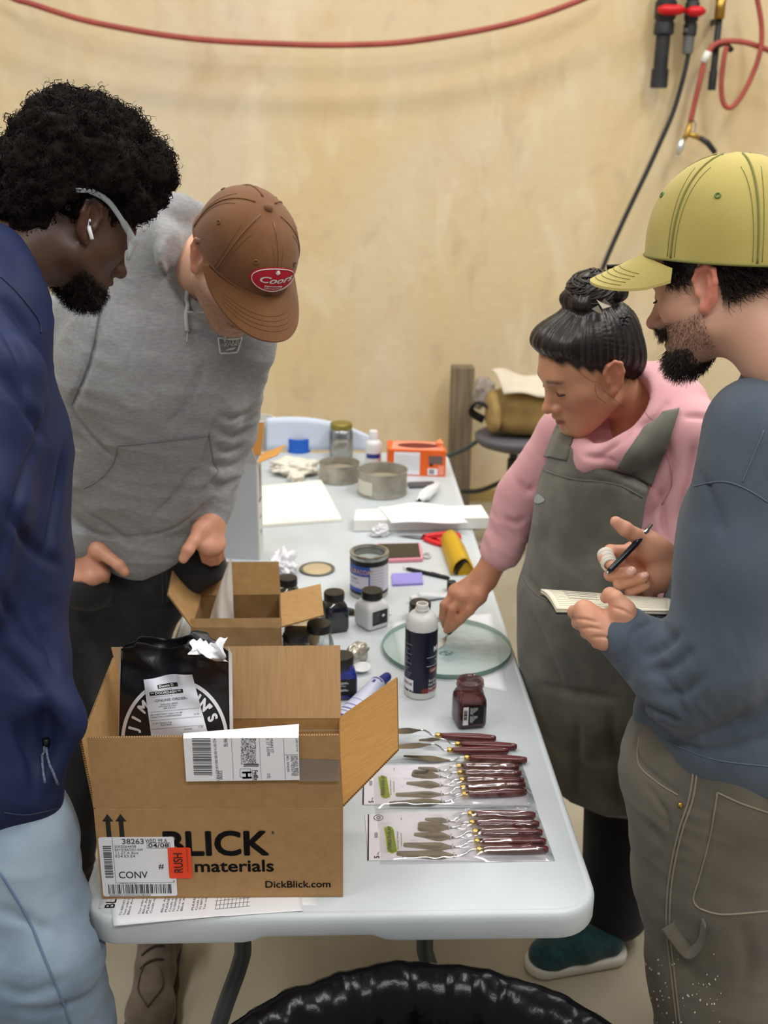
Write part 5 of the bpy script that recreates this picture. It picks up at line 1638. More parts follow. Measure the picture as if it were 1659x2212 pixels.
def carve(V, N_, lines, width, depth_, power=2):
    """press folds (depth>0) or raise ridges (depth<0) along 3D polylines"""
    for ln in lines:
        ln = np.array(ln)
        if len(ln) < 2: continue
        lo, hi = ln.min(0) - width * 3, ln.max(0) + width * 3
        ix = np.where(((V > lo) & (V < hi)).all(1))[0]
        if not len(ix): continue
        best = np.full(len(ix), 9.)
        k = len(ln) - 1
        taper = np.zeros(len(ix))
        for i in range(k):
            a, d = ln[i], ln[i + 1] - ln[i]; t = np.clip(((V[ix] - a) @ d) / (d @ d + 1e-12), 0, 1)
            dist = np.linalg.norm(V[ix] - a - t[:, None] * d, axis=1)
            m_ = dist < best; best[m_] = dist[m_]; taper[m_] = ((i + t) / k)[m_]
        tp = np.sqrt(np.clip(np.sin(PI * np.clip(taper, .02, .98)), 0, 1))
        V[ix] -= N_[ix] * (depth_ * np.exp(-(best / width) ** power) * tp)[:, None]
    return V


def seam(tree, pts, r, mat, parent, name='seam', n=6, off=.0006, closed=False, sides=6):
    ln = px_line(tree, pts, n, off, closed)
    if len(ln) < 3: return None
    return B().tube(ln, r, sides, closed=closed).build(name, mat, parent)


def patch(tree, pts, mat, parent, name, n=3, off=.0015, res=14, label=None, solid=0):
    """closed pixel outline laid on a surface"""
    q = np.array([[p[0], p[1]] for p in spline([A(x, y, 0) for x, y in pts], n, True)])
    c = q.mean(0); V = []; F = []; m_ = len(q)
    V.append(cast(tree, *c, off))
    for j in range(1, res + 1):
        for p in q: V.append(cast(tree, *(c + (p - c) * j / res), off))
    if any(v is None for v in V):
        good = [v for v in V if v is not None]; g = np.mean(good, 0)
        V = [v if v is not None else g for v in V]
    for i in range(m_): F.append((0, 1 + (i + 1) % m_, 1 + i))
    for j in range(res - 1):
        for i in range(m_):
            a = 1 + j * m_
            F.append((a + i, a + (i + 1) % m_, a + m_ + (i + 1) % m_, a + m_ + i))
    return mesh(name, V, F, mat, parent, label=label)


def strands(roots, dirs, length, rad, mat, parent, name='hair', seg=4, curl=0., curl_n=1.5, bend=None, label=None, jit=.25, sides=3, taper=.25):
    """many thin tubes in one mesh"""
    n = len(roots)
    d = dirs + rng.normal(0, jit, dirs.shape); d /= np.linalg.norm(d, axis=1)[:, None]
    L_ = length * (0.7 + .6 * rng.rand(n)) if np.isscalar(length) else length
    a = np.where(np.abs(d[:, 2:3]) < .8, A(0, 0, 1), A(1, 0, 0)); u = np.cross(d, a); u /= np.linalg.norm(u, axis=1)[:, None]; v = np.cross(d, u)
    ph = rng.rand(n) * 6.28
    V = np.zeros((n, seg + 1, sides, 3))
    for j in range(seg + 1):
        t = j / seg
        c = roots + d * (L_ * t)[:, None]
        if curl:
            g = ph + t * 6.28 * curl_n
            c = c + (u * (np.cos(g) - np.cos(ph))[:, None] + v * (np.sin(g) - np.sin(ph))[:, None]) * curl
        if bend is not None: c = c + bend * (L_ * t * t)[:, None]
        rr = rad * (1 - (1 - taper) * t)
        for k in range(sides):
            g = 2 * PI * k / sides
            V[:, j, k] = c + (u * math.cos(g) + v * math.sin(g)) * rr
    idx = np.arange(n * (seg + 1) * sides).reshape(n, seg + 1, sides)
    F = []
    for j in range(seg):
        for k in range(sides):
            F.append(np.stack([idx[:, j, k], idx[:, j, (k + 1) % sides], idx[:, j + 1, (k + 1) % sides], idx[:, j + 1, k]], 1))
    return mesh(name, V.reshape(-1, 3), np.concatenate(F), mat, parent, label=label)


def surf_strands(roots, target, tree, seg, step, rad, mat, parent, name, label=None):
    """thin strands combed over a surface towards a point"""
    n = len(roots); P = np.zeros((n, seg + 1, 3)); U = np.zeros((n, seg + 1, 3))
    for i, p in enumerate(roots):
        d0 = None
        for j in range(seg + 1):
            l_, nn, _, _ = tree.find_nearest(Vector(p))
            nn = np.array(nn); p = np.array(l_) + nn * (.0009 + .0004 * (i % 3)); P[i, j] = p; U[i, j] = nn
            d = target - p; d = d - nn * (d @ nn); d /= np.linalg.norm(d) + 1e-9
            if d0 is not None: d = d0 * .6 + d * .4
            d0 = d; p = p + d * step
    T = np.gradient(P, axis=1); T /= np.linalg.norm(T, axis=2)[..., None] + 1e-9
    W_ = np.cross(T, U); W_ /= np.linalg.norm(W_, axis=2)[..., None] + 1e-9
    rr = rad * np.r_[.3, np.ones(seg - 1), .3][None, :, None]
    V = np.stack([P + U * rr, P - U * rr * .5 + W_ * rr, P - U * rr * .5 - W_ * rr], 2)
    idx = np.arange(n * (seg + 1) * 3).reshape(n, seg + 1, 3); F = []
    for j in range(seg):
        for k in range(3): F.append(np.stack([idx[:, j, k], idx[:, j, (k + 1) % 3], idx[:, j + 1, (k + 1) % 3], idx[:, j + 1, k]], 1))
    return mesh(name, V.reshape(-1, 3), np.concatenate(F), mat, parent, label=label)


def euler_axes(psi, pitch, roll=0):
    """head frame: columns = (left, forward, up). psi: heading in the floor plane, pitch: down, roll: towards its left"""
    ps, p, r = np.radians([psi, pitch, roll])
    f = A(math.cos(ps) * math.cos(p), math.sin(ps) * math.cos(p), -math.sin(p))
    l = A(-math.sin(ps), math.cos(ps), 0)
    u = np.cross(l, f)
    u = -u if u[2] < 0 else u
    l2 = l * math.cos(r) - u * math.sin(r); u2 = u * math.cos(r) + l * math.sin(r)
    return np.stack([l2, f, u2], 1)


def head_sdf(neck=((0, -.035, -.07), (0, -.06, -.2)), nr=(.054, .060), jaw=1., eyes='down', lips=1., nose=1., cheek=1., chin=1., ear=1.):
    S = SDF()
    S.u(s_ell((0, -.016, .040), (.0745, .097, .083)))
    S.u(s_ell((0, .028, .012), (.064, .062, .074)), .03)
    S.u(s_ell((0, .036, -.045), (.050 * cheek, .050, .058)), .03)
    for s in (1, -1):
        S.u(s_ell((s * .047, .046, -.020), (.022 * cheek, .026, .022)), .028)
        S.u(s_cap((s * .053 * jaw, .004, -.052), (s * .024 * jaw, .062, -.094), .022 * jaw, .019), .032)
    S.u(s_ell((0, .070, -.098), (.024 * chin, .020, .017)), .025)
    S.u(s_chain(neck, nr), .03)
    S.u(s_cap((-.028, .077, .020), (.028, .077, .020), .011), .022)
    for s in (1, -1):
        S.sub(s_ell((s * .033, .096, .001), (.019, .013, .0125)), .014)
        S.u(s_ell((s * .0315, .0745, .000), (.0150, .0125, .0118)), .004)
    S.u(s_cap((0, .083, .008), (0, .083 + .022 * nose, -.033), .0075, .0095), .014)
    S.u(s_ell((0, .086 + .021 * nose, -.0365), (.0115, .0115, .0100)), .008)
    for s in (1, -1): S.u(s_ell((s * .0135, .093, -.0405), (.0085, .0105, .0085)), .007)
    for s in (1, -1): S.sub(s_ell((s * .0068, .101, -.0480), (.0038, .0065, .0040)), .003)
    S.u(s_ell((0, .078, -.067), (.026, .017, .020)), .016)
    S.u(s_chain([(-.024, .080, -.0670), (-.009, .0925, -.0622), (0, .0935, -.0632), (.009, .0925, -.0622), (.024, .080, -.0670)], [.0025, .0050 * lips, .0046 * lips, .0050 * lips, .0025]), .006)
    S.u(s_chain([(-.023, .080, -.0700), (0, .0915, -.0748), (.023, .080, -.0700)], [.0026, .0062 * lips, .0026]), .006)
    S.sub(s_chain([(-.026, .0835, -.0682), (-.01, .0975, -.0680), (0, .0995, -.0688), (.01, .0975, -.0680), (.026, .0835, -.0682)], [.0014] * 5), .003)
    S.sub(s_ell((0, .098, -.086), (.017, .0085, .006)), .010)
    for s in (1, -1):   # ears
        Re = np.array([[1, 0, 0], [0, math.cos(.22), math.sin(.22)], [0, -math.sin(.22), math.cos(.22)]])
        Rz = np.array([[math.cos(.32 * s), math.sin(.32 * s), 0], [-math.sin(.32 * s), math.cos(.32 * s), 0], [0, 0, 1]])
        E = lambda x, y, z: (s * (.0745 + x), -.006 + y * math.cos(.2) - z * math.sin(.2) * 1, -.002 + z)
        S.u(s_ell((s * .079, -.010, -.002), (.0062, .0185 * ear, .031 * ear), Rz), .008)
        S.sub(s_ell((s * .0875, -.004, .001), (.0075, .0115, .0205), Rz), .005)
        hel = [E(.004, .012, .004), E(.006, .015, .016), E(.0095, .008, .0275), E(.0120, -.006, .031), E(.0145, -.0175, .023), E(.0145, -.0205, .006), E(.011, -.0150, -.012), E(.0075, -.004, -.026)]
        S.u(s_chain(hel, [.0032, .0034, .0036, .0038, .0040, .0040, .0038, .0058], .003), .0035)
        S.u(s_chain([E(.010, -.010, .018), E(.0115, -.0125, .004), E(.009, -.008, -.011)], [.0032, .0036, .0034], .003), .004)
        S.u(s_ell(E(.006, -.001, -.027), (.0052, .0085, .0085)), .005)
        S.u(s_ell(E(.0045, .0095, -.004), (.0045, .0038, .0065)), .004)
    return S


def head_mesh(S, h=.0021, zlo=-.22, ylo=-.16, relax_it=1):
    V, F = S.mesh((-.125, ylo, zlo), (.125, .135, .15), h)
    return relax(V, F, relax_it, .35), F


def skin_cols(V, base, lip, blush, stub=None, stubc=None, brow=None, scalp=None, scalpc=None, amount=1.):
    """real colouring of a face in head coordinates"""
    base, lip, blush = [np.array(lin(c)[:3]) for c in (base, lip, blush)]
    C = np.tile(base, (len(V), 1)).astype(float)
    x, y, z = V.T
    def mixin(w, c): C[:] = C * (1 - w[:, None]) + np.asarray(c) * w[:, None]
    g = lambda cx_, cy_, cz_, r: np.exp(-(((np.abs(x) - cx_) ** 2 + (y - cy_) ** 2 + (z - cz_) ** 2) / r ** 2))
    nz = fbm(V * 60, 3) * .5
    C *= (1 + .06 * nz)[:, None]
    mixin(.55 * g(.045, .065, -.03, .024) * amount, blush); mixin(.6 * g(.0, .110, -.038, .014) * amount, blush); mixin(.65 * np.clip((np.abs(x) - .078) / .006, 0, 1) * (np.abs(z) < .045) * amount, blush)
    lm = np.exp(-((z + .0685) / .0075) ** 4) * np.clip((y - .0805) / .005, 0, 1) * np.clip((.0235 - np.abs(x)) / .004, 0, 1)
    mixin(.8 * lm, lip)
    if brow is not None:
        bw = np.exp(-((z - (.021 + .004 * np.sin(np.clip((np.abs(x) - .012) / .04, 0, 1) * PI))) / .0042) ** 2) * np.clip((np.abs(x) - .010) / .004, 0, 1) * np.clip((.052 - np.abs(x)) / .006, 0, 1) * (y > .045)
        mixin(np.clip(bw * 1.0 * (.75 + .4 * fbm(V * 400, 2)), 0, .92), lin(brow)[:3])
        ll = np.exp(-((z + .0035 - .0) / .0016) ** 2) * (y > .070) * np.clip((.0145 - np.abs(np.abs(x) - .0315)) / .003, 0, 1)
        mixin(np.clip(ll * .9, 0, 1), lin(brow)[:3])
    if stub is not None:
        mixin(np.clip(stub(x, y, z) * (.78 + .35 * fbm(V * 420, 2)), 0, 1), lin(stubc)[:3])
    if scalp is not None:
        mixin(np.clip(scalp(x, y, z), 0, 1), lin(scalpc)[:3])
    return C


def skin_mat(name, rough=.48):
    return M(name, 'c08a6c', rough=rough, attr='Col', sss=.12, bump=.12, bs=900, bdist=.0006)


def hand_sdf(wrist, knuckles, fingers, thumb, rp=.0125, rf=.0082, fore=None, k=.006, palm_n=None, rw=.022):
    """wrist point, 4 knuckle points (index..little), fingers: list of 3 further joints each, thumb: 4 points from palm base to tip"""
    S = SDF()
    W_ = np.asarray(wrist, float)
    for i, kn in enumerate(knuckles):
        S.u(s_cap(W_ + (np.asarray(kn) - W_) * .12, kn, rw * .66, rp * (1.0 if i < 3 else .92)), .014)
    for i in range(3):
        S.u(s_cap(knuckles[i], knuckles[i + 1], rp * .92), .010)
    if fore is not None: S.u(s_chain([fore, W_], [rw * 1.25, rw]), .02)
    if thumb is not None:
        S.u(s_cap(W_ + (np.asarray(thumb[0]) - W_) * .25, thumb[0], rw * .7, rp * 1.2), .014)
        S.u(s_chain(thumb, [rp * 1.18, rf * 1.25, rf * 1.22, rf * .95], .004), .009)
    for i, (kn, fg) in enumerate(zip(knuckles, fingers)):
        if fg is None: continue
        sc = (1, 1.04, 1, .88)[i] * rf
        S.u(s_chain([kn] + list(fg), [sc * 1.22, sc * 1.10, sc * 1.0, sc * .86][:len(fg) + 1], .003), .0045)
    return S


def body_mesh(head, R, hc, limbs, hands, h=.0025, col='cf9478', colfn=None):
    """one continuous skin: head, neck, arms inside the clothes, hands"""
    S = SDF().wrap(head, R, hc)
    pts = [hc - .2, hc + .2]
    for pp, rr in limbs:
        S.u(s_chain(pp, rr, .02), .02)
        for q, rq in zip(pp, rr): pts += [np.asarray(q) - rq - .02, np.asarray(q) + rq + .02]
    for H, ctr in hands:
        S.join(H); pts += [ctr - .13, ctr + .13]
    pts = np.array(pts)
    V, F = S.mesh(pts.min(0), pts.max(0), h)
    V = relax(V, F, 1, .35)
    L_ = (V - hc) @ R
    hd = (np.abs(L_[:, 0]) < .12) & (np.abs(L_[:, 1]) < .16) & (L_[:, 2] > -.16) & (L_[:, 2] < .16)
    C = np.tile(np.array(lin(col)[:3]), (len(V), 1)) * (1 + .06 * fbm(V * 55, 3))[:, None]
    return V, F, C, L_, hd


def cat_mesh(parts):
    V = []; F = []; n = 0
    for v, f in parts: V.append(v); F.append(f + n); n += len(v)
    return np.concatenate(V), np.concatenate(F)


def to_world(V, R, c, s=1.): return (V * s) @ R.T + c


def fold_noise(V, axis, f=30., amp=.004, stretch=.25, seed=0., sharp=True):
    ax = np.asarray(axis, float); ax /= np.linalg.norm(ax)
    t = V @ ax
    Q = V - t[:, None] * ax
    P = Q * f * stretch + (t * f)[:, None] * ax + seed
    n = vnoise(P) * .65 + vnoise(P * 2.1 + 5) * .35
    if sharp: n = 1 - 2 * np.abs(n) ** .8
    return n * amp
# ================================================================== people
J = PD


class Cloth(SDF):
    """garment modelled from limbs; remembers its bounds"""
    def __init__(s): super().__init__(); s.lo = A(9, 9, 9); s.hi = A(-9, -9, -9)
    def _b(s, p, r):
        p = np.asarray(p, float); s.lo = np.minimum(s.lo, p - r); s.hi = np.maximum(s.hi, p + r)
    def limb(s, pts, rr, k=.03, flat=None, kk=.03):
        for p, r in zip(pts, rr): s._b(p, r * 1.15 + .015)
        return s.u(s_chain(pts, rr, kk, flat), k)
    def ball(s, c, r, R=None, k=.03):
        s._b(c, max(r) + .015); return s.u(s_ell(c, r, R), k)
    def make(s, h=.006, it=1):
        V, F = s.mesh(s.lo, s.hi, h)
        return relax(V, F, it, .4), F


CAMD = CF.copy()
SIDE = CR.copy()


def fabric(name, col, col2=None, rough=.9, vs=40, bump=.25, bs=700, **k):
    return M(name, col, rough=rough, col2=col2, vs=vs, bump=bump, bs=bs, bdist=.0012, sheen=.15, spec=.2, **k)


def cap_part(R, c, mat, parent, s=1., H=.098, zf=.040, zb=.018, rx=.086, ry=.107, yc=-.012, top=(0, -.012), pw=2.3, brim_len=.072, brim_w=62, brim_drop=.30, brim_curve=.022, hole=False, stitch=None, button=True, eyelet=None, name='cap', label=None, front_push=.006, brim_mat=None, p2=2.3, brim_flare=.06):
    """six panel cap in head coordinates; returns mapping (az, t) -> world"""
    W_ = lambda v: to_world(np.asarray(v, float)[None], R, c, s)[0]
    root = bpy.data.objects.new(name, None); COL.objects.link(root); root.parent = parent
    WL[root.name] = WL[parent.name]
    if label: root['label'] = label
    def dome(az, t, off=0.):
        """az from forward (0) to back, + = left"""
        ca, sa = math.cos(az), math.sin(az)
        zb_ = zf + (zb - zf) * (1 - ca) / 2
        r_ = (1 - t ** pw) ** (1 / p2) if t < 1 else 0.
        px_, py_ = rx * sa * r_, ry * ca * r_ + front_push * max(0, ca) ** 2 * r_
        x, y, z = top[0] * t + px_, yc + (top[1] - yc) * t + py_, zb_ + (zf * .0 + (H + zf - zb_)) * t
        n = A(sa, ca, .25 + 2.2 * t * t); n /= np.linalg.norm(n)
        # soft gathers beside the seams
        g = .0012 * math.cos(az * 6 + PI) * math.sin(PI * min(1, t * 1.05))
        return W_(A(x, y, z) + n * (off + g))
    nu, nv = 96, 26
    V = [dome(2 * PI * i / nu, (j / (nv - 1)) ** .8) for j in range(nv) for i in range(nu)]
    F = []
    for j in range(nv - 1):
        for i in range(nu):
            az = (2 * PI * (i + .5) / nu); tt = ((j + .5) / (nv - 1)) ** .8
            if hole:
                dz = abs(az - PI) / .62; dt = (tt - .13) / .33
                if tt > .13 and dz * dz + dt * dt < 1: continue
            F.append((j * nu + i, j * nu + (i + 1) % nu, (j + 1) * nu + (i + 1) % nu, (j + 1) * nu + i))
    mesh('crown', V, F, mat, root)
    st = stitch or mat
    for k in range(6):
        az = PI / 6 * 0 + k * PI / 3 + (0 if not hole else 0)
        if hole and k == 3:
            continue
        B().tube([dome(az, t, .0006) for t in np.linspace(0.02, .98, 22)], .0016, 6).build('seam', st, root)
        for d in (-.055, .055):
            B().tube([dome(az + d / max(.25, (1 - t ** 2)), t, .0004) for t in np.linspace(.03, .86, 18)], .0005, 5).build('stitching', st, root)
    for k in range(6):
        az = PI / 6 + k * PI / 3
        e = dome(az, .60, .0008); e2 = dome(az, .64, .0008); e3 = dome(az + .06, .60, .0008)
        x_, y_, n_ = frame(e3 - e, e2 - e)
        B().tube([e + (x_ * math.cos(g) + y_ * math.sin(g)) * .0034 for g in np.linspace(0, 6.28, 14, endpoint=False)], .0013, 6, closed=True).build('eyelet', eyelet or st, root)
    if button:
        b0 = dome(0, 1., 0); u_ = R[:, 2]
        ax_ = np.stack([R[:, 0], R[:, 1], R[:, 2]], 1)
        B().lathe([(.0085, -.002), (.0085, .002), (.006, .0048), (.001, .006)], b0, 16, ax=ax_).build('button', mat, root)
    # band edge
    B().tube([dome(g, .0, .0005) for g in np.linspace(0, 2 * PI, 72, endpoint=False)], .0022, 6, closed=True).build('band_edge', st, root)
    # brim
    bw = math.radians(brim_w)
    def brim(u, v, dz=0.):
        a = (u * 2 - 1); az = a * bw
        ca, sa = math.cos(az), math.sin(az)
        x, y = rx * sa, yc + ry * ca + front_push * ca * ca
        L_ = brim_len * (1 - abs(a) ** 2.6) ** .55
        x2, y2 = x * (1 + brim_flare * v), y + L_ * v
        z2 = zf + (zb - zf) * (1 - ca) / 2 - brim_drop * L_ * v - brim_curve * a * a * (.4 + .6 * v) - .012 * v * v * 0 + dz
        return W_(A(x2, y2, z2 + .003 * v))
    nb = 36
    bb = B(); bb.grid(lambda u, v: brim(u, v, .0018), nb, 10); bb.grid(lambda u, v: brim(1 - u, v, -.0018), nb, 10)
    ring = [brim(i / (nb - 1), 1, .0018) for i in range(nb)]; ring2 = [brim(i / (nb - 1), 1, -.0018) for i in range(nb)]
    bb.add(ring + ring2, [(i, nb + i, nb + i + 1, i + 1) for i in range(nb - 1)])
    bo = bb.build('brim', brim_mat or mat, root)
    for k in range(5 if stitch else 4):
        f = .45 + .11 * k
        B().tube([brim(u, f, .0022) for u in np.linspace(.12, .88, 30)], .0005, 5).build('stitching', st, root)
    return dome, brim, root


# ------------------------------------------------------------------ man in the grey hoodie
def person_hoodie():
    p = thing('person', 'man in grey hoodie and brown cap, hands in black jeans pockets', 'person', A(-.50, 2.08, 0))
    SK = skin_mat('skin_light')
    R = euler_axes(-60, 47, 7)
    hc = J(520, 565, 1.87)
    S = head_sdf(neck=[(0, -.03, -.06), (0.01, -.075, -.13), (0.02, -.15, -.18)], nr=(.056, .060, .07), jaw=1.03)
    HD = S
    st = lambda x, y, z: .55 * np.clip((-z - .028) / .02, 0, 1) * np.clip((y + .012) / .02, 0, 1) * (z > -.13)
    hcol = lambda V: skin_cols(V, 'd3a488', 'b4705f', 'cf7a66', stub=st, stubc='6a5040', brow='4a3322', scalp=lambda x, y, z: np.clip((z - .015) / .02, 0, 1) * (y < .055), scalpc='4a3828')
    # hoodie
    c = Cloth()
    ch = [J(330, 660, 2.06), J(330, 800, 2.06), J(310, 960, 2.17), J(300, 1090, 2.25)]
    c.limb(ch, [.150, .180, .178, .165], flat=(CAMD, .68), kk=.06)
    c.limb([J(165, 705, 2.13), J(320, 600, 2.07), J(515, 730, 2.04)], [.072, .085, .072], k=.05)
    c.limb([J(148, 720, 2.13), J(108, 930, 2.27), J(165, 1120, 2.20)], [.077, .064, .046], k=.025)
    c.limb([J(518, 745, 2.05), J(499, 920, 2.18), J(470, 1085, 2.19)], [.066, .052, .034], k=.022)
    c.limb([J(345, 530, 2.02), J(385, 490, 2.04)], [.07, .05], k=.05)
    c.limb([J(318, 505, 2.03), J(345, 470, 2.00), J(385, 458, 2.01), J(425, 462, 2.05)], [.028, .030, .030, .028], k=.012)
    c.limb([J(165, 1085, 2.22), J(180, 1165, 2.185)], [.047, .044], k=.01)
    c.limb([J(473, 1075, 2.195), J(462, 1118, 2.185)], [.036, .034], k=.01)
    c.limb([J(175, 1130, 2.27), J(305, 1175, 2.22), J(440, 1105, 2.25)], [.06, .065, .055], k=.04)
    # hood opening around the neck
    c.limb([J(340, 480, 1.985), J(378, 560, 1.93), J(425, 650, 1.90), J(500, 705, 1.93)], [.026, .028, .026, .024], k=.012)
    c.sub(s_ell(J(430, 560, 1.90), (.068, .085, .10)), .02)
    V, F = c.make(.0058)
    N_ = vnormals(V, F)
    py_ = V[:, 2]
    amp = np.where(V[:, 2] < 1.35, .0035, .002)
    V += N_ * (fbm(V * 7 + 3, 2) * .006 + fold_noise(V, A(.3, 0, 1), 26, 1, .35) * amp)[:, None] * 1
    tr = bvh(V, F)
    arm = px_line(tr, [(545, 880), (500, 890), (470, 910)])
    folds = [[(540, 890), (505, 905), (470, 900)], [(535, 930), (500, 940), (465, 925)], [(527, 965), (495, 975), (462, 962)], [(518, 1000), (490, 1012), (460, 1000)], [(508, 1040), (480, 1050), (455, 1038)],
             [(222, 590), (212, 690), (190, 790), (152, 880)], [(470, 900), (455, 950), (430, 1040)], [(150, 880), (190, 940), (240, 985)], [(290, 1180), (250, 1150), (190, 1110)], [(330, 1120), (390, 1060), (420, 1010)], [(440, 790), (400, 880), (360, 920)], [(360, 560), (395, 640), (440, 690)]]
    carve(V, N_, [px_line(tr, f) for f in folds], .008, .009)
    ridges = [[(250, 965), (300, 950), (440, 945)]]
    carve(V, N_, [px_line(tr, [(145, 1105), (200, 1150), (290, 1160), (380, 1140), (455, 1078)])], .005, .005)
    carve(V, N_, [px_line(tr, [(500, 1050), (480, 1062), (455, 1058)])], .004, .004)
    HG = fabric('grey_marl', '979796', '878788', vs=90, stretch=(1, 1, 3), bump=.4, bs=500)
    hd = mesh('hoodie', V, F, HG, p, label='heather grey pullover hoodie')
    tr = bvh(V, F)
    HS = fabric('grey_marl_seam', '757577')
    for ln in ([(255, 962), (300, 958), (370, 950), (452, 940)], [(255, 962), (245, 1000), (215, 1035), (180, 1055)], [(452, 940), (462, 1000), (470, 1020), (440, 1050)], [(222, 585), (213, 680), (192, 780), (155, 875)]):
        seam(tr, ln, .0016, HS, hd)
    # drawcord, eyelet, logo
    CRD = M('grey_cord', 'a9a9a6', rough=.8)
    e0 = cast(tr, 404, 612, .002)
    if e0 is not None:
        x_, y_, n_ = frame(CR, -CD)
        B().tube([e0 + (CR * math.cos(g) + CD * math.sin(g)) * .0065 for g in np.linspace(0, 6.28, 16, endpoint=False)], .0018, 6, closed=True).build('eyelet', M('dark_metal', '3a3a3c', rough=.4, metal=.8), hd)
    for ln, r in ([[(404, 612), (404, 650), (402, 690), (405, 718)], .0045], [[(405, 716), (404, 728), (403, 740)], .0016], [[(489, 688), (489, 715), (487, 735), (486, 745)], .002]):
        q = px_line(tr, ln, 5, .004)
        if len(q) > 3: B().tube(q, r, 8).build('drawcord', CRD, hd)
    WH = M('white_screen_print', 'd9d9d6', rough=.7)
    q = [(472, 731), (522, 730), (512, 761), (476, 764)]
    for i in range(4):
        a_, b_ = A(*q[i], 0), A(*q[(i + 1) % 4], 0)
        ln = [cast(tr, *lerp(a_, b_, t)[:2], .0012) for t in np.linspace(0, 1, 8)]
        ln = [v for v in ln if v is not None]
        if len(ln) > 2: B().tube(ln, .0018, 5).build('logo_frame', WH, hd)
    def bend(x, y): 
        v = cast(tr, 483 + x * 13.5, 748 - y * 15 - x * .9, .0012); return v if v is not None else J(490, 745, 2.0)
    text('VANS', None, None, None, 1, WH, hd, bend=bend, fat=.03, shear=.15)
    def bend(x, y):
        v = cast(tr, 477 + x * 4.6, 748 - y * 6, .0012); return v if v is not None else J(490, 745, 2.0)
    text('CA    66', None, None, None, 1, WH, hd, bend=lambda x, y: bend(x * 1.9, y))
    ln = [cast(tr, x, y, .0013) for x, y in ((488, 757), (494, 754), (502, 753), (508, 751))]
    if all(v is not None for v in ln): B().tube(ln, [.001, .0022, .0022, .001], 6).build('logo_skateboard', WH, hd)
    # jeans
    c = Cloth()
    c.limb([J(245, 1215, 2.315), J(366, 1195, 2.295)], [.135, .112], k=.05, flat=(CAMD, .85))
    lf, rf = PZ(342, 2110, 0), A(-.66, 2.0, 0)
    c.ball(J(186, 1282, 2.178), (.048, .030, .036), k=.03)
    c.ball(J(446, 1222, 2.235), (.038, .034, .036), k=.06)
    c.limb([J(312, 1255, 2.31), A(-.495, 2.13, .72), A(-.48, 2.08, .52), A(lf[0] - .03, lf[1] + .10, .12)], [.105, .085, .075, .058], k=.05)
    c.limb([J(225, 1250, 2.325), A(-.62, 2.16, .72), A(-.63, 2.12, .50), rf + A(0, .06, .12)], [.110, .088, .076, .058], k=.05)
    c.sub(s_box((-.006, 2.43, .717), (.386, 1.226, .030), None, .01), .006)
    V, F = c.make(.006)
    N_ = vnormals(V, F)
    V += N_ * (fold_noise(V, A(.2, .1, 1), 24, .0035, .3))[:, None]
    BJ = fabric('black_denim', '1d1d1e', '141415', rough=.8, vs=25)
    tj = bvh(V, F)
    je = mesh('jeans', V, F, BJ, p, label='black jeans')
    BS = fabric('black_denim_seam', '2a2a2b')
    for ln in ([(143, 1245), (175, 1256), (215, 1252), (245, 1228)], [(143, 1250), (175, 1261), (215, 1257), (248, 1232)], [(345, 1180), (350, 1240), (352, 1300)], [(355, 1180), (360, 1240), (362, 1300)], [(430, 1186), (452, 1192), (466, 1180)]):
        seam(tj, ln, .0014, BS, je)
    # hands
    k1 = [J(222, 1240, 2.175), J(200, 1250, 2.165), J(176, 1250, 2.175), J(155, 1245, 2.19)]
    dnv = A(0, .012, -.022)
    fg = [[k + dnv, k + dnv * 1.8] for k in k1]
    th = [J(215, 1190, 2.16), J(240, 1208, 2.14), J(258, 1222, 2.13), J(270, 1236, 2.13)]
    H1 = hand_sdf(J(182, 1160, 2.195), k1, fg, th, rp=.0145, rf=.0098, fore=J(165, 1100, 2.225), rw=.031)
    k2 = [J(440, 1178, 2.15), J(452, 1183, 2.155), J(463, 1182, 2.165), J(472, 1175, 2.175)]
    fg2 = [[k + dnv, k + dnv * 1.8] for k in k2]
    th2 = [J(433, 1145, 2.15), J(418, 1170, 2.13), J(406, 1188, 2.12), J(396, 1207, 2.12)]
    H2 = hand_sdf(J(458, 1122, 2.185), k2, fg2, th2, rp=.0145, rf=.0105, fore=J(470, 1060, 2.205), rw=.028)
    limbs = [([hc + R @ A(.02, -.15, -.18), J(330, 650, 2.08), J(320, 900, 2.12)], [.05, .05, .05]), ([J(330, 650, 2.08), J(165, 715, 2.13), J(108, 930, 2.27), J(165, 1100, 2.225)], [.04, .035, .03, .028]),
             ([J(330, 650, 2.08), J(515, 745, 2.05), J(499, 920, 2.18), J(470, 1065, 2.20)], [.04, .035, .028, .026])]
    V, F, C, L_, m_ = body_mesh(HD, R, hc, limbs, [(H1, J(210, 1200, 2.175)), (H2, J(440, 1150, 2.155))], .0027)
    C[m_] = hcol(L_[m_])
    mesh('body', V, F, SK, p, cols=C, label='skin of face, neck and hands')
    # cap
    BR_ = fabric('brown_duck', '77502f', '6c4527', rough=.85, vs=14, bump=.3, bs=900)
    dome, brim, root = cap_part(R, hc, BR_, p, name='brown_cap', label='brown baseball cap with a red oval patch', H=.094, zf=.036, zb=.0, rx=.088, ry=.106, brim_len=.077, brim_w=68, brim_flare=.14, brim_drop=.38, brim_curve=.012, front_push=.01, pw=2.6, p2=2.2)
    RED = M('red_patch', 'b3122a', rough=.7)
    def on(u, v, off):   # u -1..1 across, v -1..1 up: front of the cap
        return dome(u * .54, .39 + .25 * v, off)
    n = 40
    ring = [on(1.0 * math.cos(g), .95 * math.sin(g), .0026) for g in np.linspace(0, 2 * PI, n, endpoint=False)]
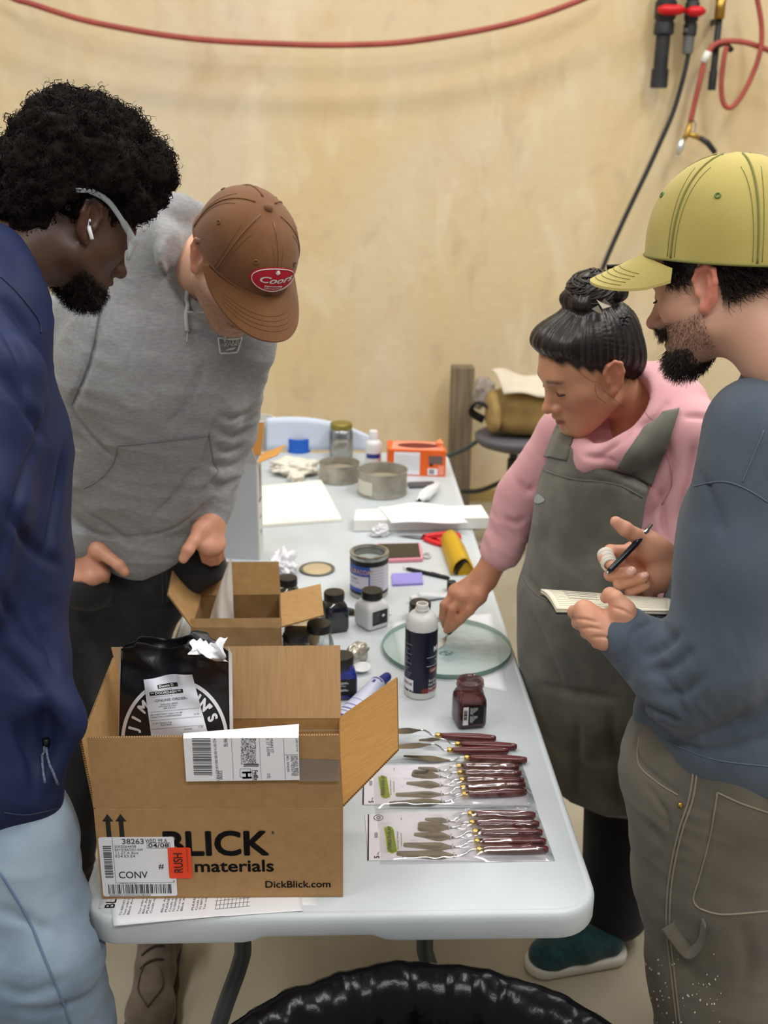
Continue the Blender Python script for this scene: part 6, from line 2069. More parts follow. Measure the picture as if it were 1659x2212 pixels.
    bb = B(); bb.grid(lambda u, v: on(v * math.cos(2 * PI * u), .95 * v * math.sin(2 * PI * u), .0022), 40, 10, closeu=True); bb.build('patch', RED, root, label='red oval embroidered patch')
    B().tube([on(.92 * math.cos(g), .86 * math.sin(g), .0030) for g in np.linspace(0, 2 * PI, 48, endpoint=False)], .0007, 5, closed=True).build('patch_border', WH, root)
    text('Coors', None, None, None, 1, WH, root, bend=lambda x, y: on((x - 1.22) * .56, -.20 + y * .66 + .05 * x, .0032), fat=.02, shear=.25)
    text('Banquet', None, None, None, 1, WH, root, bend=lambda x, y: on((x - 1.75) * .17, -.68 + y * .27, .0032), shear=.2)
    for a_, b_ in (((-.36, -.42), (.36, -.42)), ((.36, -.42), (.30, -.78)), ((-.30, -.78), (-.36, -.42))):
        B().tube([on(*lerp(A(*a_, 0), A(*b_, 0), t)[:2], .0032) for t in np.linspace(0, 1, 8)], .0005, 5).build('patch_frame', WH, root)
    for k in range(5):
        g = PI * (.1 + .2 * k)
        B().tube([on(.0, .50, .0032), on(.10 * math.cos(g), .56 + .22 * math.sin(g), .0032)], .0009, 5).build('patch_emblem', WH, root)
    # boots
    BT = fabric('dusty_suede', '6e6152', '5b4f42', rough=.95, vs=30, bump=.5, bs=200)
    for kf, (ft, d) in enumerate(((lf, A(.06, -1, 0)), (rf, A(-.1, -1, 0)))):
        d = d / np.linalg.norm(d); sd = np.cross(d, A(0, 0, 1))
        S = Cloth(); o = A(ft[0], ft[1], 0) + d * .035
        S.limb([o - d * .13 + A(0, 0, .045), o + A(0, 0, .048), o + d * .10 + A(0, 0, .040)], [.040, .042, .038], k=.02, kk=.02)
        S.ball(o + d * .10 + A(0, 0, .030), (.052, .058, .042), k=.03)
        S.limb([o - d * .10 + A(0, 0, .05), o - d * .08 + A(0, 0, .17)], [.046, .052], k=.03)
        S.limb([o - d * .05 + A(0, 0, .11), o + d * .04 + A(0, 0, .07)], [.040, .034], k=.025)
        S.cut(s_half((0, 0, .012), (0, 0, -1)))
        V, F = S.make(.0045)
        N_ = vnormals(V, F); V += N_ * (fbm(V * 25, 3) * .0015)[:, None]
        bo = mesh('boot', V, F, BT, p, label='dusty brown suede lace-up boot')
        t_ = bvh(V, F)
        So = Cloth(); So.limb([o - d * .13 + A(0, 0, .01), o + A(.0, 0, .01), o + d * .11 + A(0, 0, .01)], [.046, .046, .056], k=.02, kk=.02); So.cut(s_half((0, 0, .018), (0, 0, 1))); So.cut(s_half((0, 0, .0), (0, 0, -1)))
        V2, F2 = So.make(.005); mesh('sole', V2, F2, M('dark_sole', '3b342c', rough=.9), bo)
        def drop(q):
            r_ = t_.ray_cast(Vector((q[0], q[1], .5)), Vector((0, 0, -1)))[0]
            return np.array(r_) + A(0, 0, .002) if r_ is not None else None
        tongue = [o + d * (.045 + .085 * k / 10) + sd * s_ * .026 * math.sin(PI * min(1, (k + 3) / 13)) for s_, ks in ((1, range(11)), (-1, range(10, -1, -1))) for k in ks]
        q = [v for v in (drop(x) for x in tongue) if v is not None]
        if len(q) > 4: B().tube(q, .0018, 6).build('toe_seam', M('suede_seam', '4a4035', rough=.9), bo)
        for k in range(5):
            a_, b_ = o + d * (.045 - .026 * k) + sd * .024, o + d * (.030 - .026 * k) - sd * .024
            q = [v for v in (drop(lerp(a_, b_, t)) for t in np.linspace(0, 1, 7)) if v is not None]
            if len(q) > 3: B().tube([v + A(0, 0, .002 * math.sin(PI * i / 6)) for i, v in enumerate(q)], .0022, 6).build('lace', M('brown_lace', '3f362c', rough=.9), bo)
    return p


person_hoodie()
# ------------------------------------------------------------------ man in the navy jacket
def person_navy():
    p = thing('person', 'man in navy jacket and blue jeans with clear safety glasses', 'person', A(-.56, 1.22, 0))
    SK = skin_mat('skin_dark', .42)
    R = euler_axes(38, 30, 0)
    ear = J(194, 478, 1.56)
    hc = ear - to_world(np.array([[-.081, -.008, -.002]]), R, A(0, 0, 0))[0]
    S = head_sdf(neck=[(0, -.035, -.06), (0, -.075, -.12), (0.0, -.115, -.17)], nr=(.060, .062, .066), jaw=1.02, lips=1.15)
    HD = S
    beard = lambda x, y, z: 1.0 * np.clip((-z - .066 + .25 * np.clip(.045 - y, 0, .06)) / .012, 0, 1) * np.clip((y - .002) / .02, 0, 1) * np.clip((-.02 - z) / .01, 0, 1) * (z > -.128) + .35 * np.exp(-((z + .052) / .008) ** 2) * (y > .075) * (np.abs(x) < .03)
    def hairline(x, y, z):
        edge = .032 + .9 * np.clip(y - .02, 0, 1) - .9 * np.clip(-y - .0, 0, .1)
        return np.clip((z - edge) / .02 + .2, 0, 1)
    hcol = lambda V: skin_cols(V, '4f3529', '4a2620', '5a3022', stub=beard, stubc='0e0a08', brow='100b08', scalp=hairline, scalpc='120d0a', amount=.5)
    HV, F, C, V, m_ = body_mesh(HD, R, hc, [([hc + R @ A(0, -.115, -.17), J(-90, 800, 1.5), J(-110, 1100, 1.48)], [.06, .06, .06])], [], .0026, '4f3529')
    C[m_] = hcol(V[m_])
    mesh('body', HV, F, SK, p, cols=C, label='skin of face and neck')
    HN = vnormals(HV, F)
    # beard strands
    x, y, z = V.T
    ix = np.where((beard(x, y, z) > .75) & m_)[0]
    ix = rng.choice(ix, min(1500, len(ix)))
    HM = M('black_hair', '17110d', rough=.85, var=.3, vs=80, spec=.15)
    strands(HV[ix], HN[ix] * .6 + R[:, 2] * -.5, .011, .00055, HM, p, 'beard', seg=4, curl=.0022, curl_n=1.2, label='short black beard')
    # afro: soft volume plus curls
    HS = SDF()
    HS.u(s_ell((0, -.012, .082), (.104, .122, .106)))
    HS.u(s_ell((0, .056, .112), (.086, .062, .062)), .03)
    HS.u(s_ell((0, -.075, .02), (.080, .062, .085)), .03)
    HS.sub(s_ell((0, .125, -.02), (.14, .085, .072)), .03)
    HS.sub(s_ell((0, .05, -.075), (.16, .10, .075)), .03)
    for s_ in (1, -1): HS.sub(s_ell((s_ * .112, .012, -.002), (.042, .072, .056)), .025)
    V2, F2 = HS.mesh((-.15, -.18, -.11), (.15, .16, .23), .0038)
    N2 = vnormals(V2, F2)
    V2 += N2 * (fbm(V2 * 20 + 4, 2) * .009 + fbm(V2 * 46, 2) * .009 + fbm(V2 * 110, 2) * .004)[:, None]
    hw = to_world(V2, R, hc)
    ho = mesh('hair', hw, F2, HM, p, label='short curly black afro hair')
    n2 = vnormals(hw, F2)
    ix = rng.choice(len(hw), 5200)
    d = n2[ix] + R[:, 2] * .25
    low = V2[ix][:, 2] < .02
    strands(hw[ix] - n2[ix] * .004, d, np.where(low, .008, .020) * (.6 + .8 * rng.rand(len(ix))), .00085, HM, p, 'curls', seg=7, curl=.0045, curl_n=1.8, jit=.45, label='tight curls')
    # safety glasses
    t_ = bvh(HV, F)
    GL = M('clear_polycarbonate', 'c4ccd0', rough=.12, alpha=.38, spec=.8)
    gl = bpy.data.objects.new('safety_glasses', None); COL.objects.link(gl); gl.parent = p; WL[gl.name] = WL[p.name]; gl['label'] = 'clear wraparound safety glasses'
    hp = lambda x, y, z: to_world(np.array([[x, y, z]]), R, hc)[0]
    for s in (-1, 1):
        B().tube(spline([hp(s * .090, -.050, .026), hp(s * .092, -.028, .036), hp(s * .092, .002, .036), hp(s * .088, .040, .020), hp(s * .080, .070, .006)], 6), [.0035] * 6 + [.0045] * 12 + [.006] * 7, 8, flat=.45, up=R[:, 0]).build('temple', GL, gl)
        B().grid(lambda u, v: hp(s * (.078 - .060 * u), .074 + .026 * math.sin(u * PI / 2), .014 - .034 * v + .004 * u), 14, 8).build('lens', GL, gl, solid=.0015)
        B().grid(lambda u, v: hp(s * (.084 - .006 * u), .052 + .022 * u, .020 - .010 * u - (.010 + .024 * u) * v), 10, 6).build('side_shield', GL, gl, solid=.0015)
    # earbud
    eb = bpy.data.objects.new('earbud', None); COL.objects.link(eb); eb.parent = p; WL[eb.name] = WL[p.name]; eb['label'] = 'white wireless earbud'
    WP = M('gloss_white', 'eeeeee', rough=.2)
    e0 = hp(-.087, .004, -.002)
    e = J(188, 478, depth(e0) - .004)
    B().lathe([(.001, -.006), (.0045, -.0045), (.0062, 0), (.0045, .0045), (.001, .006)], e, 16, ax=R).build('bud', WP, eb)
    B().tube([e, J(192, 492, depth(e) - .003), J(199, 517, depth(e) - .003)], [.0042, .0034, .003], 10).build('stem', WP, eb)
    B().tube([J(194, 479, depth(e) - .0065), J(195, 486, depth(e) - .0065)], .0014, 6).build('sensor', M('dark_sensor', '202022'), eb)
    # jacket
    c = Cloth()
    Q = lambda x, y, z: J(x, y, z * 1.2)
    c.limb([Q(-120, 800, 1.25), Q(-95, 980, 1.235), Q(-92, 1200, 1.225), Q(-95, 1460, 1.215), Q(-100, 1640, 1.21)], [.142, .146, .142, .140, .142], kk=.06)
    nb_ = hc + R @ A(0, -.125, -.165)
    c.limb([nb_ + A(0, 0, -.035), Q(-120, 800, 1.26)], [.078, .13], k=.04)
    c.limb([Q(-140, 760, 1.27), Q(-40, 705, 1.235)], [.115, .066], k=.06)
    c.limb([Q(20, 590, 1.25), Q(-20, 560, 1.26), Q(-90, 560, 1.29)], [.034, .042, .05], k=.03)
    c.limb([Q(48, 645, 1.245), Q(15, 710, 1.24), Q(-45, 770, 1.24)], [.026, .045, .07], k=.04)
    c.limb([Q(-20, 830, 1.165), Q(-60, 1080, 1.12), Q(-105, 1290, 1.10)], [.074, .070, .062], k=.03)     # hanging arm
    c.limb([Q(50, 1440, 1.19), Q(112, 1555, 1.165), Q(45, 1690, 1.18)], [.046, .036, .042], k=.05)       # flared front
    c.limb([Q(-130, 1715, 1.21), Q(58, 1728, 1.205)], [.085, .040], k=.04)
    c.sub(s_ell(Q(98, 1600, 1.13), (.032, .034, .048)), .02)
    V, F = c.make(.0055)
    N_ = vnormals(V, F)
    V += N_ * (fbm(V * 6 + 1, 2) * .006 + fold_noise(V, A(.6, 0, 1), 16, .0035, .35))[:, None]
    tr = bvh(V, F)
    fo = [[(108, 834), (95, 920), (50, 1042), (0, 1222)], [(70, 1330), (110, 1400), (120, 1450)], [(0, 640), (50, 700), (85, 760)], [(0, 1280), (60, 1380), (110, 1420)], [(0, 1400), (60, 1460), (90, 1500)], [(95, 1500), (100, 1600), (85, 1700)], [(0, 800), (60, 880), (100, 950)], [(140, 960), (120, 1100), (100, 1200)], [(20, 1100), (70, 1180), (130, 1220)], [(30, 1560), (70, 1640), (75, 1720)], [(0, 700), (40, 760), (60, 850)]]
    carve(V, N_, [px_line(tr, f) for f in fo], .009, .010)
    NV = M('navy_nylon', '1c2547', rough=.62, var=.12, vs=5, bump=.12, bs=600, spec=.25, bdist=.001)
    jk = mesh('jacket', V, F, NV, p, label='navy blue windbreaker jacket')
    tr = bvh(V, F)
    NS = M('navy_seam', '151c38', rough=.6)
    for ln in ([(0, 596), (40, 635), (82, 690), (88, 720)], [(8, 1755), (60, 1760), (125, 1745)]): seam(tr, ln, .0014, NS, jk)
    CORD = M('speckled_cord', '5b6478', rough=.7, var=.5, vs=400)
    for ln in ([(98, 1605), (92, 1640), (97, 1690)], [(104, 1605), (108, 1645), (120, 1692)]):
        q = px_line(tr, ln, 5, .004)
        if len(q) > 3: B().tube(q, .0018, 8).build('drawcord', CORD, jk)
    q = cast(tr, 100, 1604, .004)
    if q is not None: B().lathe([(.002, -.006), (.005, -.005), (.005, .005), (.002, .006)], q, 12).build('cord_toggle', M('black_plastic', '111114', rough=.4), jk)
    # jeans
    c = Cloth()
    c.limb([J(-110, 1760, 1.46), J(0, 1790, 1.455)], [.13, .095], k=.05)
    c.limb([J(-10, 1840, 1.46), J(55, 2050, 1.475), J(105, 2240, 1.52), A(-.42, 1.14, .42), A(-.46, 1.17, .12)], [.105, .102, .092, .078, .062], k=.04)
    c.limb([J(-210, 1840, 1.50), A(-.68, 1.22, .48), A(-.70, 1.24, .12)], [.105, .085, .062], k=.04)
    c.sub(s_box((-.006, 2.43, .717), (.386, 1.226, .030), None, .01), .006)
    V, F = c.make(.0055)
    N_ = vnormals(V, F)
    V += N_ * (fold_noise(V, A(.4, 0, 1), 20, .003, .3) + fbm(V * 10, 2) * .003)[:, None]
    tj = bvh(V, F)
    carve(V, N_, [px_line(tj, f) for f in ([(0, 2130), (60, 2150), (140, 2120)], [(20, 2180), (100, 2185), (200, 2150)], [(0, 1960), (60, 1990), (110, 2010)])], .008, .006)
    DN = fabric('light_denim', '93a4b3', '586c82', rough=.85, vs=5, bump=.4, bs=900)
    je = mesh('jeans', V, F, DN, p, label='light wash blue jeans')
    tj = bvh(V, F)
    seam(tj, [(0, 1885), (60, 1985), (100, 2080), (130, 2150), (152, 2212)], .0018, fabric('denim_seam', '5d7490'), je)
    for f_ in (A(-.46, 1.17, 0), A(-.70, 1.24, 0)):
        S = Cloth(); S.limb([f_ + A(-.09, 0, .04), f_ + A(.14, .02, .035)], [.045, .045], k=.02); S.cut(s_half((0, 0, 0), (0, 0, -1)))
        V, F = S.make(.008); mesh('shoe', V, F, M('white_sneaker', 'cfcfcc', rough=.7), p, label='white sneaker')


# ------------------------------------------------------------------ woman in pink hoodie and grey apron
def person_pink():
    p = thing('person', 'woman in pink hoodie and grey apron mixing paint on glass', 'person', A(.60, 2.02, 0))
    SK = skin_mat('skin_tan')
    R = euler_axes(194, 25, 4)
    hc = J(1272, 795, 2.02)
    S = head_sdf(neck=[(0, -.03, -.06), (0.0, -.075, -.12), (0, -.13, -.17)], nr=(.052, .058, .07), jaw=1.04, lips=1.1, nose=.95, cheek=1.12, chin=1.05)
    HD = S
    hairm = lambda x, y, z: np.maximum(np.clip((z - (.75 * y + .001) + .004 * np.sin(y * 300)) / .012, 0, 1), np.clip((z - (-.045)) / .015, 0, 1) * np.clip((-.032 - y) / .010, 0, 1)) * (np.abs(x) < .0775)
    hcol = lambda V: skin_cols(V, 'c68f6e', '96504a', 'c97c62', brow='2a1a14', scalp=hairm, scalpc='231812')
    # right hand and forearm
    fw, wr = J(1085, 1175, 2.272), J(1050, 1246, 2.278)
    kn = [J(1000, 1290, 2.262), J(984, 1283, 2.278), J(985, 1277, 2.294), J(996, 1275, 2.308)]
    fg = [[J(978, 1316, 2.262), J(970, 1342, 2.272), J(965, 1362, 2.282)], [J(960, 1307, 2.275), J(957, 1333, 2.288), J(962, 1352, 2.30)], [J(966, 1303, 2.296), J(966, 1325, 2.305), J(976, 1338, 2.31)], [J(982, 1302, 2.312), J(984, 1318, 2.315), J(992, 1325, 2.315)]]
    th = [J(1034, 1288, 2.252), J(1014, 1318, 2.252), J(993, 1338, 2.264), J(975, 1358, 2.278)]
    H = hand_sdf(wr, kn, fg, th, rp=.0145, rf=.0092, fore=fw, rw=.027)
    H.u(s_ell(J(1004, 1312, 2.268), (.013, .013, .015)), .01)
    ctr = J(1020, 1290, 2.28)
    limbs = [([hc + R @ A(0, -.13, -.17), J(1375, 950, 2.10), J(1335, 1150, 2.15)], [.05, .05, .05]), ([J(1375, 940, 2.10), J(1222, 945, 2.20), J(1128, 1075, 2.255), fw], [.04, .035, .032, .031])]
    V, F, C, L_, m_ = body_mesh(HD, R, hc, limbs, [(H, ctr)], .0026, 'c08465')
    C[m_] = hcol(L_[m_])
    mesh('body', V, F, SK, p, cols=C, label='skin of face, neck and hand')
    NL = M('nail_pink', 'c98d7c', rough=.3)
    hp = lambda x, y, z: to_world(np.array([[x, y, z]]), R, hc)[0]
    # eyelashes
    LS = M('lash_black', '17100d', rough=.6)
    for s in (1, -1):
        B().tube([hp(s * (.0315 + .0145 * math.cos(g)), .0755 + .0125 * math.sin(g) * .95, -.0035 - .003 * math.sin(g)) for g in np.linspace(.15, PI - .15, 14)], .0011, 5).build('lashes', LS, p)
    # hair
    HS = SDF()
    HS.u(s_ell((0, -.018, .046), (.082, .102, .087)))
    HS.u(s_ell((0, .052, .088), (.060, .036, .030)), .03)
    HS.cut(s_half((0, 0, .006), (0, .75, -1)), .026)
    HS.u(s_ell((0, -.068, .004), (.069, .044, .062)), .02)
    for s_ in (1, -1): HS.sub(s_ell((s_ * .090, -.006, -.004), (.022, .024, .036)), .008)
    HS.u(s_ell((.0, -.050, .140), (.050, .046, .040)), .012)
    HS.u(s_cap((-.03, -.09, .122), (.035, -.088, .128), .018), .008)
    HS.u(s_cap((-.02, -.01, .142), (.03, -.015, .138), .016), .01)
    V2, F2 = HS.mesh((-.13, -.17, -.12), (.13, .12, .21), .003)
    N2 = vnormals(V2, F2)
    bun = A(0, -.052, .120)
    d = bun - V2; ang = np.arctan2(d[:, 0], d[:, 1] + .3 * d[:, 2])
    V2 += N2 * (vnoise(np.c_[ang * 16, np.linalg.norm(d, axis=1) * 7, V2[:, 2] * 3]) * .0026 + vnoise(np.c_[ang * 45, np.linalg.norm(d, axis=1) * 9, V2[:, 2] * 3]) * .0016)[:, None]
    hw = to_world(V2, R, hc)
    HM = M('dark_brown_hair', '1e1511', rough=.38, var=.35, vs=60, spec=.6)
    mesh('hair', hw, F2, HM, p, label='dark brown hair pulled up into a bun')
    n2 = vnormals(hw, F2)
    cn_ = V2 - A(0, -.016, .035); cn_ /= np.linalg.norm(cn_, axis=1)[:, None]
    ix = rng.choice(np.where((np.linalg.norm(V2 - A(0, -.05, .14), axis=1) > .058) & (np.einsum('ij,ij->i', cn_, vnormals(V2, F2)) > .55))[0], 3000)
    surf_strands(hw[ix], to_world(bun[None], R, hc)[0], bvh(hw, F2), 8, .0055, .0007, HM, p, 'hair_strands', 'pulled back strands')
    bb = B(); bc_ = A(0, -.050, .140)
    for k in range(110):
        tl_ = rng.normal(0, .35, 2); g0_ = rng.rand() * 6.28; e0_ = rng.uniform(-.75, 1.15); ln_ = rng.uniform(1.2, 2.6); pts = []
        for q in range(10):
            g = g0_ + ln_ * q / 9; e_ = e0_ + .25 * math.sin(g * 1.3 + k)
            d_ = A(math.cos(e_) * math.cos(g), math.cos(e_) * math.sin(g), math.sin(e_)) * A(.051, .047, .041) * (1.0 + .025 * math.sin(k * 3.1))
            d_ = A(d_[0], d_[1] * math.cos(tl_[0] * .5) - d_[2] * math.sin(tl_[0] * .5), d_[1] * math.sin(tl_[0] * .5) + d_[2] * math.cos(tl_[0] * .5))
            pts.append(to_world((bc_ + d_)[None], R, hc)[0])
        bb.tube(pts, [.0006] + [.0022] * 8 + [.0006], 5)
    bb.build('bun_strands', HM, p, label='loose bun loops')
    B().tube(spline([hp(.03, -.085, .13), hp(.045, -.115, .142), hp(.02, -.128, .155), hp(-.01, -.10, .165)], 8), .006, 8, flat=.5).build('bun_loop', HM, p)
    # wisps by the ear
    for q in ([(1255, 770), (1250, 800), (1275, 822), (1290, 825)], [(1300, 840), (1330, 865), (1345, 880)], [(1390, 880), (1400, 900), (1425, 915)], [(1285, 830), (1290, 855), (1310, 872)]):
        B().tube(spline([J(a_, b_, 1.935) for a_, b_ in q], 6), .0004, 5).build('wisp', HM, p)
    # claw clips
    MT = M('antique_metal', '8d8576', rough=.3, metal=.9)
    ck = bpy.data.objects.new('hair_clip', None); COL.objects.link(ck); ck.parent = p; WL[ck.name] = WL[p.name]; ck['label'] = 'antique metal butterfly hair clip'
    dz = depth(hp(.04, -.03, .13)) - .02
    for q in ([(1288, 648), (1300, 655), (1320, 662), (1302, 668)], [(1300, 655), (1305, 645), (1322, 660)], [(1278, 668), (1292, 660), (1302, 680), (1288, 674)]):
        bb = B(); P_ = [J(x, y, dz - .004 * k) for k, (x, y) in enumerate(q)]; bb.add(P_, [tuple(range(len(P_)))]); bb.build('wing', MT, ck, smooth=False, solid=.002)
    for k, (x, y) in enumerate(((1345, 688), (1352, 694), (1358, 686), (1350, 702))):
        B().tube([J(x - 6, y, dz), J(x, y - 3, dz - .006), J(x + 6, y + 2, dz)], .0022, 6).build('claw', M('black_gloss', '141416', rough=.3), ck)
    # pink hoodie
    c = Cloth()
    T1 = [J(1375, 950, 2.08), J(1330, 1120, 2.13), J(1300, 1300, 2.17), J(1300, 1480, 2.23)]
    c.limb(T1, [.135, .158, .165, .165], kk=.06, flat=(A(1, .25, 0), .88))
    c.limb([J(1222, 935, 2.20), J(1370, 880, 2.09), J(1487, 935, 1.99)], [.058, .075, .066], k=.05)
    c.limb([J(1215, 945, 2.20), J(1128, 1075, 2.255), J(1082, 1190, 2.27)], [.060, .050, .041], k=.02)
    c.limb([J(1495, 950, 1.985), J(1468, 1190, 1.99), J(1462, 1400, 2.02)], [.072, .064, .05], k=.025)
    c.limb([J(1440, 825, 2.07), J(1470, 865, 2.02), J(1425, 925, 1.97), J(1350, 975, 1.95), J(1280, 995, 1.99), J(1235, 965, 2.08)], [.030, .040, .036, .028, .028, .028], k=.02)
    c.limb([J(1445, 822, 2.05), J(1460, 870, 2.04)], [.03, .05], k=.03)
    c.sub(s_ell(J(1330, 880, 2.02), (.070, .075, .085)), .015)
    V, F = c.make(.0055)
    N_ = vnormals(V, F)
    V += N_ * (fbm(V * 8 + 5, 2) * .005)[:, None]
    armw = np.clip((.50 - V[:, 0]) / .05, 0, 1) * np.clip((2.45 - V[:, 1]) / .05, 0, 1)
    V += N_ * (fold_noise(V, A(.6, -.1, 1), 40, .0045, .3, 2) * armw * np.clip((1.12 - V[:, 2]) / .1, .2, 1))[:, None]
    tr = bvh(V, F)
    fo = [[(1440, 955), (1455, 1010), (1440, 1060)], [(1395, 1130), (1430, 1080), (1450, 1040)], [(1425, 1060), (1430, 1120), (1440, 1170)], [(1480, 900), (1520, 900), (1555, 915)], [(1500, 960), (1490, 1040), (1470, 1120)], [(1360, 930), (1330, 960), (1290, 990)], [(1330, 1000), (1300, 990), (1262, 985)], [(1445, 865), (1420, 900), (1380, 925)], [(1120, 1040), (1140, 1060), (1150, 1050)], [(1092, 1120), (1115, 1130), (1135, 1120)]]
    carve(V, N_, [px_line(tr, f) for f in fo], .007, .009)
    PK = fabric('pink_fleece', 'dba6aa', 'd49ca1', vs=8, bump=.3, bs=600)
    hd = mesh('hoodie', V, F, PK, p, label='pink hooded sweatshirt')
    tr = bvh(V, F)
    PS = fabric('pink_seam', 'bb8288')
    for ln in ([(1432, 960), (1445, 1000), (1450, 1050), (1430, 1090)],): seam(tr, ln, .0012, PS, hd)
    # apron
    c = Cloth()
    T2 = [J(1352, 1000, 2.08), J(1325, 1120, 2.125), J(1300, 1300, 2.165), J(1300, 1450, 2.22), A(.60, 2.05, .75), A(.63, 2.05, .36)]
    c.limb(T2, [.155, .169, .176, .180, .180, .19], kk=.06, flat=(A(1, .25, 0), .88))
    c.limb([J(1190, 1390, 2.17), J(1180, 1500, 2.2)], [.03, .03], k=.06)
    top0, top1, top2 = J(1172, 975, 2.25), J(1405, 1048, 1.98), J(1290, 1000, 1.98)
    nrm = np.cross(top1 - top0, A(1, -.2, .15) * .3); nrm = nrm if nrm[2] > 0 else -nrm
    c.cut(s_half(J(1345, 1015, 2.0), (.30, -.10, 1)), .004)
    p0 = J(1388, 1110, 1.96); n_ = A(.95, -.25, -.12); n_ /= np.linalg.norm(n_); zc_ = J(1380, 1190, 1.97)[2]
    c.sub(lambda P: np.maximum(-((P - p0.astype(f32)) @ n_.astype(f32)), f32(zc_) - P[:, 2]), .006)
    c.cut(s_half((0, 0, .425), (0, 0, -1)), .004)
    c.sub(s_box((-.006, 2.43, .717), (.386, 1.226, .030), None, .01), .006)
    V, F = c.make(.006)
    N_ = vnormals(V, F)
    V += N_ * (fbm(V * 6 + 9, 2) * .007 + fold_noise(V, A(1, .3, .4), 14, .0035, .4))[:, None]
    tr = bvh(V, F)
    carve(V, N_, [px_line(tr, [(1155, 1012), (1230, 1035), (1330, 1045), (1392, 1078)])], .004, .005)
    carve(V, N_, [px_line(tr, f) for f in ([(1130, 1240), (1180, 1300), (1200, 1330)], [(1150, 1330), (1200, 1450), (1220, 1500)], [(1160, 1480), (1250, 1500), (1330, 1510)], [(1250, 1560), (1245, 1680), (1250, 1760)], [(1320, 1540), (1330, 1650), (1335, 1760)])], .010, .008)
    AP = fabric('grey_olive_canvas', '716f65', '53514a', vs=9, bump=.5, bs=420)
    ap = mesh('apron', V, F, AP, p, label='grey green canvas work apron')
    tr = bvh(V, F)
    AS = fabric('apron_seam', '6d6b61')
    for ln in ([(1158, 1008), (1230, 1033), (1330, 1046), (1388, 1075)], [(1130, 1242), (1150, 1275), (1190, 1300), (1300, 1330)], [(1240, 1757), (1300, 1762), (1355, 1765)]): seam(tr, ln, .0016, AS, ap)
    patch(tr, [(1150, 1065), (1165, 1068), (1178, 1080), (1165, 1088), (1152, 1082)], M('pale_paint_mark', '98a09e', rough=.8), ap, 'paint_mark', label='pale paint smudge')
    th_ = bvh(*cat_mesh([(np.array([v for v in V]), F)]))
    trh = bvh(hd.data and np.array([tuple(v.co) for v in hd.data.vertices]) + WL[p.name], np.array([tuple(f.vertices) for f in hd.data.polygons]))
    def strap(la, lb, name):
        n = 16
        pa = spline([A(*q, 0) for q in la], 6); pb = spline([A(*q, 0) for q in lb], 6)
        V_ = []
        for a_, b_ in zip(pa, pb):
            for k in range(5):
                q = lerp(a_, b_, k / 4)
                v = cast(trh, q[0], q[1], .006); w_ = cast(tr, q[0], q[1], .004)
                if v is None: v = w_
                elif w_ is not None and depth(w_) < depth(v): v = w_
                V_.append(v)
        good = [v for v in V_ if v is not None]
        if not good: return
        V_ = [v if v is not None else good[-1] for v in V_]
        F_ = [(i * 5 + k, i * 5 + k + 1, (i + 1) * 5 + k + 1, (i + 1) * 5 + k) for i in range(len(pa) - 1) for k in range(4)]
        o = mesh(name, V_, F_, AP, ap); md = o.modifiers.new('s', 'SOLIDIFY'); md.thickness = .004
    strap([(1335, 1008), (1360, 968), (1395, 922), (1425, 895)], [(1408, 1052), (1428, 1000), (1448, 945), (1468, 884)], 'strap')
    strap([(1176, 985), (1188, 958), (1200, 930), (1206, 918)], [(1225, 995), (1232, 968), (1238, 950), (1240, 942)], 'strap')
    # trousers, shoes
    c = Cloth()
    f1, f2 = PZ(1300, 2062, 0), A(.72, 2.1, 0)
    c.limb([J(1330, 1500, 2.25), A(f1[0] + .03, f1[1] + .06, .45), A(f1[0] + .035, f1[1] + .045, .10)], [.10, .09, .080], k=.04)
    c.limb([A(.70, 2.08, .85), A(.71, 2.1, .45), A(.72, 2.1, .10)], [.10, .085, .075], k=.04)
    V, F = c.make(.008)
    mesh('trousers', V, F, fabric('black_knit', '08080a', rough=.9), p, label='plain black trousers')
    TE = fabric('teal_mesh', '21474a', '183538', rough=.8, vs=60)
    for ft, d in ((PZ(1250, 2078, 0), PZ(1172, 2085, 0) - PZ(1330, 2060, 0)), (A(.68, 2.1, 0), A(-1, 0, 0))):
        d = d / np.linalg.norm(d); o = A(ft[0], ft[1], 0)
        S = Cloth(); S.limb([o - d * .07 + A(0, 0, .05), o + A(0, 0, .05), o + d * .08 + A(0, 0, .036)], [.036, .038, .032], k=.02); S.ball(o + d * .075 + A(0, 0, .034), (.044, .040, .031), k=.03); S.cut(s_half((0, 0, .02), (0, 0, -1)))
        V, F = S.make(.005); so = mesh('shoe', V, F, TE, p, label='teal running shoe')
        S = Cloth(); S.limb([o - d * .075 + A(0, 0, .015), o + d * .088 + A(0, 0, .015)], [.041, .044], k=.02); S.cut(s_half((0, 0, .028), (0, 0, 1))); S.cut(s_half((0, 0, 0), (0, 0, -1)))
        V, F = S.make(.005); mesh('sole', V, F, M('offwhite_sole', 'cfcabd', rough=.7), so)
        sd = np.cross(d, A(0, 0, 1))
        B().tube([o - d * .01 + sd * .045 + A(0, 0, .05), o - d * .012 + sd * .03 + A(0, 0, .085)], .005, 6).build('side_stripe', M('copper_stripe', '8a5a3c', rough=.6), so)
    # palette knife in her hand
    a, c_, e = PZ(944, 1400, T0 + .0135), PZ(962, 1378, T0 + .024), J(985, 1350, 2.288)
    t = thing('palette_knife', 'palette knife with brown handle held over the glass disc', 'palette knife', A(*(a[:2]), T0))
    d = c_ - a; d /= np.linalg.norm(d); sd = np.cross(d, A(0, 0, 1)); sd /= np.linalg.norm(sd)
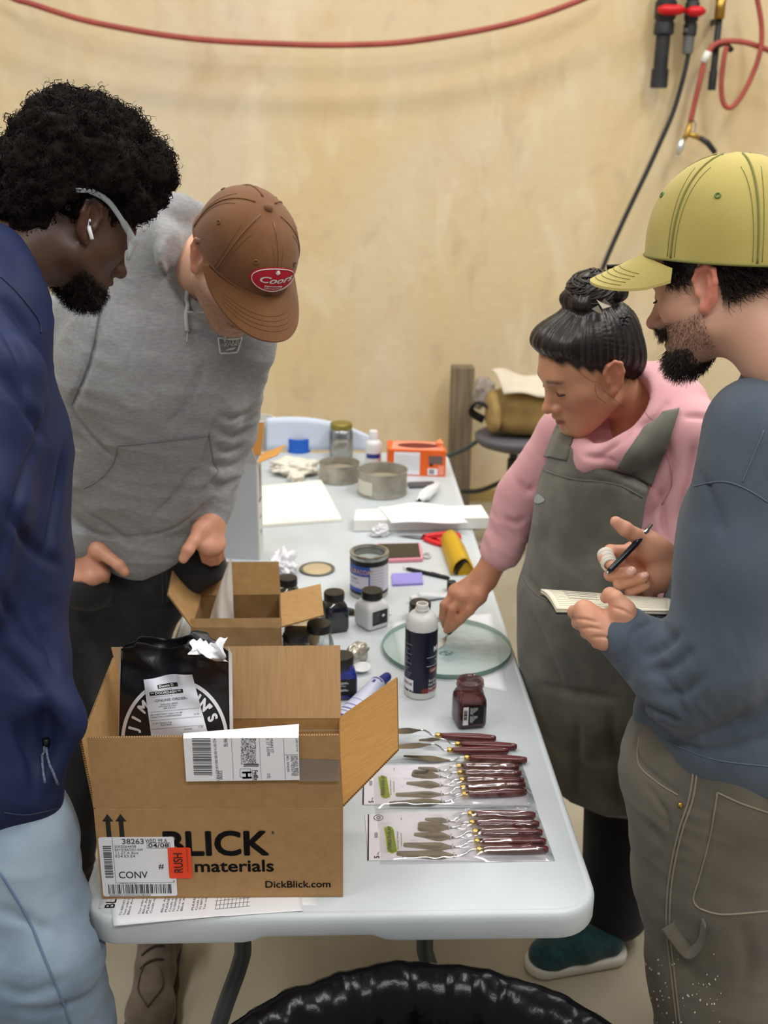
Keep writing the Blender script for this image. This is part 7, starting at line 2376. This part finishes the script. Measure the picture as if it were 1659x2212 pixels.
    B().prism([a + sd * .003, a + d * .012 + sd * .008, c_ - d * .004 + sd * .006, c_ + sd * .0018, c_ - sd * .0018, c_ - d * .004 - sd * .006, a + d * .012 - sd * .008, a - sd * .003], np.cross(sd, d) / np.linalg.norm(np.cross(sd, d)), .0008).build('blade', STEEL, t, smooth=False)
    B().tube([c_, lerp(c_, e, .3)], .0022, 8).build('ferrule', STEEL, t)
    B().tube([lerp(c_, e, .3), lerp(c_, e, .6), e, e + (e - c_) * .9], [.004, .0055, .0055, .004], 10).build('handle', M('brown_wood', '4a3024', rough=.5), t)


# ------------------------------------------------------------------ man in the yellow cap
def person_cap():
    p = thing('person', 'bearded man in yellow cap and slate sweatshirt taking notes', 'person', A(.66, 1.50, 0))
    SK = skin_mat('skin_fair')
    R = euler_axes(141, 17, 0)
    ear = J(1522, 624, 1.45)
    hc = ear - to_world(np.array([[.082, -.008, -.002]]), R, A(0, 0, 0))[0]
    S = head_sdf(neck=[(0, -.035, -.06), (0, -.075, -.12), (0.0, -.105, -.175)], nr=(.058, .060, .064), jaw=1.0, nose=1.15)
    HD = S
    def stub(x, y, z):
        w = .5 * np.clip((-z - .030 + .35 * np.clip(.03 - y, 0, .05)) / .02, 0, 1) * np.clip((y + .005) / .015, 0, 1) * (z > -.125)
        gt = np.clip((-z - .074) / .008, 0, 1) * np.clip((y - .045) / .012, 0, 1) + np.clip((y - .074) / .006, 0, 1) * np.exp(-((z + .052) / .008) ** 2) * (np.abs(x) < .032) + np.clip((y - .066) / .006, 0, 1) * np.exp(-((np.abs(x) - .029) / .007) ** 2) * np.exp(-((z + .068) / .016) ** 2)
        return np.clip(w + gt, 0, 1)
    def hl(x, y, z):
        side = (np.abs(x) > .045)
        a_ = np.clip((z - .004) / .012, 0, 1) * (y < .052) * (y > -.002)       # sideburn and temple
        b_ = np.clip((z - (-.040 - .25 * (y + .03))) / .02, 0, 1) * (y < -.022)
        return np.clip(np.maximum(a_, b_), 0, 1) * (np.abs(x) < .0775)
    hcol = lambda V: skin_cols(V, 'd0a088', 'b0685c', 'd2705c', stub=stub, stubc='4a382e', brow='2c1d16', scalp=hl, scalpc='251913')
    HM = M('brown_black_hair', '221711', rough=.5, var=.3, vs=80)
    # left hand holding the notebook
    kn = [J(1262, 1318, 1.6), J(1270, 1340, 1.594), J(1284, 1362, 1.592), J(1302, 1382, 1.592)]
    wr = J(1352, 1372, 1.6)
    fgs = [[J(1240, 1322, 1.624), J(1262, 1316, 1.656), J(1292, 1318, 1.664)], [J(1250, 1345, 1.624), J(1275, 1332, 1.656), J(1305, 1330, 1.664)], [J(1268, 1366, 1.624), J(1292, 1350, 1.656), J(1320, 1345, 1.664)], [J(1290, 1388, 1.618), J(1310, 1372, 1.642), J(1332, 1362, 1.648)]]
    th = [J(1345, 1320, 1.582), J(1330, 1292, 1.582), J(1318, 1285, 1.596), J(1308, 1291, 1.612)]
    H1 = hand_sdf(wr, kn, fgs, th, rp=.0150, rf=.0095, fore=J(1400, 1400, 1.606), rw=.029)
    H1.u(s_ell(J(1345, 1325, 1.592), (.018, .014, .018)), .012)
    # right hand with the pen, palm towards the viewer
    wr2 = J(1462, 1225, 1.729)
    kn2 = [J(1368, 1192, 1.741), J(1376, 1222, 1.75), J(1385, 1250, 1.75), J(1400, 1272, 1.741)]
    fg2 = [[J(1318, 1190, 1.729), J(1306, 1208, 1.698), J(1324, 1222, 1.679)], [J(1322, 1238, 1.741), J(1318, 1242, 1.704), J(1364, 1234, 1.675)], [J(1340, 1262, 1.735), J(1338, 1262, 1.7), J(1392, 1246, 1.675)], [J(1362, 1282, 1.729), J(1362, 1280, 1.7), J(1396, 1264, 1.685)]]
    th2 = [J(1398, 1172, 1.708), J(1372, 1156, 1.691), J(1350, 1142, 1.682), J(1330, 1127, 1.679)]
    H2 = hand_sdf(wr2, kn2, fg2, th2, rp=.0165, rf=.0098, fore=J(1530, 1235, 1.722), rw=.032)
    H2.u(s_ell(J(1415, 1195, 1.708), (.030, .018, .022)), .016)
    H2.u(s_ell(J(1425, 1250, 1.712), (.026, .016, .024)), .016)
    limbs = [([hc + R @ A(0, -.105, -.175), J(1690, 960, 1.63), J(1690, 1150, 1.67)], [.06, .06, .06]), ([J(1690, 950, 1.62), J(1640, 950, 1.51), J(1550, 1440, 1.565), J(1472, 1466, 1.59), J(1400, 1400, 1.606)], [.05, .042, .036, .034, .034]),
             ([J(1690, 950, 1.64), J(1640, 910, 1.74), J(1575, 1230, 1.775), J(1530, 1235, 1.7225)], [.05, .042, .034, .034])]
    HV, F, C, V, m_ = body_mesh(HD, R, hc, limbs, [(H1, J(1320, 1345, 1.61)), (H2, J(1400, 1205, 1.71))], .0025, 'cd9579')
    C[m_] = hcol(V[m_])
    HN = vnormals(HV, F); tb_ = bvh(HV, F)
    carve(HV, HN, [px_line(tb_, q, 8) for q in ([(1240, 1337), (1262, 1338), (1290, 1344)], [(1254, 1358), (1276, 1356), (1300, 1360)], [(1276, 1378), (1296, 1376), (1318, 1378)], [(1322, 1312), (1345, 1318), (1366, 1330)])], .0022, .0035)
    mesh('body', HV, F, SK, p, cols=C, label='skin of face, neck and hands')
    HN = vnormals(HV, F)
    x, y, z = V.T
    # fingernails and finger dressing
    NL = M('finger_nail', 'd8a898', rough=.25)
    th_ = bvh(HV, F)
    for q in ([(1354, 1232), (1362, 1225), (1371, 1227), (1373, 1236), (1363, 1241), (1355, 1239)], [(1385, 1240), (1391, 1233), (1399, 1235), (1401, 1243), (1393, 1248), (1386, 1247)]):
        patch(th_, q, NL, p, 'fingernail', off=.0006, res=4)
    a_, b_ = J(1309, 1196, 1.712), J(1318, 1217, 1.685)
    GZ = M('gauze_tape', 'd9d2c6', rough=.9)
    for k in range(7):
        t = k / 6; o = lerp(J(1307, 1197, 1.712), J(1317, 1220, 1.685), t)
        ax_ = frame(J(1317, 1220, 1.685) - J(1307, 1197, 1.712), A(0, 0, 1))
        B().tube([o + (ax_[1] * math.cos(g) + ax_[2] * math.sin(g)) * (.0112 + .0006 * (k % 2)) for g in np.linspace(0, 6.28, 16, endpoint=False)], .0024, 6, closed=True).build('bandage', GZ, p, label='white gauze wrap on the finger')
    # beard, sideburns, nape
    gt = (np.clip((-z - .076) / .008, 0, 1) * np.clip((y - .030) / .012, 0, 1) > .5) & (z > -.13) & m_
    ms = (y > .072) & (z < -.046) & (z > -.060) & (np.abs(x) < .030) & m_
    ix = rng.choice(np.where(gt)[0], 1700); L_ = .007 + .014 * np.clip((y[ix] - .04) / .03, 0, 1)
    strands(HV[ix], HN[ix] * .35 + R[:, 1] * .35 - R[:, 2] * .7, L_ * (.7 + .5 * rng.rand(len(ix))), .0006, HM, p, 'beard', seg=4, curl=.0012, curl_n=.8, jit=.16, label='dark goatee beard')
    ix = rng.choice(np.where(ms)[0], 500)
    strands(HV[ix], HN[ix] * .4 - R[:, 2] * .8, .012, .0005, HM, p, 'moustache', seg=3, jit=.15)
    w_ = stub(x, y, z); ix = np.where((w_ > .2) & (z > -.085) & (y < .075) & m_)[0]; ix = rng.choice(ix, 1500)
    strands(HV[ix], HN[ix] * .3 - R[:, 2] * .8 + R[:, 1] * .2, .0035, .00022, HM, p, 'stubble', seg=2, jit=.2)
    hh = hl(x, y, z); ix = rng.choice(np.where((hh > .6) & (z < .07) & m_ & ~((y > -.026) & (y < .022) & (z < .05)))[0], 3000)
    strands(HV[ix], HN[ix] * .35 - R[:, 2] * .6 - R[:, 1] * .55, .018, .0007, HM, p, 'hair', seg=4, curl=.003, curl_n=.6, jit=.25, label='short dark hair below the cap')
    hp = lambda a, b, c_: to_world(np.array([[a, b, c_]]), R, hc)[0]
    for s in (1, -1):
        B().tube([hp(s * (.0315 + .0145 * math.cos(g)), .0765 + .0135 * math.sin(g), -.0035 - .003 * math.sin(g)) for g in np.linspace(.15, PI - .15, 12)], .0011, 5).build('lashes', HM, p)
    # cap
    YC = fabric('washed_yellow_twill', 'b9aa63', 'ae9e57', rough=.9, vs=7, bump=.35, bs=800)
    YS = fabric('olive_stitch', '7d7a3c')
    cap_part(euler_axes(146, 3, 0), hc + R[:, 2] * .006, YC, p, name='yellow_cap', label='faded yellow baseball cap with green eyelets', s=1.09, H=.128, zf=.034, zb=.022, rx=.090, ry=.108, yc=-.012, brim_len=.078, brim_w=62, brim_drop=.50, brim_curve=.030, hole=True, stitch=YS, eyelet=M('green_eyelet', '5e7a3c', rough=.6), button=False, front_push=.004, pw=2.5, p2=2.0)
    # sweatshirt
    c = Cloth()
    c.limb([J(1748, 985, 1.63), J(1712, 1150, 1.66), J(1650, 1420, 1.70), J(1615, 1560, 1.73)], [.135, .162, .165, .165], kk=.06)
    c.limb([J(1640, 945, 1.50), J(1590, 1200, 1.53), J(1555, 1420, 1.56), J(1478, 1470, 1.59), J(1385, 1400, 1.605)], [.086, .080, .078, .066, .046], k=.025, kk=.03)
    c.limb([J(1680, 925, 1.74), J(1600, 1080, 1.78), J(1570, 1235, 1.77), J(1505, 1240, 1.74)], [.085, .078, .060, .045], k=.025)
    c.limb([J(1372, 1390, 1.607), J(1354, 1374, 1.603)], [.0465, .043], k=.008)
    c.limb([J(1448, 1548, 1.73), J(1545, 1585, 1.655), J(1660, 1600, 1.64), J(1780, 1610, 1.68)], [.062, .078, .085, .09], k=.04)
    nb_ = hc + R @ A(0, -.115, -.18)
    c.limb([nb_ + A(.02, 0, -.045), J(1745, 985, 1.65)], [.072, .135], k=.04)
    c.limb([J(1655, 805, 1.57), J(1690, 790, 1.64), J(1640, 835, 1.67)], [.034, .034, .034], k=.03)
    c.limb([J(1680, 860, 1.57), J(1650, 930, 1.54)], [.05, .080], k=.03)
    V, F = c.make(.0052)
    N_ = vnormals(V, F)
    V += N_ * (fbm(V * 6 + 2, 2) * .005)[:, None]
    fw_ = np.exp(-(np.linalg.norm(V - J(1440, 1470, 1.58), axis=1) / .12) ** 2)
    V += N_ * (fold_noise(V, A(1, 0, .5), 38, .006, .3, 4) * fw_)[:, None]
    tr = bvh(V, F)
    carve(V, N_, [px_line(tr, f) for f in ([(1395, 1420), (1430, 1400), (1470, 1370)], [(1400, 1450), (1450, 1440), (1500, 1400)], [(1420, 1500), (1470, 1500), (1520, 1460)], [(1412, 1440), (1450, 1490), (1490, 1560)], [(1340, 1480), (1400, 1530), (1470, 1560)], [(1500, 1000), (1540, 1080), (1560, 1150)], [(1440, 1590), (1530, 1625), (1659, 1590)])], .008, .009)
    carve(V, N_, [px_line(tr, [(1350, 1420), (1370, 1365), (1412, 1345)])], .004, .004)
    SL = fabric('slate_blue_fleece', '525d69', '46515d', rough=.95, vs=9, bump=.5, bs=500)
    sw = mesh('sweatshirt', V, F, SL, p, label='washed slate blue sweatshirt')
    tr = bvh(V, F)
    SS = fabric('slate_seam', '5a6572')
    for ln in ([(1500, 1050), (1560, 1040), (1610, 1055), (1659, 1085)], [(1603, 1042), (1625, 990), (1650, 930)], [(1392, 1572), (1450, 1605), (1540, 1640), (1659, 1655)]): seam(tr, ln, .0011, SS, sw)
    # work trousers
    c = Cloth()
    c.limb([J(1510, 1620, 1.74), J(1600, 1620, 1.72), J(1700, 1640, 1.74)], [.12, .145, .14], k=.05)
    c.limb([J(1530, 1700, 1.74), J(1538, 1900, 1.78), J(1548, 2100, 1.83), J(1555, 2300, 1.89), A(.66, 1.42, .12)], [.142, .125, .114, .105, .075], k=.04)
    c.limb([J(1640, 1700, 1.85), J(1660, 2000, 1.92), A(.78, 1.62, .35), A(.78, 1.62, .12)], [.13, .11, .09, .075], k=.04)
    V, F = c.make(.0055)
    N_ = vnormals(V, F)
    V += N_ * (fbm(V * 9 + 4, 2) * .004 + fold_noise(V, A(.3, 0, 1), 18, .003, .35))[:, None]
    tj = bvh(V, F)
    carve(V, N_, [px_line(tj, f) for f in ([(1385, 1580), (1372, 1610), (1385, 1650), (1430, 1690), (1470, 1720)], [(1545, 1715), (1535, 1800), (1510, 1900), (1495, 1950)], [(1400, 1700), (1440, 1760), (1450, 1820)])], .005, .006)
    carve(V, N_, [px_line(tj, f) for f in ([(1400, 1780), (1430, 1830), (1420, 1870)], [(1600, 2000), (1620, 2080), (1600, 2160)])], .012, .006)
    KH = fabric('dusty_olive_canvas', '6b6557', '57524a', rough=.95, vs=6, bump=.5, bs=400)
    tw = mesh('work_trousers', V, F, KH, p, label='dusty olive carpenter trousers')
    tj = bvh(V, F)
    KS = fabric('trouser_stitch', '857e6c')
    for ln in ([(1500, 1640), (1490, 1720), (1465, 1800), (1445, 1900), (1440, 2000), (1450, 2100), (1462, 2212)], [(1508, 1640), (1498, 1722), (1472, 1802), (1452, 1902), (1447, 2000), (1457, 2100), (1469, 2212)],
               [(1550, 1712), (1535, 1800), (1515, 1880), (1498, 1940), (1510, 1962)], [(1550, 1712), (1600, 1735), (1659, 1755)], [(1510, 1962), (1560, 1975), (1659, 1968)], [(1382, 1590), (1380, 1650), (1420, 1690), (1465, 1718)], [(1515, 1640), (1580, 1665), (1659, 1690)]):
        seam(tj, ln, .0016, KS, tw)
    bb = B()
    for k in range(70):
        q = cast(tj, 1395 + 170 * rng.rand() ** 1.4, 2060 + 150 * rng.rand(), .0008)
        if q is not None:
            w_ = .0005 + .0012 * rng.rand(); bb.add([q + CR * w_, q + CD * w_ * 1.5, q - CR * w_, q - CD * w_ * 1.5], [(0, 1, 2, 3)])
    bb.build('dust_specks', M('pale_dust', 'c9c5ba', rough=.9), tw, smooth=False, kind='stuff')
    lo = px_line(tj, [(1447, 1995), (1470, 2025), (1492, 2050), (1515, 2030), (1522, 1985)], 6, .008)
    if len(lo) > 5: B().tube(lo, .012, 8, flat=.18, up=CAMD).build('hammer_loop', KH, tw)
    q = cast(tj, 1471, 1738, .003)
    if q is not None: B().lathe([(.001, -.002), (.004, -.002), (.004, .002), (.001, .002)], q, 14, ax=np.stack([CR, CD, CF], 1)).build('rivet', BRASS, tw)
    for f_ in (A(.65, 1.42, 0), A(.77, 1.62, 0)):
        S = Cloth(); S.limb([f_ + A(.09, 0, .045), f_ + A(-.13, .0, .04)], [.048, .048], k=.02); S.cut(s_half((0, 0, 0), (0, 0, -1)))
        V, F = S.make(.008); mesh('boot', V, F, M('brown_boot', '4d3b2c', rough=.8), p, label='brown work boot')
    # notebook in the left hand
    n0, n1, n2, n3 = J(1202, 1316, 1.625), J(1450, 1320, 1.60), J(1450, 1294, 1.68), J(1168, 1274, 1.72)
    t = thing('notebook', 'open pocket notebook with cream ruled pages held in one hand', 'notebook', quad_at([n0, n1, n2, n3], .5, .5))
    def page(u, v, k=0.):
        q_ = quad_at([n0, n1, n2, n3], u, v); q_[2] += .006 * math.sin(PI * v) * (1 - u) + k; return q_
    B().grid(lambda u, v: page(u, v), 16, 10).build('pages', CREAM, t, solid=.003)
    B().grid(lambda u, v: page(u, v, -.004), 16, 10).build('page_block', M('page_edge', 'd8cfb8', rough=.9), t, solid=.004)
    B().grid(lambda u, v: page(u, v, -.008) + A(0, 0, -.002 * v), 12, 8).build('cover', M('black_cover', '1a1a1c', rough=.6), t, solid=.0015)
    for k in range(12):
        v_ = .1 + .07 * k
        B().tube([page(u, v_, .0022) for u in np.linspace(.04, .97, 12)], .00025, 4).build('rule_line', M('rule_grey', 'a8a49a'), t)
    for k in range(4):
        B().tube([page(.15 + .02 * i + .0, .82 - .14 * k + .012 * math.sin(i * 2.3 + k), .0024) for i in range(14)], .0003, 4).build('handwriting', INKG, t)
    # pen in the right hand
    a, b_, c_ = J(1309, 1241, 1.666), J(1372, 1176, 1.681), J(1408, 1133, 1.698)
    t = thing('retractable_pen', 'dark blue retractable pen held between bandaged fingers', 'pen', a)
    B().tube([lerp(a, b_, .08), lerp(a, b_, .16), b_, lerp(b_, c_, .3)], [.0032, .0048, .0052, .005], 14).build('barrel', M('dark_navy_gloss', '10131f', rough=.25), t)
    B().tube([a, lerp(a, b_, .08)], [.0008, .0032], 10).build('tip', STEEL, t)
    B().tube([lerp(b_, c_, .3), lerp(b_, c_, .75), lerp(b_, c_, .76), c_], [.0045, .0042, .0028, .0028], 12).build('clicker', SHANK, t)


person_navy()
person_pink()
person_cap()
